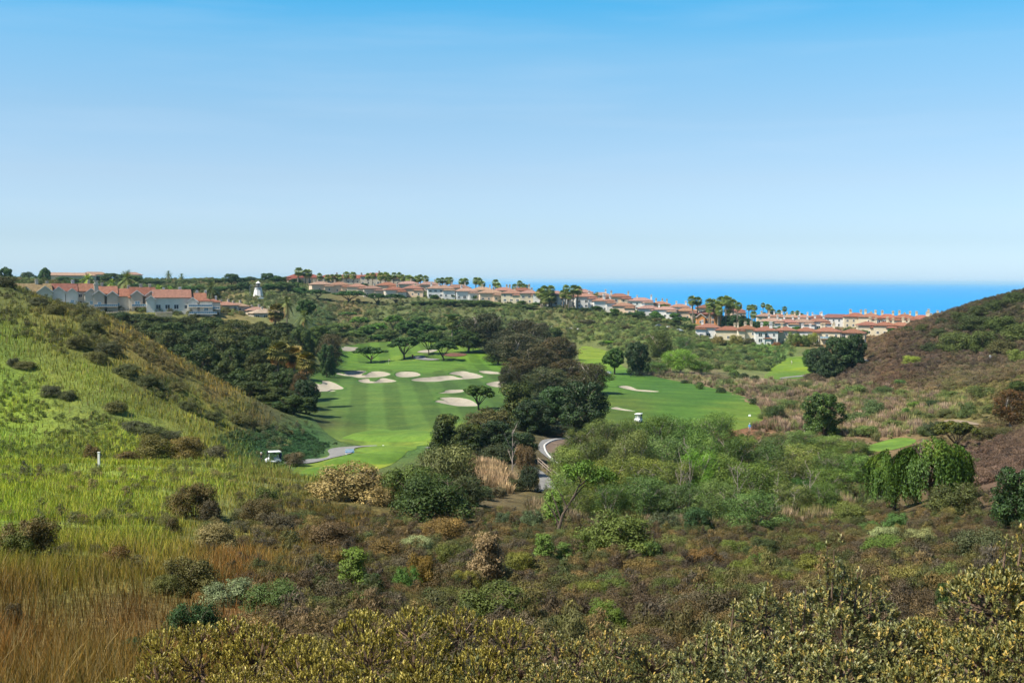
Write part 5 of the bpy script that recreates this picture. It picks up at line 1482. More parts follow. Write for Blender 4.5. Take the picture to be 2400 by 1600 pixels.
for i, (u, vt, w, Y) in enumerate(((498, 672, 46, 690), (518, 670, 40, 745), (546, 667, 44, 750), (572, 660, 40, 755), (632, 664, 44, 760), (660, 660, 46, 765), (688, 664, 40, 770), (705, 672, 40, 750), (350, 668, 50, 760), (320, 664, 46, 770), (440, 670, 50, 760), (465, 668, 44, 770), (240, 662, 50, 740), (165, 658, 50, 730), (395, 668, 44, 790))):
    k = rng.uniform(.8, 1.2)
    plant(('broad', 'round', 'pine')[i % 3], 'dark_tree', u, vt, w, Y, tint=(k * 1.1, k * 1.25, k * 1.2), label=f'{ORD[i]} dark tree in the wood about the lighthouse, nearest it first', group=GT)
# ---- palms on the skyline
def palms(lst, phrase, group, Y0, dY=8, kind='fan_palm'):
    for i, (u, vt, w) in enumerate(lst):
        k = rng.uniform(.8, 1.15)
        plant(kind, 'palm_tree', u, vt, w, Y0 + rng.uniform(-dY, dY), tint=(k * 1.6, k * 1.6, k * 1.35), label=f'{ORD[i]} {phrase}', cat='palm', group=group)
palms([(698, 634, 22), (716, 638, 20), (726, 638, 20), (748, 645, 16), (769, 649, 16), (780, 648, 16), (790, 648, 16), (798, 649, 16)], 'palm on the long red roofed block, counting from the lighthouse', 'palms over the long red roofs', 868)
palms([(811, 642, 18), (829, 643, 18), (862, 645, 16), (872, 644, 16), (892, 645, 20), (902, 644, 20), (910, 649, 18), (922, 643, 16), (934, 643, 16), (945, 648, 16), (953, 650, 16)], 'palm of the tall ridge palms past the red blocks', 'tall ridge palms', 850)
palms([(960, 652, 22), (968, 655, 20), (977, 652, 18), (986, 649, 18), (997, 651, 18)], 'palm of the cluster over the yellow walled villa', 'palms over the yellow walled villa', 835)
palms([(1028, 656, 15), (1037, 655, 15), (1046, 655, 18), (1056, 654, 16), (1080, 658, 18), (1088, 657, 18)], 'palm against the sea above the arched white villa', 'palms above the arched white villa', 838)
palms([(1114, 655, 18), (1121, 656, 18), (1131, 663, 16), (1159, 660, 18), (1168, 668, 16), (1208, 670, 16), (1217, 662, 16), (1227, 669, 16), (1234, 671, 14)], 'palm against the sea between dark brown roof and tall chimney', 'palms along the middle of the shoulder', 822)
palms([(1268, 684, 26), (1277, 677, 24), (1288, 676, 24), (1280, 695, 26), (1292, 696, 24), (1272, 700, 22)], 'bright green palm of the clump before the narrow white house', 'bright palm clump', 726, 4)
palms([(1318, 686, 20), (1324, 673, 20), (1332, 690, 20), (1342, 675, 24), (1353, 677, 22)], 'palm of the slender group before the white houses', 'slender palm group', 722, 4)
palms([(1624, 700, 24), (1634, 702, 22)], 'palm of the pair before the turret chimney villa', 'palm pair', 700, 3)
palms([(1664, 706, 24), (1674, 708, 24), (1683, 712, 22), (1692, 702, 26), (1701, 700, 26), (1709, 702, 24), (1718, 708, 24), (1727, 713, 20), (1686, 726, 22), (1704, 722, 22), (1660, 722, 18)], 'palm of the tall grove over the orange house', 'tall palm grove', 690, 8)
palms([(1754, 718, 14), (1761, 717, 14), (1769, 718, 14), (1764, 735, 18), (1788, 712, 12), (1793, 737, 16), (1799, 716, 14), (1806, 720, 16), (1812, 728, 14), (1820, 738, 14), (1827, 731, 16), (1837, 721, 13), (1844, 736, 10), (1857, 732, 13), (1867, 731, 13), (1862, 741, 13), (1877, 738, 14)], 'slim palm against the sea, counting from the tall palm grove', 'slim palms against the sea', 812, 8)
plant('feather_palm', 'palm_tree', 1397, 692, 34, 775, tint=(.9, .9, .7), label='lone feather palm against the sea on the shoulder', cat='palm')
plant('round', 'tree', 1555, 712, 40, 728, tint=(1.3, 1.2, .9), label='round bushy palm crown between the villas', cat='palm')
plant('broad', 'tree', 1022, 661, 26, 840, tint=(1.4, 1.6, 1.6), label='small dark tree against the sea left of the palms', cat='tree')
for i, (u, vt, w) in enumerate(((1708, 738, 40), (1730, 737, 52), (1748, 745, 40), (1770, 752, 44), (1652, 760, 40), (1800, 752, 40))):
    plant('broad', 'tree', u, vt, w, 688 - i * 2, tint=(1.0, 1.1, 1.0) if i < 4 else (2.2, 2.4, 1.4), label=('dark', 'darkest', 'mid green', 'low dark', 'lime green', 'olive')[i] + ' broad tree at the foot of the tall palm grove', group='trees at the foot of the tall palm grove')
plant('broad', 'tree', 2034, 739, 26, 740, tint=(1.4, 1.4, 1.2), label='small round tree poking above the broad terracotta roofs')
plant('broad', 'tree', 2066, 742, 24, 735, tint=(1.2, 1.3, 1.2), label='smaller tree second above the broad terracotta roofs')
# garden shrubs before the nearest row
for i, (u, vt, vb, w, tn) in enumerate(((1685, 786, 806, 34, (.16, .13, .04)), (1725, 782, 806, 44, (.15, .14, .035)), (1758, 792, 808, 28, (.05, .05, .02)), (1822, 800, 812, 24, (.18, .09, .04)), (1862, 778, 800, 40, (.10, .14, .03)), (1885, 781, 802, 32, (.09, .13, .03)), (1905, 780, 808, 34, (.14, .16, .03)), (1870, 795, 812, 30, (.17, .10, .03)), (1695, 795, 812, 30, (.10, .11, .04)), (1645, 792, 815, 40, (.10, .12, .04)))):
    plant('bush', 'garden_shrub', u, vt, w, 585, tint=tn, label=('tan shrub at the thicket end', 'tall yellow shrub', 'clipped dark hedge', 'small rusty shrub', 'bright green shrub', 'deep green shrub', 'yellow-green shrub', 'orange shrub', 'olive shrub', 'pale green shrub')[i] + ' before the nearest row of houses', cat='shrub', group='garden shrubs before the nearest row')
# ---- dark pines at the foot of the brown hill
GB = 'dark pines at the foot of the brown hill'
for u, vt, vb, w, tn, l in ((1922, 812, 882, 74, (.75, .75, .75), 'dark pine at the foot of the brown hill, beside the far tee'), (1965, 788, 876, 84, (.95, .95, .8), 'highest dark pine at the foot of the brown hill'), (2006, 780, 862, 64, (.65, .72, .65), 'dark pine reaching up the brown hill'), (1945, 830, 888, 66, (.8, .75, .75), 'lowest dark pine at the foot of the brown hill'), (1898, 818, 860, 44, (1.5, 1.6, .9), 'small olive pine nearest the two golfers')):
    plant('broad', 'dark_pine', u, vt, w, None, vb, tint=tn, label=l, group=GB)
# ---- right valley
for k, u, vt, vb, w, tn, l, c in (
  ('broad', 1930, 918, 1024, 112, (1.5, 1.35, .8), 'full dark green tree standing alone among the tan reeds', 'tree'),
  ('bush', 1817, 948, 984, 54, (.04, .065, .02), 'dark round bush at the end of the cart fairway', 'shrub'),
  ('bush', 2048, 932, 975, 74, (.075, .115, .04), 'soft green bush behind the full dark tree', 'shrub'),
  ('bush', 2124, 953, 975, 30, (.08, .15, .025), 'small vivid green bush at the track side', 'shrub'),
  ('bush', 2140, 937, 958, 28, (.10, .17, .025), 'small lime bush above the vivid green one', 'shrub'),
  ('bush', 2186, 936, 958, 42, (.03, .05, .018), 'dark round bush right of the lime one', 'shrub'),
  ('bush', 2268, 940, 978, 56, (.07, .10, .03), 'green bush near the rust red tree', 'shrub'),
  ('bush', 2215, 955, 978, 46, (.09, .10, .035), 'olive bush near the pale track', 'shrub'),
  ('euc', 2372, 912, 1000, 104, (1.35, .72, .5), 'rust red tree at the picture edge on the valley side', 'tree'),
  ('pine', 2384, 892, 935, 66, (.8, .8, .7), 'dark pine directly above the rust red tree', 'tree'),
  ('umbrella', 2240, 984, 1056, 120, (1.3, .75, .5), 'twisted tree with dark red crown above the weeping trees', 'tree'),
  ('bush', 2188, 982, 1020, 60, (.045, .06, .025), 'dark bush left of the twisted red tree', 'shrub'),
  ('bush', 2330, 1000, 1030, 110, (.06, .06, .02), 'olive hedge under the rust red tree', 'shrub'),
  ('bush', 1985, 938, 950, 30, (.07, .11, .03), 'small green bush at the foot of the full dark tree', 'shrub'),
  ('sapling', 1912, 915, 940, 22, (.09, .15, .03), 'slim green sapling behind the full dark tree', 'shrub'),
  ('weeping', 2088, 1046, 1200, 124, (1.15, 1.1, .62), 'smaller weeping pepper tree beside the green patch', 'tree'),
  ('weeping', 2182, 1010, 1190, 170, (1.1, 1.05, .6), 'larger weeping pepper tree with hanging curtains', 'tree'),
  ('bush', 2262, 1076, 1135, 60, (.03, .04, .015), 'dark bush hugging the larger weeping tree', 'shrub'),
  ('bush', 2240, 1122, 1204, 140, (.055, .065, .018), 'broad olive bush in front of the larger weeping tree', 'shrub'),
  ('broad', 2382, 1090, 1236, 130, (.8, .85, .7), 'black-green tree at the picture edge above the foreground', 'tree'),
  ('bush', 2300, 1235, 1320, 140, (.06, .07, .03), 'soft grey-olive bush behind the foreground leaves', 'shrub'),
  ('bush', 2290, 1068, 1095, 70, (.075, .085, .03), 'olive shrub on the purple slope behind the weeping trees', 'shrub'),
  ('bush', 2100, 1195, 1245, 70, (.06, .12, .03), 'fresh green creeper mound under the smaller weeping tree', 'shrub'),
  ('bush', 2040, 1215, 1245, 60, (.07, .12, .03), 'fresh green creeper spilling down beside the smaller weeping tree', 'shrub')):
    plant(k, 'tree' if c == 'tree' else 'shrub', u, vt, w, None, vb, tint=tn, label=l, cat=c)
for i, (u, vt, vb, w) in enumerate(((1505, 868, 880, 26), (1640, 892, 908, 30), (1690, 905, 920, 34), (1735, 905, 922, 36), (1765, 930, 948, 26), (1660, 872, 884, 30), (1720, 862, 884, 40), (1745, 872, 886, 34), (1770, 878, 890, 26), (1708, 855, 870, 30), (1755, 832, 850, 36), (1805, 848, 862, 14), (1640, 895, 912, 24), (1605, 888, 898, 26))):
    dk = (.03, .05, .018) if i % 3 else (.08, .13, .03)
    plant('shrub', 'shrub', u, vt, w, None, vb, tint=dk, label=f'{ORD[i]} dark green bush dotted along the far rim of the cart fairway', cat='shrub', group='bushes along the rim of the cart fairway')
# bushes of the brown hill
for i, (u, vt, vb, w, tn) in enumerate(((2242, 783, 824, 78, (.055, .062, .02)), (2302, 776, 824, 70, (.05, .058, .018)), (2198, 772, 790, 34, (.04, .045, .02)), (2180, 804, 826, 34, (.03, .036, .016)), (2290, 744, 772, 80, (.035, .042, .016)), (2345, 742, 775, 80, (.045, .055, .018)), (2390, 760, 800, 80, (.055, .062, .02)), (2208, 747, 764, 26, (.03, .035, .016)), (2137, 838, 854, 40, (.15, .16, .03)), (2330, 705, 728, 60, (.035, .042, .016)), (2380, 688, 712, 60, (.04, .048, .018)), (2300, 718, 740, 50, (.04, .045, .018)), (2250, 735, 752, 40, (.04, .045, .018)), (2160, 762, 778, 30, (.05, .05, .02)), (2350, 800, 832, 70, (.06, .05, .022)), (2390, 820, 850, 50, (.10, .11, .03)), (2110, 893, 906, 28, (.05, .08, .025)), (2128, 768, 778, 24, (.035, .045, .02)))):
    plant('bush', 'hill_bush', u, vt - 5, w * 1.25, None, vb, tint=(tn[0] * 1.2, tn[1] * 1.4, tn[2] * 1.1), label=('broad olive bush in mid slope of the brown hill', 'broad dark bush beside the olive one on the brown hill', 'small dark bush on the bare orange patch of the brown hill', 'black-green bush low on the brown hill', 'dark bush below the crest of the brown hill', 'olive bush below the crest at the picture edge', 'large olive bush at the picture edge of the brown hill', 'small dark bush on the shoulder nearest the sea', 'yellow-green bush low on the brown hill', 'dark bush on the crest of the brown hill', 'highest bush on the crest of the brown hill', 'dark bush on the crest halfway down', 'dark bush on the crest near the pale chimney', 'grey bush on the shoulder of the brown hill', 'brown bush above the small white sign', 'yellowish bush beside the small white sign', 'green bush at the foot of the brown hill', 'dark bush on the shoulder by the terracotta roofs')[i], cat='shrub', group='bushes of the brown hill')
# ---- willow thicket
GW = 'willows of the thicket in the valley'
_th = [('back', 198, [(1352, 1010), (1415, 998), (1478, 990), (1545, 980), (1612, 984), (1680, 982), (1748, 1030), (1815, 1032), (1880, 1020), (1945, 1032), (2008, 1048)], 96),
       ('middle', 167, [(1335, 1050), (1405, 1034), (1482, 1020), (1562, 1022), (1640, 1026), (1722, 1036), (1802, 1056), (1880, 1050), (1955, 1062), (2015, 1075)], 118),
       ('front', 145, [(1345, 1100), (1425, 1082), (1508, 1076), (1590, 1090), (1690, 1074), (1775, 1090), (1860, 1088), (1945, 1100)], 132),
       ('foremost', 127, [(1350, 1152), (1432, 1138), (1520, 1128), (1606, 1138), (1690, 1134), (1862, 1134), (1945, 1142)], 124)]
for nm, Y, lst, w in _th:
    for i, (u, vt) in enumerate(lst):
        k = rng.uniform(.55, 1.2); gr = rng.uniform(.85, 1.3)
        plant('willow', 'willow', u, vt - 11 + rng.uniform(-7, 7), w * rng.uniform(.95, 1.25), Y + rng.uniform(-6, 6), tint=(k * gr, k, k * rng.uniform(.6, 1.0)), label=f'{ORD[i]} willow in the {nm} row of the thicket, counting from the cart path', group=GW)
for k, u, vt, vb, w, tn, l, c in (
  ('willow', 1772, 1145, 1242, 176, (.75, .85, .75), 'broad grey-green willow bush at the front of the thicket', 'tree'),
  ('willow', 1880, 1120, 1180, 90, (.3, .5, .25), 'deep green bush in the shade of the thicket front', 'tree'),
  ('willow', 1640, 1050, 1170, 110, (1.05, 1.35, .55), 'bright vine draped tree in the heart of the thicket', 'tree'),
  ('willow', 1720, 1120, 1170, 60, (1.05, 1.35, .5), 'lime vine mound beside the bright draped tree', 'tree'),
  ('willow', 1395, 1036, 1110, 70, (1.15, 1.35, .5), 'lime green willow beside the earth bank of the path', 'tree'),
  ('bush', 1450, 1196, 1300, 215, (.075, .10, .02), 'large green bush with orange tips before the thicket', 'shrub'),
  ('bush', 1380, 1235, 1300, 90, (.09, .12, .025), 'yellow-green skirt of the large orange tipped bush', 'shrub'),
  ('sapling', 1274, 1238, 1325, 66, (.10, .16, .03), 'upright bright green shrub in front of the leaning tree', 'shrub'),
  ('sapling', 1322, 1262, 1322, 56, (.08, .13, .028), 'low bright green shrub beside the upright one', 'shrub'),
  ('sapling', 1298, 1140, 1240, 66, (.12, .19, .035), 'lime foliage tree beside the leaning bare trunk', 'tree'),
  ('bush', 1636, 1186, 1248, 80, (.025, .055, .018), 'dark green bush at the foot of the thicket', 'shrub'),
  ('bush', 1560, 1195, 1245, 90, (.06, .075, .035), 'grey twiggy bush left of the dark green bush', 'shrub'),
  ('bush', 1795, 1256, 1298, 90, (.035, .05, .016), 'dark flat bush on the scrub below the willow bush', 'shrub'),
  ('bush', 1720, 1256, 1296, 90, (.085, .11, .022), 'yellow-green bush joined to the dark flat bush', 'shrub'),
  ('bush', 1520, 1262, 1305, 70, (.06, .10, .025), 'green bush right of the large orange tipped bush', 'shrub'),
  ('bush', 1250, 1190, 1232, 60, (.07, .10, .045), 'grey-green grass clump below the cart path', 'shrub'),
  ('bush', 1182, 1196, 1236, 50, (.06, .085, .04), 'tussock of grey-green grass left of the other clump', 'shrub'),
  ('bush', 1130, 1216, 1234, 38, (.055, .11, .02), 'little vivid green bush on the brown scrub bank', 'shrub'),
  ('bush', 1130, 1136, 1170, 56, (.06, .085, .035), 'grey-green bush under the tan reeds', 'shrub'),
  ('bush', 830, 1082, 1174, 220, (.19, .145, .055), 'wide golden tan bush below the tee', 'shrub'),
  ('bush', 905, 1135, 1185, 80, (.17, .13, .05), 'smaller golden tan bush next to the green one', 'shrub'),
  ('bush', 965, 1076, 1190, 180, (.058, .085, .017), 'deep green bush right of the golden tan bush', 'shrub'),
  ('bush', 1048, 1044, 1178, 165, (.085, .095, .032), 'tall bush with tan plumes at the end of the tee', 'shrub'),
  ('bush', 1015, 1106, 1216, 215, (.034, .056, .013), 'dark green bush at the front below the tee', 'shrub'),
  ('bush', 1095, 1110, 1195, 110, (.05, .062, .022), 'olive bush beside the dark green front bush', 'shrub'),
  ('bush', 1165, 1135, 1165, 50, (.08, .07, .035), 'dry bush on the eroded bank by the path', 'shrub'),
  ('bush', 690, 1058, 1092, 60, (.085, .07, .035), 'grey-brown brush at the parked cart', 'shrub')):
    plant(k, 'tree' if c == 'tree' else 'shrub', u, vt, w, None, vb, tint=tn, label=l, cat=c)
# ---- shrubs of the grassy hillside
for i, (u, vt, vb, w, tn, l) in enumerate((
  (216, 1042, 1078, 48, (.085, .06, .018), 'dark brown shrub right behind the white post'),
  (362, 1018, 1076, 92, (.10, .09, .022), 'olive brown shrub in the hollow behind the white post'),
  (440, 1024, 1076, 92, (.11, .085, .022), 'second olive brown shrub in the hollow, toward the cart'),
  (300, 1058, 1080, 70, (.09, .065, .02), 'low brown shrub in the hollow nearest the white post'),
  (505, 1046, 1080, 70, (.075, .07, .035), 'grey shrub at the cart end of the hollow'),
  (455, 1125, 1215, 96, (.075, .058, .018), 'dark brown shrub alone in mid slope of the grass'),
  (492, 1168, 1222, 60, (.05, .042, .022), 'grey-black twiggy shrub below the dark brown one'),
  (624, 1140, 1175, 62, (.065, .085, .018), 'green topped shrub at the edge of the grass'),
  (605, 1172, 1225, 90, (.07, .055, .02), 'brown shrub under the green topped one'),
  (650, 1200, 1250, 100, (.065, .055, .03), 'grey-brown shrub where grass meets scrub'),
  (404, 1208, 1252, 42, (.06, .048, .018), 'small dark shrub in the middle of the grass'),
  (508, 1222, 1292, 108, (.15, .125, .05), 'straw coloured shrub with dark base on the grass'),
  (66, 1205, 1300, 124, (.085, .065, .02), 'big brown shrub with green patch at the picture edge'),
  (40, 1240, 1302, 90, (.075, .09, .018), 'green lower half of the big shrub at the picture edge'),
  (276, 1275, 1318, 72, (.10, .062, .018), 'low brown shrub above the golden grass'),
  (445, 1295, 1390, 136, (.075, .07, .02), 'rounded olive shrub above the sage bush'),
  (390, 1340, 1392, 80, (.07, .075, .018), 'low dark olive shrub left of the rounded one'),
  (535, 1350, 1416, 124, (.125, .155, .075), 'pale sage green bush on the golden slope'),
  (470, 1380, 1410, 60, (.15, .09, .025), 'small tan shrub at the foot of the sage bush'),
  (642, 1364, 1436, 140, (.055, .085, .022), 'dark green bush right of the sage bush'),
  (740, 1384, 1430, 70, (.05, .07, .022), 'green bush beyond the dark green one'),
  (575, 1424, 1460, 62, (.055, .085, .022), 'small green bush under the sage bush'),
  (452, 1398, 1500, 135, (.022, .05, .014), 'deep green dense bush just behind the foreground leaves'),
  (330, 1482, 1540, 120, (.022, .048, .015), 'deep green sprawling bush beside the foreground leaves'),
  (195, 1205, 1222, 34, (.13, .085, .02), 'tiny tan shrub high on the grass'),
  (90, 1490, 1540, 110, (.13, .08, .022), 'tan shrub low in the golden corner'),
  (30, 1400, 1460, 60, (.05, .04, .018), 'dark twiggy shrub at the golden picture edge'))):
    plant('shrub' if w < 80 else 'bush', 'slope_shrub', u, vt - 6, w * 1.15, None, vb, tint=tn, label=l, cat='shrub', group='shrubs of the grassy slope')
for i, (u, vt, vb, w) in enumerate(((215, 745, 775, 60), (180, 775, 815, 70), (250, 790, 830, 70), (300, 840, 880, 70), (60, 840, 862, 60), (30, 830, 856, 40), (345, 868, 905, 60), (420, 885, 915, 60), (120, 895, 925, 60), (160, 905, 935, 50), (270, 930, 965, 70), (320, 975, 1010, 80), (350, 990, 1025, 90), (130, 700, 735, 60), (90, 690, 715, 60), (440, 930, 960, 50), (230, 815, 850, 60), (400, 1000, 1030, 70), (500, 955, 985, 60), (560, 960, 990, 70))):
    plant('bush', 'slope_shrub', u, vb - (vb - vt) * .8, w * .95, None, vb, tint=((.06, .07, .024), (.085, .085, .026), (.06, .066, .032))[i % 3], label=f'{ORD[i]} dark brush patch on the grassy spur, counting down from the townhouses', cat='shrub', group='brush patches of the grassy spur')
# ---- scrub bowl in front
for i, (k, u, vt, vb, w, tn, l) in enumerate((
  ('sapling', 830, 1280, 1396, 74, (.075, .12, .022), 'tall green shrub in the middle of the scrub, above the foreground leaves'),
  ('sapling', 873, 1342, 1410, 56, (.025, .045, .014), 'dark green shrub touching the tall green one'),
  ('bush', 836, 1388, 1430, 58, (.05, .085, .018), 'low green bush under the tall green shrub'),
  ('bush', 956, 1332, 1390, 64, (.05, .11, .022), 'fresh green bush between the tall shrub and the pinkish one'),
  ('bush', 990, 1302, 1385, 70, (.12, .085, .02), 'orange-brown bush behind the fresh green one'),
  ('sapling', 1143, 1250, 1372, 82, (.15, .115, .07), 'pinkish tan seeding shrub in mid scrub'),
  ('bush', 1050, 1275, 1320, 70, (.07, .085, .022), 'olive bush left of the pinkish shrub'),
  ('bush', 1215, 1300, 1345, 70, (.09, .10, .022), 'yellow-olive bush right of the pinkish shrub'),
  ('bush', 1165, 1375, 1455, 172, (.055, .075, .018), 'broad flat green bush behind the central foreground leaves'),
  ('bush', 1090, 1340, 1385, 60, (.11, .11, .022), 'golden green bush below the pinkish shrub'),
  ('bush', 1442, 1352, 1402, 74, (.06, .085, .02), 'green dome bush on the brown scrub'),
  ('bush', 1370, 1368, 1410, 80, (.085, .10, .022), 'yellowish bush left of the green dome bush'),
  ('bush', 1420, 1408, 1472, 96, (.07, .11, .02), 'spreading yellow-green bush below the green dome bush'),
  ('bush', 1310, 1445, 1500, 120, (.035, .042, .016), 'dark olive bush above the right foreground leaves'),
  ('bush', 976, 1258, 1290, 64, (.18, .22, .12), 'pale sage tuft on the brown bank'),
  ('bush', 1040, 1225, 1262, 100, (.12, .085, .03), 'dry brown bush on the bank below the dark green bush'),
  ('bush', 900, 1265, 1310, 90, (.11, .08, .03), 'dry tan bush on the brown bank'),
  ('bush', 780, 1228, 1280, 110, (.075, .055, .03), 'grey-brown bush on the brown bank near the grass'),
  ('bush', 790, 1290, 1340, 80, (.10, .075, .022), 'russet bush left of the tall green shrub'),
  ('bush', 1560, 1360, 1400, 70, (.05, .065, .02), 'small olive bush in the brown scrub'),
  ('bush', 1625, 1338, 1385, 60, (.05, .055, .025), 'twiggy dark bush in the brown scrub'),
  ('bush', 1690, 1345, 1388, 60, (.06, .07, .02), 'olive bush next to the twiggy dark bush'),
  ('bush', 1778, 1298, 1340, 44, (.06, .10, .022), 'vivid green bush below the dark flat bush'),
  ('bush', 1740, 1320, 1358, 60, (.085, .11, .022), 'yellow-green bush below the vivid green one'),
  ('bush', 1835, 1338, 1375, 70, (.08, .10, .022), 'yellow-green bush left of the tallest foreground shoot'),
  ('bush', 1905, 1302, 1345, 84, (.09, .10, .022), 'olive-gold bush behind the tallest foreground shoot'),
  ('bush', 1916, 1276, 1302, 48, (.055, .085, .02), 'small green bush above the olive-gold one'),
  ('bush', 2080, 1268, 1298, 100, (.065, .11, .022), 'long low vivid green bush on the right scrub'),
  ('bush', 2072, 1240, 1262, 70, (.17, .21, .11), 'pale sage bush on the right scrub'),
  ('bush', 2150, 1245, 1275, 70, (.16, .18, .09), 'second pale sage bush, nearer the olive bush'),
  ('sapling', 2214, 1360, 1455, 52, (.022, .045, .012), 'dark green upright shrub between the foreground bushes'),
  ('bush', 2040, 1315, 1345, 60, (.05, .07, .02), 'small dark bush right of the tallest foreground shoot'),
  ('bush', 1990, 1190, 1225, 70, (.085, .11, .03), 'olive-green bush at the corner of the thicket'),
  ('bush', 1640, 1290, 1322, 90, (.10, .065, .025), 'russet bush in the brown scrub below the thicket'),
  ('bush', 1500, 1315, 1350, 90, (.10, .075, .028), 'tan bush in the brown scrub below the orange tipped bush'))):
    plant(k, 'scrub_bush', u, vt - 14, w * 1.28, None, vb, tint=tuple(x * q for x, q in zip(tn, (1.15, 1.08, .9))), label=l, cat='shrub', group='bushes of the scrub bowl')
for i, (u, vt, vb, w) in enumerate(((1600, 1046, 1165, 40), (1622, 1055, 1170, 36), (1735, 1062, 1165, 50), (1828, 1098, 1175, 40), (1905, 1075, 1185, 50))):
    plant('bare', 'bare_tree', u, vt, w, 136 - i, tint=(1, 1, 1), label=f'{ORD[i]} bare pale stem standing up in the thicket, counting from the leaning tree', group='bare stems in the thicket')
for i, (k, u, vt, w, Y) in enumerate((('pine', 748, 762, 60, 470), ('pine', 800, 778, 56, 520), ('umbrella', 770, 742, 62, 640), ('round', 862, 760, 50, 585), ('pine', 912, 772, 54, 560), ('round', 975, 768, 52, 565), ('umbrella', 985, 742, 60, 640), ('pine', 1020, 776, 60, 550), ('round', 1075, 762, 50, 560), ('pine', 1120, 752, 60, 540), ('umbrella', 1060, 735, 56, 660), ('umbrella', 815, 730, 54, 660), ('round', 1090, 745, 46, 620), ('pine', 730, 790, 50, 430))):
    kk = rng.uniform(.75, 1.5)
    plant(k, 'garden_tree', u, vt, w, Y, tint=(kk * 1.1, kk * 1.1, kk * .95), label=f'{ORD[i]} tree of the loose woodland beyond the green, counting from the grove', group='woodland beyond the green')
for i, (k, u, vt, w, Y) in enumerate((('round', 700, 662, 34, 842), ('broad', 735, 664, 36, 842), ('round', 762, 662, 32, 845), ('broad', 850, 663, 36, 845), ('round', 805, 666, 30, 838), ('round', 930, 672, 30, 800), ('round', 985, 684, 28, 790), ('broad', 1018, 690, 26, 765), ('round', 1062, 688, 26, 768), ('round', 1112, 690, 28, 766), ('broad', 1172, 694, 28, 758), ('round', 1222, 704, 30, 742), ('round', 1256, 708, 30, 735), ('broad', 1312, 716, 34, 728), ('round', 1398, 716, 34, 722), ('round', 1440, 722, 28, 716), ('broad', 1500, 728, 30, 712), ('round', 1535, 728, 28, 710), ('round', 1580, 732, 30, 708), ('broad', 1636, 735, 30, 700), ('round', 1782, 760, 30, 705), ('broad', 1830, 764, 28, 700), ('round', 1868, 764, 28, 695), ('round', 1930, 766, 30, 690), ('broad', 1990, 768, 30, 680), ('round', 2025, 772, 30, 640), ('round', 2092, 768, 30, 640))):
    kk = rng.uniform(.9, 1.8)
    plant(k, 'villa_tree', u, vt, w, Y, tint=(kk, kk * 1.05, kk * .85), label=f'{ORD[i]} garden tree among the roofs of the ridge and shoulder, counting from the lighthouse', group='garden trees among the roofs')
for i, (u, vt, vb, w, tn) in enumerate(((1830, 905, 922, 50, (.08, .11, .035)), (1880, 898, 912, 44, (.07, .09, .03)), (2005, 905, 925, 60, (.09, .13, .035)), (2070, 908, 926, 50, (.06, .09, .028)), (2120, 915, 932, 40, (.10, .13, .035)), (1850, 940, 960, 50, (.085, .12, .035)), (2010, 968, 990, 60, (.075, .11, .035)), (2090, 985, 1005, 50, (.10, .13, .035)), (2160, 965, 985, 50, (.08, .10, .03)), (1790, 905, 918, 40, (.09, .10, .045)), (1960, 896, 908, 40, (.10, .10, .04)), (2225, 918, 936, 50, (.09, .12, .03)), (2300, 905, 930, 60, (.08, .10, .03)), (2330, 950, 975, 60, (.07, .085, .025)), (1700, 890, 902, 40, (.08, .11, .035)), (1800, 962, 982, 36, (.09, .12, .035)), (2170, 1000, 1020, 50, (.075, .10, .03)), (2030, 1000, 1022, 50, (.09, .13, .035)))):
    plant('bush', 'valley_bush', u, vt - 5, w * 1.25, None, vb, tint=tn, label=f'{ORD[i]} of the green bushes dotted through the valley reeds', cat='shrub', group='green bushes among the reeds')
# leaning, half-bare tree in front of the thicket
g = gp(1303, 1252, 60); e = at(np.array([1372.]), np.array([1105.]), np.array([g.y]))[0]
lt = empty('leaning_tree', g)
m = MB(); d = Vector(e) - g
pts = [Vector((0, 0, -.3)), d * .3 + Vector((-.15, 0, .1)), d * .62 + Vector((0, 0, .0)), d]
m.tube(pts, [.14, .11, .08, .04], 7)
for s, q in ((.2, (-.9, .2, 2.4)), (.15, (-1.2, -.2, 1.9)), (.1, (-.5, .3, 1.6)), (.55, (1.2, .3, 1.3)), (.75, (1.0, -.2, .8)), (.85, (-.6, .2, .9)), (.4, (-.8, 0, 1.6))):
    p = d * s; m.tube([p, p + Vector(q) * .55 + Vector((0, 0, .1)), p + Vector(q)], [.07, .05, .02], 5, cap=False)
m.build('trunk', M_BARK, lt)
lb = [((d.x + a, b, d.z + c), (r, r, r * .8)) for a, b, c, r in ((0, 0, .2, .8), (1.3, .2, -.2, .7), (2.0, 0, -.5, .5), (-.9, .1, -.3, .6), (.6, -.3, -.6, .6), (-1.4, .1, .2, .4))]
P, D = lobes_points(lb, 2600, .2, .5, (.3, 1.2))
c = link('crown', crown_mesh('leaning_crown', P, D, .20, L_WIL, .4, .9), lt); c.color = (.8, .95, .45, 1)
tag(lt, 'leaning half-bare tree with lime crown in front of the thicket', 'tree')
# rusty mulch bed under the pine beyond the green
path('mulch_bed', z3([(130,910),(200,895),(300,895),(370,905),(330,922),(220,925)]), plain('mulch', (.12, .06, .042), .95, .1, 0, .3, .6), 0.2, y0=300)
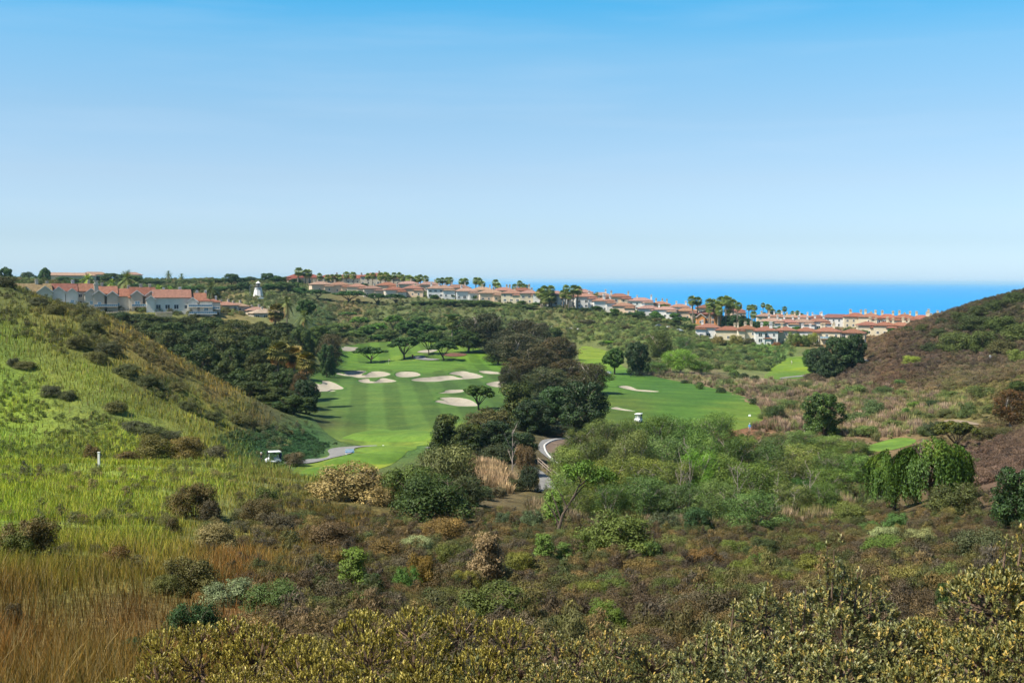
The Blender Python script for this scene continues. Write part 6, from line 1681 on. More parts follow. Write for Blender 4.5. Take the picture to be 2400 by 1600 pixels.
# ================================================================== GROUND COVER (uncountable: grass, scrub, reeds)
def sample_ground(n, y0, y1, s0=-.62, s1=.62, pw=1.0):
    """points on the ground, even in direction and in log distance"""
    s = rng.uniform(s0, s1, n)
    y = np.exp(rng.uniform(math.log(y0), math.log(y1), n))
    x = s * (y + XK * .5)
    z = hgt(x, y)
    return np.stack([x, y, z], -1)
def seen(P, marg=0.6):
    """drop points buried well behind nearer ground"""
    ok = np.ones(len(P), bool)
    for f in (.97, .94, .9, .85, .8, .75, .7, .62, .55, .48, .4):
        q = P * f
        ok &= hgt(q[:, 0], q[:, 1]) < q[:, 2] + (marg + .9) * f
    return ok
_pl = np.array(PLACED)
def under_plant(P):
    """ground already taken by a single plant, or right in front of one"""
    r = np.zeros(len(P), bool)
    for x, y, q, h in _pl[_pl[:, 1] < 250]:
        r |= (P[:, 0] - x) ** 2 + ((P[:, 1] - y + .5 * q) / 1.25) ** 2 < (q * .95) ** 2
    return r
def on_course(P):
    u, v = proj(P)
    r = np.zeros(len(P), bool)
    for L in (LA, LB, LC, LD):
        r |= inpoly(P[:, 0], P[:, 1], L)
    r |= inpoly(u, v, m2([(230,605),(420,590),(560,580),(560,505),(860,480),(960,480),(940,500),(780,560),(500,620),(230,640)])) & (P[:, 1] > 150)
    r |= inpoly(u, v, m3([(150,650),(170,600),(200,480),(260,430),(600,415),(560,560),(400,690),(340,830),(330,860),(170,860)])) & (P[:, 1] > 130)
    r |= inpoly(u, v, [(1975,841),(2040,838),(2040,852),(1980,855)]) & (P[:, 1] > 300)
    r |= inpoly(u, v, [(2180,978),(2300,985),(2300,1003),(2180,997)]) & (P[:, 1] > 200)
    return r

# ---- tall grass of the left slope, turning to straw below
GRASS_POLY = [(-500, 560), (0, 650), (120, 690), (250, 745), (400, 835), (560, 930), (640, 985), (600, 1010), (600, 1060), (640, 1095), (740, 1125), (860, 1200), (860, 1270), (740, 1330), (660, 1400), (680, 1500), (640, 1750), (-700, 1750)]
P = sample_ground(430000, 11, 262, -.62, .02)
u, v = proj(P)
keep = inpoly(u + rng.normal(0, 14, len(u)), v + rng.normal(0, 8, len(v)), GRASS_POLY) & seen(P, .4) & ~on_course(P) & ~under_plant(P)
P, u, v = P[keep], u[keep], v[keep]
patch = fbm(P[:, 0] / 9 + 3, P[:, 1] / 9, 3)
thin = rng.random(len(P)) < np.clip((patch - .30) * 6, .25, 1)
P, u, v, patch = P[thin], u[thin], v[thin], patch[thin]
n = len(P)
gc = ground_col(u, v)
Yd = P[:, 1]
h = rng.uniform(.32, .85, n) * (1 - .15 * np.clip((Yd - 60) / 200, 0, 1)) * (.55 + .8 * patch) * (1 + .9 * np.clip((Yd - 110) / 60, 0, 1)) * np.where(v > 1330, 1.0, .8)
w = np.clip(.00042 * Yd, .012, .11) * rng.uniform(.7, 1.3, n)
az = rng.uniform(-.9, .9, n)
lean = rng.normal(0, .24, (n, 2)) * h[:, None]
side = np.stack([np.cos(az), np.sin(az), np.zeros(n)], -1) * w[:, None] * .5
base = P - np.array([0, 0, .05])
tip = P + np.column_stack([lean, h])
mid = P + np.column_stack([lean * .35, h * .55])
V = np.stack([base - side, base + side, mid + side * .8, tip, mid - side * .8], 1).reshape(-1, 3)
i5 = np.arange(n) * 5
F3 = np.stack([i5 + 4, i5 + 2, i5 + 3], -1); F4 = np.stack([i5, i5 + 1, i5 + 2, i5 + 4], -1)
straw = np.clip((v - 1290) / 160, 0, 1) * np.clip(1 - (u - 500) / 500, 0, 1)
tint = gc * np.array([2.0, 1.66, 1.1]) * rng.uniform(.65, 1.35, (n, 1))
tint *= 1 - straw[:, None] * np.array([.26, .34, .34])
green = rng.random(n) < .22
tint[green] *= np.array([.55, .8, .7])
dry = rng.random(n) < (.10 + .15 * straw)
tint[dry] = np.array([.24, .185, .08]) * rng.uniform(.6, 1.2, (dry.sum(), 1))
p2 = fbm(P[:, 0] / 2.6 + 11, P[:, 1] / 2.6 + 5, 2)
tint = tint * (0.35 + .75 * patch[:, None] + .55 * p2[:, None])  # brown shadows in the grass painted as noise-darkened patches of tint
tint = np.concatenate([tint, np.ones((n, 1))], 1)
L_GRASS = leaf_mat('tall_grass', [(0, (.62, .62, .6)), (.5, (1, 1, 1)), (1, (1.35, 1.3, 1.2))], 0.35, 'GEOMETRY', 0.7, 0.15)
me = mesh_np('tall_grass', V, [F3, F4], L_GRASS, False, {'rnd': ('FACE', 'FLOAT', np.tile(rng.random(n), 2)), 'tint': ('POINT', 'FLOAT_COLOR', np.repeat(tint, 5, 0))})
tag(link('tall_grass', me), 'tall green grass turning to straw over the hillside by the townhouses', 'grass', None, 'stuff')

# ---- scrub: small shrubs set out by geometry nodes
PROTO = bpy.data.collections.new('scrub_kinds')
def proto(name, H, W, nl, nf, sz, asp, upw, seed, twig=True):
    lb = lob(H, W, nl, H * .18, H * .8, W * .17, .85, seed, lambda q: 1 - .4 * q, .4)
    Pp, Dd = lobes_points(lb, nf, .4, .5, (.4, 1.18))
    T = unit(Dd + np.array([0, 0, upw]) + rsph(len(Pp)) * .5)
    me = crown_mesh(name, Pp, Dd, sz, L_SCRUB, asp, .8, T)
    o = bpy.data.objects.new(name, me)
    PROTO.objects.link(o)
for i in range(3):
    proto(f'scrub_a{i}', .8, 1.3, 11, 1000, .085, .42, .8, 1200 + i)
for i in range(2):
    proto(f'scrub_b{i}', 1.3, 1.1, 9, 800, .11, .22, 1.8, 1230 + i)
def reed_proto(name, seed):
    rr = np.random.default_rng(seed)
    n = 90
    b = rr.normal(0, .42, (n, 2)); hh = rr.uniform(1.1, 2.3, n); ln = b * .35 + rr.normal(0, .22, (n, 2))
    a = rr.uniform(0, 6.28, n); sd = np.stack([np.cos(a), np.sin(a), np.zeros(n)], -1)
    B = np.column_stack([b, np.zeros(n)]); T = np.column_stack([b + ln, hh]); M = B * .35 + T * .65
    Vv = np.stack([B - sd * .03, B + sd * .03, M + sd * .035, T, M - sd * .035], 1).reshape(-1, 3)
    k = np.arange(n) * 5
    Fa = np.stack([k, k + 1, k + 2, k + 4], -1); Fb = np.stack([k + 4, k + 2, k + 3], -1)
    me = mesh_np(name, Vv, [Fa, Fb], L_SCRUB, False, {'rnd': ('FACE', 'FLOAT', np.concatenate([rr.random(n) * .7, rr.random(n) * .5 + .5]))})
    PROTO.objects.link(bpy.data.objects.new(name, me))
for i in range(2):
    reed_proto(f'scrub_c{i}', 60 + i)
for i in range(2):
    proto(f'scrub_d{i}', .7, 1.3, 14, 2800, .046, .42, .8, 1260 + i)
# alphabetical order in the collection: a0 a1 a2 b0 b1 c0 c1

def gn_scatter(name, P, scale, idx, tint, label, cat):
    n = len(P)
    me = bpy.data.meshes.new(name)
    me.vertices.add(n)
    me.vertices.foreach_set('co', np.asarray(P, np.float32).ravel())
    for k, ty, arr, f in (('rot', 'FLOAT_VECTOR', np.column_stack([rng.normal(0, .1, (n, 2)), rng.uniform(0, 6.28, n)]), 'vector'), ('scl', 'FLOAT_VECTOR', scale, 'vector'), ('tint', 'FLOAT_COLOR', np.concatenate([tint, np.ones((n, 1))], 1), 'color')):
        a = me.attributes.new(k, ty, 'POINT'); a.data.foreach_set(f, np.asarray(arr, np.float32).ravel())
    a = me.attributes.new('idx', 'INT', 'POINT'); a.data.foreach_set('value', np.asarray(idx, np.int32))
    o = link(name, me)
    ng = bpy.data.node_groups.new(name + '_nodes', 'GeometryNodeTree')
    ng.interface.new_socket('Geometry', in_out='INPUT', socket_type='NodeSocketGeometry')
    ng.interface.new_socket('Geometry', in_out='OUTPUT', socket_type='NodeSocketGeometry')
    gi = ng.nodes.new('NodeGroupInput'); go = ng.nodes.new('NodeGroupOutput')
    ci = ng.nodes.new('GeometryNodeCollectionInfo')
    ci.inputs['Collection'].default_value = PROTO
    ci.inputs['Separate Children'].default_value = True
    ci.inputs['Reset Children'].default_value = True
    ip = ng.nodes.new('GeometryNodeInstanceOnPoints')
    ip.inputs['Pick Instance'].default_value = True
    def na(nm, dt):
        x = ng.nodes.new('GeometryNodeInputNamedAttribute'); x.data_type = dt; x.inputs['Name'].default_value = nm
        return x.outputs['Attribute']
    ng.links.new(gi.outputs[0], ip.inputs['Points'])
    ng.links.new(ci.outputs[0], ip.inputs['Instance'])
    ng.links.new(na('idx', 'INT'), ip.inputs['Instance Index'])
    er = ng.nodes.new('FunctionNodeEulerToRotation')
    ng.links.new(na('rot', 'FLOAT_VECTOR'), er.inputs[0])
    ng.links.new(er.outputs[0], ip.inputs['Rotation'])
    ng.links.new(na('scl', 'FLOAT_VECTOR'), ip.inputs['Scale'])
    ng.links.new(ip.outputs[0], go.inputs[0])
    md = o.modifiers.new('scatter', 'NODES')
    md.node_group = ng
    tag(o, label, cat, None, 'stuff')
    return o

def scrub(name, poly, n, y0, y1, smin, smax, kinds, colmul, label, cat, jit=10, thin=None, s0=-.62, s1=.62, colour=None, lods=.0, cs=.25, pal_patch=False):
    P = sample_ground(n, y0, y1, s0, s1)
    u, v = proj(P)
    k = inpoly(u + rng.normal(0, jit, len(u)), v + rng.normal(0, jit * .5, len(v)), poly) & seen(P) & ~on_course(P) & ~under_plant(P)
    P, u, v = P[k], u[k], v[k]
    pt = fbm(P[:, 0] / 11 + 40, P[:, 1] / 11 + 9, 3)
    if thin is not None:
        k = rng.random(len(P)) < thin(u, v, pt)
        P, u, v, pt = P[k], u[k], v[k], pt[k]
    n = len(P)
    sc = rng.uniform(smin, smax, n) * (1 + lods * P[:, 1] / 100)
    S = np.column_stack([sc * rng.uniform(.85, 1.25, n), sc * rng.uniform(.85, 1.25, n), sc * rng.uniform(.7, 1.15, n)])
    c = ground_col(u, v) * np.asarray(colmul)
    if colour is not None:
        pal = np.array(colour)
        pick = pal[rng.integers(0, len(pal), n)]
        if pal_patch:
            q = fbm(P[:, 0] / 3.5 + 70, P[:, 1] / 3.5 + 20, 2)
            kk = np.clip(((q - .22) / .56 * len(pal)).astype(int), 0, len(pal) - 1)
            pick = np.where((rng.random(n) < .75)[:, None], pal[kk], pick)
        a = rng.uniform(cs, cs + .5, (n, 1))
        c = c * (1 - a) + pick * a
    c = c * rng.uniform(.6, 1.35, (n, 1)) * (.6 + .8 * pt[:, None])
    gn_scatter(name, P - np.array([0, 0, .06]), S, rng.choice(kinds, n), c, label, cat)

BR = [(.065, .048, .032), (.095, .068, .035), (.055, .046, .036), (.15, .105, .04), (.065, .072, .022), (.085, .105, .024), (.045, .068, .02), (.12, .115, .028), (.075, .066, .05)]
scrub('brown_scrub', [(560, 1170), (760, 1150), (900, 1190), (1100, 1180), (1250, 1210), (1500, 1230), (1850, 1210), (2000, 1170), (2150, 1200), (2450, 1130), (2800, 1000), (4200, 700), (4400, 1900), (560, 1900), (600, 1440), (560, 1300)], 14500, 15, 140, .35, 1.1, [7, 8, 7, 8, 7, 8, 3], (.92, .86, .8), 'brown dry scrub covering the bowl below the foreground bushes', 'scrub', s0=-.3, s1=.86, colour=[tuple(x * .88 for x in c) for c in BR], cs=.35, pal_patch=True)
scrub('hill_scrub', [(1890, 890), (1960, 850), (2010, 800), (2060, 770), (2160, 745), (2300, 700), (2400, 670), (3400, 400), (3400, 860), (2400, 890), (2150, 915), (1990, 900)], 34000, 290, 450, .8, 2.5, [0, 1, 2], (1.0, .95, .95), 'purple-brown heath covering the hill above the reeds', 'scrub', colour=[(.085, .062, .052), (.065, .07, .026), (.07, .054, .044), (.10, .072, .052), (.055, .06, .028), (.12, .08, .045), (.075, .06, .05)], s0=.2, s1=.8, pal_patch=True)
scrub('slope_scrub', [(2180, 1120), (2280, 1060), (2350, 1020), (2450, 1000), (3300, 700), (3300, 1100), (2300, 1190)], 13000, 110, 215, .8, 1.5, [0, 1, 2], (1.0, .95, .95), 'purple-brown heath on the near spur behind the weeping trees', 'scrub', colour=[(.10, .068, .055), (.08, .058, .045), (.12, .08, .055)], s0=.2, s1=.8)
scrub('spur_scrub', [(0, 660), (120, 690), (250, 745), (400, 835), (560, 930), (720, 1010), (640, 1060), (520, 1000), (380, 940), (250, 860), (100, 800), (0, 780)], 15000, 160, 265, .6, 1.4, [0, 1, 3, 4], (.9, .85, .9), 'brown brush along the crest of the grassy spur', 'scrub', thin=lambda u, v, p: np.clip((p - .40) * 4, 0, .7) + .12, colour=[(.085, .08, .03), (.06, .065, .025), (.13, .105, .045), (.08, .08, .05), (.10, .12, .035)], s0=-.62, s1=-.1)
scrub('gully_scrub', [(-300, 820), (60, 870), (200, 960), (350, 1010), (560, 1060), (640, 1090), (560, 1100), (300, 1078), (0, 1075), (-300, 1050)], 16000, 120, 235, .4, 1.0, [0, 1, 2, 3, 4], (.85, .85, .8), 'dark brush lines in the folds of the grassy slope', 'scrub', thin=lambda u, v, p: np.clip((p - .45) * 4, .05, .6), colour=[(.06, .06, .02), (.09, .08, .025), (.07, .095, .025), (.05, .075, .02)], s0=-.62, s1=-.15)
scrub('ivy_cover', [(500, 1030), (600, 1005), (700, 1010), (770, 1042), (735, 1070), (620, 1082), (560, 1070)], 12000, 165, 240, .5, .9, [0, 1, 2], (1.0, 1.0, 1.0), 'dark green ivy on the bank behind the parked cart', 'ivy', colour=[(.025, .07, .028), (.035, .09, .03), (.03, .06, .025)], s0=-.3, s1=-.1, cs=.4)
RD2 = [(.19, .14, .11), (.085, .115, .035), (.15, .105, .075), (.09, .12, .04), (.20, .15, .115), (.13, .12, .05), (.17, .12, .085), (.075, .10, .035)]
scrub('reeds', [(1500, 872), (1640, 885), (1760, 900), (1850, 890), (1960, 892), (2150, 920), (2280, 935), (2260, 990), (2120, 1020), (1990, 1030), (1760, 1010), (1790, 985), (1770, 945), (1720, 920), (1600, 895), (1500, 880)], 16000, 205, 420, .45, 1.0, [5, 6, 0, 1, 3], (.95, .95, .95), 'tan and pinkish reeds filling the valley beyond the thicket', 'reeds', colour=RD2, s0=.05, s1=.45, cs=.45, pal_patch=True)
scrub('tee_reeds', [(1110, 1085), (1140, 1090), (1175, 1115), (1200, 1140), (1180, 1155), (1135, 1130)], 6000, 140, 215, .5, 1.0, [5, 6, 0], (1, 1, 1), 'tan plumed reeds on the bank between tee and cart path', 'reeds', colour=[(.27, .19, .12), (.22, .16, .09)], s0=-.1, s1=.05, cs=.5)
scrub('thicket_reeds', [(1900, 1150), (2010, 1150), (2010, 1215), (1830, 1240), (1600, 1240), (1250, 1235), (1250, 1180), (1600, 1200)], 3500, 112, 150, .4, .8, [5, 6, 0, 3, 1], (1, 1, 1), 'grey tan reeds and brush at the foot of the thicket', 'reeds', colour=[(.20, .15, .11), (.08, .09, .03), (.12, .10, .06)], s0=0, s1=.4, thin=lambda u, v, p: np.full(len(u), .6))
GRN = [(.06, .09, .03), (.10, .14, .035), (.05, .075, .03), (.15, .16, .05), (.17, .13, .065), (.09, .11, .055), (.12, .17, .05)]
scrub('far_brush', [(690, 700), (900, 705), (1150, 715), (1300, 715), (1500, 742), (1640, 770), (1700, 812), (1850, 815), (1840, 845), (1790, 880), (1700, 872), (1560, 868), (1480, 830), (1400, 795), (1330, 800), (1180, 790), (1000, 795), (790, 805), (740, 760)], 30000, 430, 740, 1.1, 3.2, [0, 1, 2], (.9, 1.0, .9), 'mixed green brush on the slopes beneath the villas', 'brush', colour=GRN, pal_patch=True, thin=lambda u, v, p: np.clip((p - .32) * 5, .4, 1))
scrub('plateau_brush', [(-400, 600), (0, 630), (700, 645), (720, 700), (620, 730), (520, 740), (300, 745), (-400, 735)], 12000, 480, 1000, 1.3, 3.0, [0, 1, 2], (.9, .95, 1.0), 'low green brush around the townhouses and the lighthouse', 'brush', colour=GRN, s0=-.62, s1=-.15)
scrub('terrace_brush', [(880, 670), (1300, 700), (1660, 740), (1760, 760), (2150, 765), (2150, 815), (1640, 812), (1560, 770), (1300, 730), (900, 710)], 9000, 580, 850, .9, 2.0, [0, 1, 2], (.9, .95, .9), 'garden greenery between the villas', 'brush', colour=GRN)
scrub('valley_green', [(2080, 1010), (2160, 975), (2420, 930), (3200, 850), (3200, 950), (2420, 1010), (2300, 1060), (2200, 1050)], 5000, 170, 290, .6, 1.4, [0, 1, 2, 0], (1, 1, 1), 'olive and straw brush below the rust red tree', 'brush', colour=[(.09, .10, .03), (.14, .13, .045), (.07, .07, .025), (.12, .08, .04)], s0=.2, s1=.8)
scrub('hedge_cover', [(2200, 900), (2420, 870), (3200, 700), (3200, 900), (2420, 935), (2150, 975), (2080, 960), (2100, 925)], 6000, 235, 330, .6, 1.4, [0, 1, 2, 0, 3], (1, 1, 1), 'yellow-green brush between brown hill and pale track', 'brush', colour=[(.13, .14, .035), (.16, .14, .05), (.07, .09, .025), (.10, .07, .04)], s0=.2, s1=.8)
scrub('thicket_floor', [(1330, 1030), (1420, 1005), (1780, 1010), (2050, 1040), (2080, 1180), (1850, 1220), (1500, 1210), (1270, 1190), (1290, 1110)], 4500, 125, 235, .6, 1.3, [0, 1, 2, 3], (1, 1, 1), 'leafy undergrowth between the willows', 'undergrowth', colour=[(.05, .085, .025), (.08, .11, .03), (.06, .07, .03)], s0=0, s1=.4, cs=.4)
scrub('bowl_shrubs', [(700, 1180), (900, 1190), (1250, 1220), (1850, 1230), (2000, 1180), (2450, 1150), (2800, 1100), (2900, 1700), (640, 1700), (640, 1420)], 700, 34, 140, .8, 1.5, [7, 8], (.85, .85, .85), 'larger olive and golden shrubs dotted through the brown scrub bowl', 'scrub', colour=[(.06, .085, .022), (.11, .10, .026), (.05, .075, .02), (.14, .10, .035), (.08, .10, .025), (.07, .06, .035)], cs=.5)
scrub('slope_brush', [(-400, 1100), (300, 1100), (700, 1110), (860, 1210), (700, 1320), (600, 1420), (300, 1420), (-400, 1420)], 2600, 40, 128, .4, 1.1, [7, 8, 3, 8], (.7, .65, .7), 'dark and straw coloured brush patches through the near grass', 'brush', thin=lambda u, v, p: np.clip((p - .52) * 6, .03, .8), colour=[(.07, .06, .024), (.06, .07, .022), (.11, .085, .035), (.055, .05, .03)], s0=-.62, s1=.0, cs=.45)
# ================================================================== CARTS, PEOPLE, SIGNS, FENCES
M_WHITE = plain('white_plastic', (.80, .80, .80), 0.4, 0.4, 0, 0.03)
M_DARK = plain('dark_plastic', (.03, .03, .035), 0.5, 0.4, 0, 0.1)
M_TYRE = plain('tyre', (.025, .025, .025), 0.85, 0.2, 0, 0.1)
M_SEAT = plain('seat_vinyl', (.55, .52, .46), 0.6, 0.3, 0, 0.05)
M_STEEL = plain('steel', (.45, .46, .48), 0.35, 0.5, 0.8, 0.05)
M_BAG = plain('bag_cloth', (.05, .06, .12), 0.8, 0.2, 0, 0.1)
M_BLUE = plain('blue_cloth', (.10, .28, .55), 0.8, 0.2, 0, 0.1)
M_BLACK = plain('black_cloth', (.02, .02, .023), 0.85, 0.2, 0, 0.1)
M_SKIN = plain('skin', (.45, .27, .19), 0.6, 0.3, 0, 0.05)
M_CLOTHW = plain('white_cloth', (.75, .74, .72), 0.85, 0.2, 0, 0.05)
M_TAN = plain('tan_cloth', (.42, .33, .23), 0.85, 0.2, 0, 0.1)
M_WOOD = plain('weathered_wood', (.30, .24, .19), 0.9, 0.2, 0, 0.3, 4)

def cart(g, rz, label):
    o = empty('golf_cart', g, rz)
    # x forward
    b = MB()
    b.add([(1.15, -.55, .28), (1.15, .55, .28), (1.2, .5, .62), (1.2, -.5, .62), (.62, -.58, .88), (.62, .58, .88), (.55, -.58, .3), (.55, .58, .3)],
          [(0, 1, 2, 3), (3, 2, 5, 4), (0, 3, 4, 6), (1, 7, 5, 2), (4, 5, 7, 6), (0, 6, 7, 1)])
    b.box((.12, 0, .30), (.95, 1.12, .10))
    b.box((-.65, 0, .50), (.72, 1.16, .46))
    b.box((-1.05, 0, .42), (.3, 1.1, .34))
    b.build('body', M_WHITE, o)
    s = MB().box((-.42, 0, .78), (.55, 1.05, .13)); so = s.build('seat', M_SEAT, o)
    MB().box((-.72, 0, 1.05), (.12, 1.05, .42)).build('backrest', M_SEAT, so)
    r = MB().box((-.15, 0, 1.84), (1.9, 1.22, .07), taper=.94); r.box((-.15, 0, 1.80), (1.96, 1.26, .03)); r.build('roof', M_WHITE, o)
    for sx, sy in ((.62, -.54), (.62, .54), (-.95, -.54), (-.95, .54)):
        MB().tube([(sx, sy, .55 if sx < 0 else .85), (sx * .88, sy, 1.80)], .025, 6).build('strut', M_DARK, o)
    t = NT('windscreen'); t.set((.35, .42, .46), .1, .5); t.bsdf.inputs['Alpha'].default_value = .45
    MB().add([(.63, -.52, .9), (.63, .52, .9), (.56, .52, 1.76), (.56, -.52, 1.76)], [(0, 1, 2, 3)]).build('windscreen', t.m, o)
    for sx, sy in ((.82, -.5), (.82, .5), (-.72, -.5), (-.72, .5)):
        w = MB().tube([(sx, sy - .09, .23), (sx, sy + .09, .23)], .23, 14).build('wheel', M_TYRE, o)
        MB().tube([(sx, sy - .1, .23), (sx, sy + .1, .23)], .12, 10).build('rim', M_STEEL, w)
    MB().tube([(.52, -.27, .85), (.3, -.27, 1.08)], .02, 5).tube([(.28 + .02 * math.cos(a), -.27 + .16 * math.cos(a), 1.09 + .15 * math.sin(a)) for a in np.linspace(0, 2 * math.pi, 13)], .016, 5, cap=False).build('steering_wheel', M_DARK, o)
    for sy in (-.3, .3):
        MB().box((1.2, sy, .56), (.04, .16, .09)).build('headlight', M_STEEL, o)
    tag(o, label, 'golf cart', 'golf carts')
    for k, sy in enumerate((-.28, .28)):
        cr, sr = math.cos(rz), math.sin(rz)
        px, py = -1.08, sy
        bo = empty('golf_bag', (g[0] + px * cr - py * sr, g[1] + px * sr + py * cr, g[2] + .58), rz)
        m = MB(); m.tube([(0, 0, 0), (-.05, 0, .5), (-.12, 0, .95)], [.13, .15, .15], 10); m.build('bag', M_BAG if k else M_DARK, bo)
        c = MB()
        for q in range(5):
            c.tube([(-.12, 0, .9), (-.2 + .03 * q, -.1 + .05 * q, 1.2 + .03 * (q % 3))], .014, 4)
        c.build('clubs', M_STEEL, bo)
        tag(bo, ('dark' if k == 0 else 'navy') + ' golf bag standing on the rear of the ' + ('cart parked by the tee path' if 'parked' in label else 'cart out on the fairway'), 'golf bag', 'golf bags on the carts')
    return o
g = gp(640, 1087, 150)
cart((g.x, g.y, g.z + .12), math.radians(-160), 'white roofed golf cart parked at the end of the tee path')
g = gp(1496, 990, 200)
cart((g.x, g.y, g.z + .06), math.radians(-115), 'white golf cart driving on the fairway past the sand sliver')

def person(g, rz, label, shirt, trousers, pose='stand', cap=None, H=1.76, hold=None):
    k = H / 1.76
    J = dict(pelvis=(0, 0, .95), waist=(0, 0, 1.10), chest=(0, .02, 1.33), neck=(0, 0, 1.50), head0=(0, .01, 1.58), head=(0, .02, 1.68), top=(0, .01, 1.745),
             hipL=(-.10, 0, .90), kneeL=(-.11, .02, .50), ankL=(-.12, -.01, .09), toeL=(-.14, .16, .04), hipR=(.10, 0, .90), kneeR=(.12, .03, .50), ankR=(.14, 0, .09), toeR=(.17, .16, .04),
             shL=(-.19, 0, 1.42), elL=(-.25, -.02, 1.14), wrL=(-.24, .10, .90), haL=(-.23, .14, .82), shR=(.19, 0, 1.42), elR=(.25, -.02, 1.14), wrR=(.24, .10, .90), haR=(.23, .14, .82))
    if pose == 'swing':
        J.update(elL=(-.12, .22, 1.20), wrL=(.02, .38, 1.02), haL=(.04, .42, .96), elR=(.22, .16, 1.18), wrR=(.08, .38, 1.00), haR=(.07, .42, .93), chest=(0, .10, 1.31), neck=(0, .16, 1.46), head0=(0, .19, 1.53), head=(0, .22, 1.62), top=(0, .22, 1.69), shL=(-.18, .12, 1.39), shR=(.18, .12, 1.39))
    if pose == 'arms':
        J.update(elL=(-.42, .02, 1.38), wrL=(-.60, .10, 1.40), haL=(-.68, .12, 1.40), elR=(.42, .02, 1.38), wrR=(.60, .10, 1.40), haR=(.68, .12, 1.40))
    R = dict(pelvis=.155, waist=.14, chest=.165, neck=.06, head0=.075, head=.10, top=.07, hipL=.10, kneeL=.065, ankL=.048, toeL=.04, hipR=.10, kneeR=.065, ankR=.048, toeR=.04, shL=.075, elL=.05, wrL=.035, haL=.042, shR=.075, elR=.05, wrR=.035, haR=.042)
    E = [('pelvis', 'waist'), ('waist', 'chest'), ('chest', 'neck'), ('neck', 'head0'), ('head0', 'head'), ('head', 'top')]
    for s in 'LR':
        E += [('pelvis', 'hip' + s), ('hip' + s, 'knee' + s), ('knee' + s, 'ank' + s), ('ank' + s, 'toe' + s), ('chest', 'sh' + s), ('sh' + s, 'el' + s), ('el' + s, 'wr' + s), ('wr' + s, 'ha' + s)]
        # five fingers from the palm
        h = Vector(J['ha' + s]); w = Vector(J['wr' + s]); d = (h - w).normalized(); sd = d.cross(Vector((0, 1, .2))).normalized() * (1 if s == 'L' else -1)
        for q in range(5):
            a = f'f{s}{q}a'; b = f'f{s}{q}b'
            if q == 4:
                J[a] = tuple(w + d * .04 + sd * .035); J[b] = tuple(w + d * .085 + sd * .06); root = 'wr' + s
            else:
                J[a] = tuple(h + d * .045 + sd * (.027 - .018 * q)); J[b] = tuple(h + d * (.08, .09, .085, .07)[q] + sd * (.030 - .020 * q) + Vector((0, .015, -.01))); root = 'ha' + s
            R[a] = .010; R[b] = .008
            E += [(root, a), (a, b)]
    names = list(J)
    me = bpy.data.meshes.new('person')
    me.from_pydata([tuple(Vector(J[n]) * k) for n in names], [(names.index(a), names.index(b)) for a, b in E], [])
    tmp = bpy.data.objects.new('tmp_person', me); COL.objects.link(tmp)
    sk = tmp.modifiers.new('skin', 'SKIN'); sk.use_smooth_shade = True
    tmp.modifiers.new('sub', 'SUBSURF').levels = 1
    for i, n in enumerate(names):
        me.skin_vertices[0].data[i].radius = (R[n] * k,) * 2 if n not in ('chest', 'pelvis', 'waist') else (R[n] * k * 1.15, R[n] * k * .8)
        me.skin_vertices[0].data[i].use_root = n == 'pelvis'
    dg = bpy.context.evaluated_depsgraph_get()
    body = bpy.data.meshes.new_from_object(tmp.evaluated_get(dg))
    bpy.data.objects.remove(tmp)
    body.materials.clear()
    for m_ in (M_SKIN, shirt, trousers, M_DARK): body.materials.append(m_)
    fore = [Vector(J['el' + s]).lerp(Vector(J['wr' + s]), .3) * k for s in 'LR']
    for p in body.polygons:
        c = p.center / k
        mi = 1
        if c.z < .13 and pose != 'x': mi = 3
        elif c.z < .99 and min((Vector((c.x, c.y, c.z)) - Vector(J['wr' + s])).length for s in 'LR') > .24: mi = 2
        elif c.z > 1.47 + (0 if pose != 'swing' else -.02) and abs(c.x) < .14: mi = 0
        elif min(min((Vector(c) - Vector(J[n + s])).length for n in ('wr', 'ha')) for s in 'LR') < .17: mi = 0
        p.material_index = mi
        p.use_smooth = True
    o = empty('person', g, rz)
    link('body', body, o)
    hd = Vector(J['head']) * k
    m = MB()
    for lat in range(5):
        pass
    vs, fs = [], []
    for i in range(5):
        th = math.pi / 2 * i / 4.2
        for j in range(10):
            a = 2 * math.pi * j / 10
            vs.append((hd.x + .112 * k * math.cos(th) * math.cos(a), hd.y - .01 + .118 * k * math.cos(th) * math.sin(a), hd.z + .02 + .105 * k * math.sin(th)))
    for i in range(4):
        for j in range(10):
            fs.append((i * 10 + j, i * 10 + (j + 1) % 10, (i + 1) * 10 + (j + 1) % 10, (i + 1) * 10 + j))
    m.add(vs, fs)
    if cap: m.box((hd.x, hd.y + .14 * k, hd.z + .035), (.15 * k, .12 * k, .015))
    m.build('cap' if cap else 'hair', cap or M_DARK, o, smooth=True)
    tag(o, label, 'person')
    if hold:
        h = Vector(J['haR']) * k
        cl = empty('golf_club', g, rz)
        MB().tube([h + Vector((0, -.02, .1)), h + Vector((.05, .5, -.85 * k))], .012, 5).build('shaft', M_STEEL, cl)
        MB().box(tuple(h + Vector((.08, .52, -.86 * k))), (.1, .05, .05)).build('club_head', M_DARK, cl)
        tag(cl, hold, 'golf club')
    return o
g = gp(612, 1088, 150); person((g.x, g.y, g.z + .02), math.radians(-70), 'person in black with a white cap standing beside the parked cart', M_BLACK, M_BLACK, 'stand', M_CLOTHW, 1.8)
g = gp(1886, 857, 350); person((g.x, g.y, g.z + .5), math.radians(80), 'person in black with arms held out on the far tee', M_BLACK, M_BLACK, 'arms', None, 1.78)
g = gp(1856, 858, 350); person((g.x, g.y, g.z + .5), math.radians(60), 'person in white shirt and tan trousers addressing a ball on the far tee', M_CLOTHW, M_TAN, 'swing', M_CLOTHW, 1.75, 'steel golf club in the hands of the golfer in white')
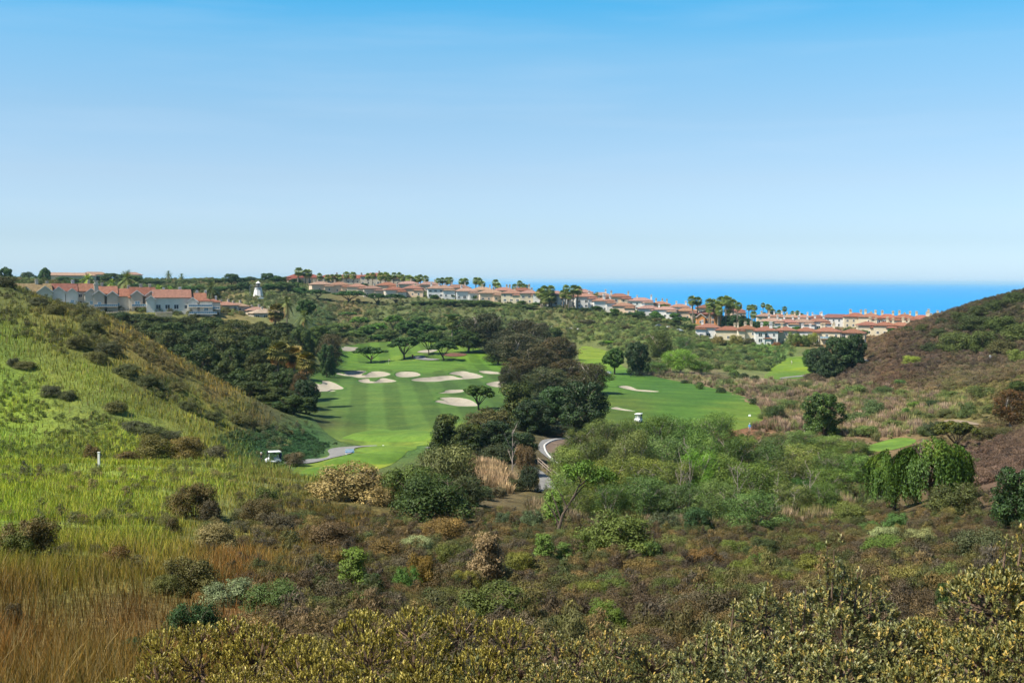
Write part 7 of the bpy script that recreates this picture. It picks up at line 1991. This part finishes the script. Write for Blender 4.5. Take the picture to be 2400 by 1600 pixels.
g = gp(1757, 1012, 180); person((g.x, g.y, g.z + .02), math.radians(160), 'person in blue walking behind the thicket near the reeds', M_BLUE, M_TAN, 'stand', M_CLOTHW, 1.76)

# posts, signs and small course furniture
g = gp(232, 1094, 60); o = empty('marker_post', g)
MB().box((0, 0, .65), (.19, .19, 1.5)).build('post', M_CLOTHW, o); MB().box((0, 0, 1.43), (.24, .24, .07)).build('post_cap', M_CLOTHW, o)
tag(o, 'square white post on the brow of the grassy slope', 'post')
g = gp(627, 1088, 150); o = empty('sign_post', g)
MB().tube([(0, 0, -.2), (0, 0, 2.1)], .05, 6).build('post', M_DARK, o); MB().box((0, 0, 1.8), (.22, .08, .5)).build('sign_board', M_DARK, o)
tag(o, 'thin black sign post between the person in black and the parked cart', 'sign')
g = gp(820, 1066, 150); o = empty('bench', (g.x, g.y, g.z + .1), .3)
MB().box((0, 0, .45), (1.5, .45, .07)).build('seat', M_BLUE, o)
MB().box((0, .24, .75), (1.5, .05, .35)).build('backrest', M_WHITE, o)
for s in (-.6, .6): MB().box((s, 0, .21), (.08, .4, .42)).build('leg', M_WHITE, o)
tag(o, 'pale blue tee bench at the bend of the tee path', 'bench')
g = gp(2320, 850, 200); o = empty('sign', (g.x, g.y, g.z), .1)
MB().box((0, 0, .9), (.09, .09, 2.2)).build('post', M_DARK, o); MB().box((0, -.06, 1.9), (.55, .05, .75)).build('sign_board', M_WHITE, o)
MB().box((0, -.09, 1.92), (.26, .02, .3)).build('emblem', M_DARK, o)
tag(o, 'small white sign on a post on the brown hillside', 'sign')
def marker(u, v, y0, label, m, sz=.35, name='tee_marker'):
    g = gp(u, v, y0)
    o = empty(name, (g.x, g.y, g.z + .1))
    MB().box((0, 0, .16), (sz, sz, .38), taper=.8).build('block', m, o)
    MB().box((0, 0, -.1), (.08, .08, .3)).build('stake', M_DARK, o)
    tag(o, label, 'marker', 'course markers')
marker(898, 1049, 180, 'white tee marker block beside the tee path', M_WHITE)
marker(906, 1069, 180, 'tan tee marker block on the nearest tee', M_TAN)
marker(866, 1018, 200, 'dark tee marker on the upper tee, nearer the grove', M_DARK, .3)
marker(934, 1018, 200, 'dark tee marker on the upper tee, nearer the conifers', M_DARK, .3)
marker(1757, 976, 200, 'white distance block near the reed end of the cart fairway', M_WHITE, .5)
g = gp(1427, 876, 300); o = empty('tee_sign', (g.x, g.y, g.z), .2)
MB().box((0, 0, .5), (1.6, .12, .8)).build('sign_board', M_WHITE, o)
for s in (-.6, .6): MB().box((s, .03, .1), (.1, .08, .7)).build('leg', M_DARK, o)
tag(o, 'low white board at the edge of the lime fairway', 'sign')
g = gp(911, 856, 350); o = empty('flagstick', (g.x, g.y, g.z + .15))
MB().tube([(0, 0, 0), (0, 0, 2.2)], .03, 6).build('pole', M_WHITE, o)
MB().add([(0, 0, 2.2), (.55, .04, 2.05), (.52, .1, 1.8), (0, 0, 1.75), (0, .03, 2.2), (.55, .07, 2.05), (.52, .13, 1.8), (0, .03, 1.75)], [(0, 1, 2, 3), (7, 6, 5, 4), (0, 4, 5, 1), (1, 5, 6, 2), (2, 6, 7, 3)]).build('flag', plain('flag_cloth', (.75, .45, .42), .8, .2), o)
tag(o, 'flagstick with pale red flag on the putting green', 'flag')
g = gp(967, 838, 350); o = empty('drink_cooler', (g.x, g.y, g.z))
MB().box((0, 0, .5), (.7, .7, 1.1), taper=.92).build('body', plain('cooler_red', (.42, .13, .06), .6, .3), o); MB().box((0, 0, 1.1), (.78, .78, .12)).build('lid', M_WOOD, o)
tag(o, 'rust red cooler box beside the concrete pad', 'cooler box')
g = gp(586, 695, 550); o = empty('lamp_post', (g.x, g.y, g.z))
MB().tube([(0, 0, -.3), (0, 0, 6.5)], [.12, .07], 6).build('pole', M_STEEL, o); MB().tube([(0, 0, 6.4), (.5, 0, 6.7), (1.0, 0, 6.7)], .05, 5).build('arm', M_STEEL, o); MB().box((1.2, 0, 6.66), (.6, .25, .14)).build('lamp_head', M_WHITE, o)
tag(o, 'grey street lamp standing next to the lighthouse', 'lamp post')

# timber railing along the lower path
q = m3([(172, 600), (205, 630), (240, 662), (275, 695), (312, 728)])
gs = [gp(a, b, 120) for a, b in q]
o = empty('railing', gs[0])
for p in gs:
    MB().box(tuple(p - gs[0] + Vector((0, 0, .45))), (.14, .14, 1.3)).build('post', M_WOOD, o)
for hz in (.55, 1.0):
    for a, b in zip(gs[:-1], gs[1:]):
        MB().tube([a - gs[0] + Vector((0, 0, hz)), b - gs[0] + Vector((0, 0, hz))], .055, 6).build('rail', M_WOOD, o)
tag(o, 'weathered timber railing along the lower cart path', 'railing')
# dark mesh fence beyond the cart fairway
q = [(1478, 884), (1510, 884), (1545, 884), (1580, 884), (1615, 884), (1650, 885), (1685, 885), (1722, 885)]
gs = [gp(a, b, 280) for a, b in q]
o = empty('dark_fence', gs[0])
for p in gs:
    MB().box(tuple(p - gs[0] + Vector((0, 0, .7))), (.12, .12, 1.9)).build('post', M_DARK, o)
for a, b in zip(gs[:-1], gs[1:]):
    a, b = a - gs[0], b - gs[0]
    m = MB()
    for hz in (.25, .6, .95, 1.3, 1.6):
        m.tube([a + Vector((0, 0, hz)), b + Vector((0, 0, hz))], .045, 4)
    m.build('fence_panel', M_DARK, o)
tag(o, 'low dark fence between the cart fairway and the lime bushes', 'fence')
# garden walls and paling fences in front of the townhouses
for i, (ua, ub, Y, n, l) in enumerate(((365, 402, 474, 14, 'grey paling fence below the townhouse with sharp gables'), (515, 570, 470, 18, 'pale grey paling fence past the last townhouse'), (250, 300, 472, 14, 'grey paling fence below the tall feather palm'))):
    a, b = gd(ua, Y), gd(ub, Y + 4)
    o = empty('paling_fence', a)
    for k in range(n):
        p = a.lerp(b, k / (n - 1)); p.z = float(hgt(p.x, p.y))
        MB().box(tuple(p - a + Vector((0, 0, .9))), (.32, .06, 2.4)).build('pale', M_FENCE, o)
    p0, p1 = a, b
    MB().tube([Vector((0, .06, 1.6)), b - a + Vector((0, .06, 1.6))], .05, 4).build('rail', M_FENCE, o)
    tag(o, l, 'fence', 'paling fences of the townhouses')
for i, u in enumerate((190, 224, 282)):
    g = gd(u, 470); o = empty('gate_pillar', g)
    MB().box((0, 0, 1.0), (1.0, 1.0, 3.0)).build('shaft', WALL['peach'], o); MB().box((0, 0, 2.58), (1.3, 1.3, .2)).build('pillar_cap', WALL['cream'], o)
    tag(o, ('pale garden pillar under the white balcony', 'pale garden pillar below the tall tan chimney', 'pale garden pillar left of the tall feather palm')[i], 'pillar', 'garden pillars')

# parked cars on the slope below the villas
def car(u, Y, rz, col, label):
    g = gd(u, Y)
    o = empty('parked_car', (g.x, g.y, g.z + .1), rz)
    mt = plain('car_paint', col, .3, .5, 0, .02)
    b = MB()
    prof = [(-2.15, .35), (-2.2, .75), (-2.0, .95), (-1.5, 1.0), (-.9, 1.45), (.5, 1.48), (1.15, 1.02), (2.0, .88), (2.2, .6), (2.15, .35)]
    n = len(prof)
    vs = [(x, -.85 + (.12 if z > 1.2 else 0), z) for x, z in prof] + [(x, .85 - (.12 if z > 1.2 else 0), z) for x, z in prof]
    b.add(vs, [tuple(range(n)), tuple(range(2 * n - 1, n - 1, -1))] + [(i, i + n, (i + 1) % n + n, (i + 1) % n) for i in range(n)])
    b.build('body', mt, o)
    for s in (-1, 1):
        MB().add([(-1.3, s * .84, 1.02), (.95, s * .84, 1.02), (.42, s * .76, 1.40), (-.85, s * .76, 1.40)], [(0, 1, 2, 3) if s < 0 else (3, 2, 1, 0)]).build('side_window', M_GLASS, o)
        for x in (-1.35, 1.35):
            MB().tube([(x, s * .68, .32), (x, s * .9, .32)], .32, 12).build('wheel', M_TYRE, o)
    MB().add([(.55, -.7, 1.47), (.55, .7, 1.47), (1.12, .78, 1.06), (1.12, -.78, 1.06)], [(0, 3, 2, 1)]).build('windscreen', M_GLASS, o)
    tag(o, label, 'car', 'cars parked below the villas')
car(1592, 640, .3, (.80, .82, .84), 'white car parked under the umbrella pines')
car(1568, 646, .2, (.62, .60, .56), 'pale silver car parked beside the white car')
car(1545, 652, .3, (.10, .11, .13), 'dark car parked at the end of the row under the umbrella pines')
car(612, 692, .5, (.80, .80, .80), 'white car parked at the foot of the lighthouse')
# ================================================================== FOREGROUND BUSHES WITH SEPARATE LEAVES
L_FG = leaf_mat('leathery_leaves', [(0, (.035, .030, .008)), (.35, (.10, .088, .020)), (.7, (.19, .168, .042)), (.92, (.27, .235, .075)), (1, (.34, .30, .12))], 0.3, 'OBJECT', 0.42, 0.35, gain=1.95)
L_FGB = leaf_mat('leathery_leaves_blue', [(0, (.030, .034, .014)), (.3, (.058, .070, .032)), (.55, (.095, .105, .046)), (.8, (.14, .122, .038)), (1, (.21, .165, .055))], 0.28, 'OBJECT', 0.42, 0.35, gain=1.95)
M_BRANCH = plain('branch_bark', (.15, .10, .07), 0.9, 0.15, 0, 0.3, 8)

def fold_leaves(P, T, N, L, wd, rn):
    """leaf blades with a folded midrib: base, two edges, tip, and the rib in the middle"""
    n = len(P)
    T = unit(T); N = unit(N - (N * T).sum(1, keepdims=True) * T); B = np.cross(N, T)
    L = L[:, None]; wd = wd[:, None]
    V = np.stack([P, P + T * L * .30 + B * wd * .42 + N * wd * .14, P + T * L * .68 + B * wd * .46 + N * wd * .13, P + T * L - N * L * .06,
                  P + T * L * .68 - B * wd * .46 + N * wd * .13, P + T * L * .30 - B * wd * .42 + N * wd * .14, P + T * L * .5], 1).reshape(-1, 3)
    b = np.arange(n)[:, None] * 7
    F = np.concatenate([b + np.array([[0, 1, 6]]), b + np.array([[1, 2, 6]]), b + np.array([[2, 3, 6]]), b + np.array([[3, 4, 6]]), b + np.array([[4, 5, 6]]), b + np.array([[5, 0, 6]])])
    return V, F, np.tile(rn, 6)

def fg_bush(label, u0, vt, w, Y, lobes, nshoot, mat, leafL, tint, tall=(), up=1.0, nl=15, spread=.5):
    """lobes: (du px, v px, radius px, dy m) as sighted; shoots carry whorls of upright leaves"""
    g = gd(u0, Y)
    o = empty('leafy_bush', g)
    C, R = [], []
    for du, vv, r, dy in lobes:
        c = at(np.array([u0 + du]), np.array([vv]), np.array([Y + dy]))[0]
        C.append(c - np.array(g)); R.append(r / FPX * (Y + dy))
    C = np.array(C); R = np.array(R)
    a = R ** 2 / (R ** 2).sum()
    k = rng.choice(len(C), int(nshoot * 2.2), p=a)
    D = unit(rsph(len(k)) + np.array([0, -.3, .75]))
    S = C[k] + D * (R[k] * np.where(rng.random(len(k)) < .9, rng.uniform(.90, 1.05, len(k)), rng.uniform(.5, .9, len(k))))[:, None]
    q = np.linalg.norm(S[:, None] - C[None], axis=2) / R[None]
    q[np.arange(len(k)), k] = 9
    ok = (q > .72).all(1)
    S, D = S[ok][:nshoot], D[ok][:nshoot]
    depth = np.zeros(len(S))
    for t_, (du, vv, ln, n_) in enumerate(tall):     # long shoots standing out of the crown
        c = at(np.array([u0 + du]), np.array([vv]), np.array([Y]))[0] - np.array(g)
        m_ = n_
        f = rng.uniform(0, 1, m_)
        ax = unit(np.array([[rng.normal(0, .12), 0, 1.0]]))[0]
        pp = c - ax * (ln / FPX * Y) * (1 - f)[:, None] + rng.normal(0, .055, (m_, 3)) * (1.3 - f)[:, None] * (ln / 60)
        S = np.concatenate([S, pp]); D = np.concatenate([D, unit(rng.normal(0, .5, (m_, 3)) + ax * 1.2)])
    ns = len(S)
    A = unit(D * .75 + np.array([0, 0, up]) + rng.normal(0, .28, (ns, 3)))
    shl = rng.uniform(.06, .14, ns) * leafL / .055
    P, T, N = [], [], []
    t = np.linspace(.05, 1, nl)
    for j in range(nl):
        an = j * 2.399 + rng.uniform(0, 6.28, ns)
        r1 = unit(np.cross(A, np.tile([.3, .9, .1], (ns, 1)))); r2 = np.cross(A, r1)
        rad = r1 * np.cos(an)[:, None] + r2 * np.sin(an)[:, None]
        P.append(S + A * (shl * t[j])[:, None] - A * (shl * .5)[:, None])
        sp = spread * (1.25 - .65 * t[j])
        T.append(unit(A * (1 - sp * .55) + rad * sp * 1.1 + np.array([0, 0, .12])))
        N.append(unit(A * .7 - rad * .5 + rng.normal(0, .25, (ns, 3))))
    P, T, N = map(np.concatenate, (P, T, N))
    n = len(P)
    L = leafL * rng.uniform(.7, 1.15, n)
    wd = L * rng.uniform(.34, .48, n)
    rn = np.clip(np.tile(rng.normal(.42, .2, ns), nl) + rng.normal(0, .16, n) + np.repeat(t - .5, ns) * .25, 0, 1)
    V, F, r = fold_leaves(P, T, N, L, wd, rn)
    c = link('foliage', mesh_np('foreground_foliage', V, F, mat, False, {'rnd': ('FACE', 'FLOAT', r)}), o)
    c.color = (*tint, 1)
    # branches from the base through the lobes, twigs to the shoots
    m = MB()
    for i in range(len(C)):
        e = Vector(C[i]); b = Vector((e.x * .25, e.y * .3, max(e.z * .35, .2)))
        m.tube([Vector((e.x * .06, e.y * .06, -.3)), b, e * .8 + b * .2, e + Vector((0, 0, R[i] * .5))], [.045, .035, .022, .008], 5, cap=False)
    sel = rng.choice(ns, min(ns, 420), replace=False)
    for i in sel:
        s = Vector(S[i]); j = int(np.argmin(np.linalg.norm(C - S[i], axis=1))); e = Vector(C[j])
        a_ = s + Vector(A[i]) * float(shl[i]) * .5
        m.tube([e.lerp(s, .25), e.lerp(s, .7) - Vector((0, 0, .02)), s, a_], [.012, .008, .006, .003], 3, cap=False)
    for t_, (du, vv, ln, n_) in enumerate(tall):
        c_ = Vector(at(np.array([u0 + du]), np.array([vv]), np.array([Y]))[0]) - g
        m.tube([c_ - Vector((.04, 0, ln / FPX * Y * 1.9)), c_ - Vector((.02, 0, ln / FPX * Y)), c_], [.016, .011, .004], 5, cap=False)
    m.build('branches', M_BRANCH, o)
    tag(o, label, 'bush', 'leafy bushes along the foreground')
    return o

def lumps(u0, sil, rows=4, r=46, seed=1):
    """rounded lumps hung below a silhouette line, row under row, each row nearer the viewer"""
    rr = random.Random(seed)
    out = []
    us = [p[0] for p in sil]; vs = [p[1] for p in sil]
    for k in range(rows):
        u = us[0] + rr.uniform(0, r)
        while u < us[-1]:
            q = r * rr.uniform(.72, 1.28) * (1 + .12 * k)
            v = float(np.interp(u, us, vs)) + q * .95 + k * r * 1.05 + rr.uniform(-.2, .3) * r
            out.append((u - u0, v, q, .25 - .45 * k + rr.uniform(-.2, .2)))
            u += q * rr.uniform(1.2, 1.75)
    return out
fg_bush('yellow-olive leafy bush in the foreground beside the golden grass', 500, 1455, 500, 14.5,
        lumps(500, [(262, 1600), (300, 1555), (345, 1500), (400, 1465), (480, 1452), (560, 1452), (640, 1458), (700, 1470), (738, 1520)], 3, 66, 1), 3000, L_FG, .038, (1.1, 1.05, .9), nl=11)
fg_bush('yellow-olive leafy bush in the bottom middle, tallest in its stretch', 950, 1425, 640, 13.5,
        lumps(950, [(640, 1590), (690, 1545), (760, 1490), (820, 1440), (890, 1425), (960, 1424), (1020, 1430), (1090, 1424), (1150, 1440), (1210, 1465), (1270, 1500)], 3, 70, 2), 3700, L_FG, .037, (1.1, 1.05, .88), nl=11)
fg_bush('low leafy bush with mixed olive and grey leaves between the two big foreground bushes', 1390, 1485, 420, 13.0,
        lumps(1390, [(1200, 1545), (1270, 1510), (1340, 1490), (1400, 1478), (1450, 1480), (1520, 1515), (1590, 1545)], 3, 56, 3), 1900, L_FGB, .036, (1.2, 1.05, .75), nl=11, spread=.7)
fg_bush('blue-grey leafed bush with one tall shoot against the scrub', 1880, 1290, 560, 11.5,
        lumps(1880, [(1610, 1540), (1660, 1470), (1720, 1430), (1790, 1395), (1850, 1410), (1920, 1380), (1990, 1370), (2060, 1400), (2120, 1450), (2170, 1480)], 4, 64, 4), 2800, L_FGB, .042, (1.12, 1.02, .82),
        tall=((75, 1288, 150, 44), (165, 1350, 90, 22), (-80, 1375, 80, 18), (10, 1380, 90, 18), (-160, 1415, 60, 14), (130, 1345, 80, 14), (-220, 1470, 60, 12), (100, 1330, 60, 12)), nl=11, spread=.85)
fg_bush('bronze leafed bush filling the bottom corner of the foreground', 2300, 1240, 380, 11.0,
        lumps(2300, [(2120, 1500), (2170, 1440), (2230, 1400), (2290, 1370), (2330, 1280), (2370, 1250), (2420, 1255), (2480, 1290), (2540, 1350)], 4, 70, 5), 3100, L_FGB, .041, (1.22, 1.05, .72),
        tall=((60, 1262, 60, 12), (-20, 1345, 70, 12), (100, 1232, 50, 12)), nl=11, spread=.75)
# ================================================================== SEA HAZE
hz = MB().box((0, 79000, (25 - 67) / 2), (330000, 163000, 92.0))
hm = bpy.data.materials.new('haze'); hm.use_nodes = True
hn = hm.node_tree.nodes; hn.clear()
ho = hn.new('ShaderNodeOutputMaterial'); hv = hn.new('ShaderNodeVolumePrincipled')
hv.inputs['Color'].default_value = (.48, .78, 1.0, 1)
hv.inputs['Density'].default_value = 0.00004
hv.inputs['Anisotropy'].default_value = 0.0
hm.node_tree.links.new(hv.outputs[0], ho.inputs['Volume'])
o = hz.build('haze', hm)
tag(o, 'pale sea haze lying over the valley and the water', 'haze', None, 'stuff')
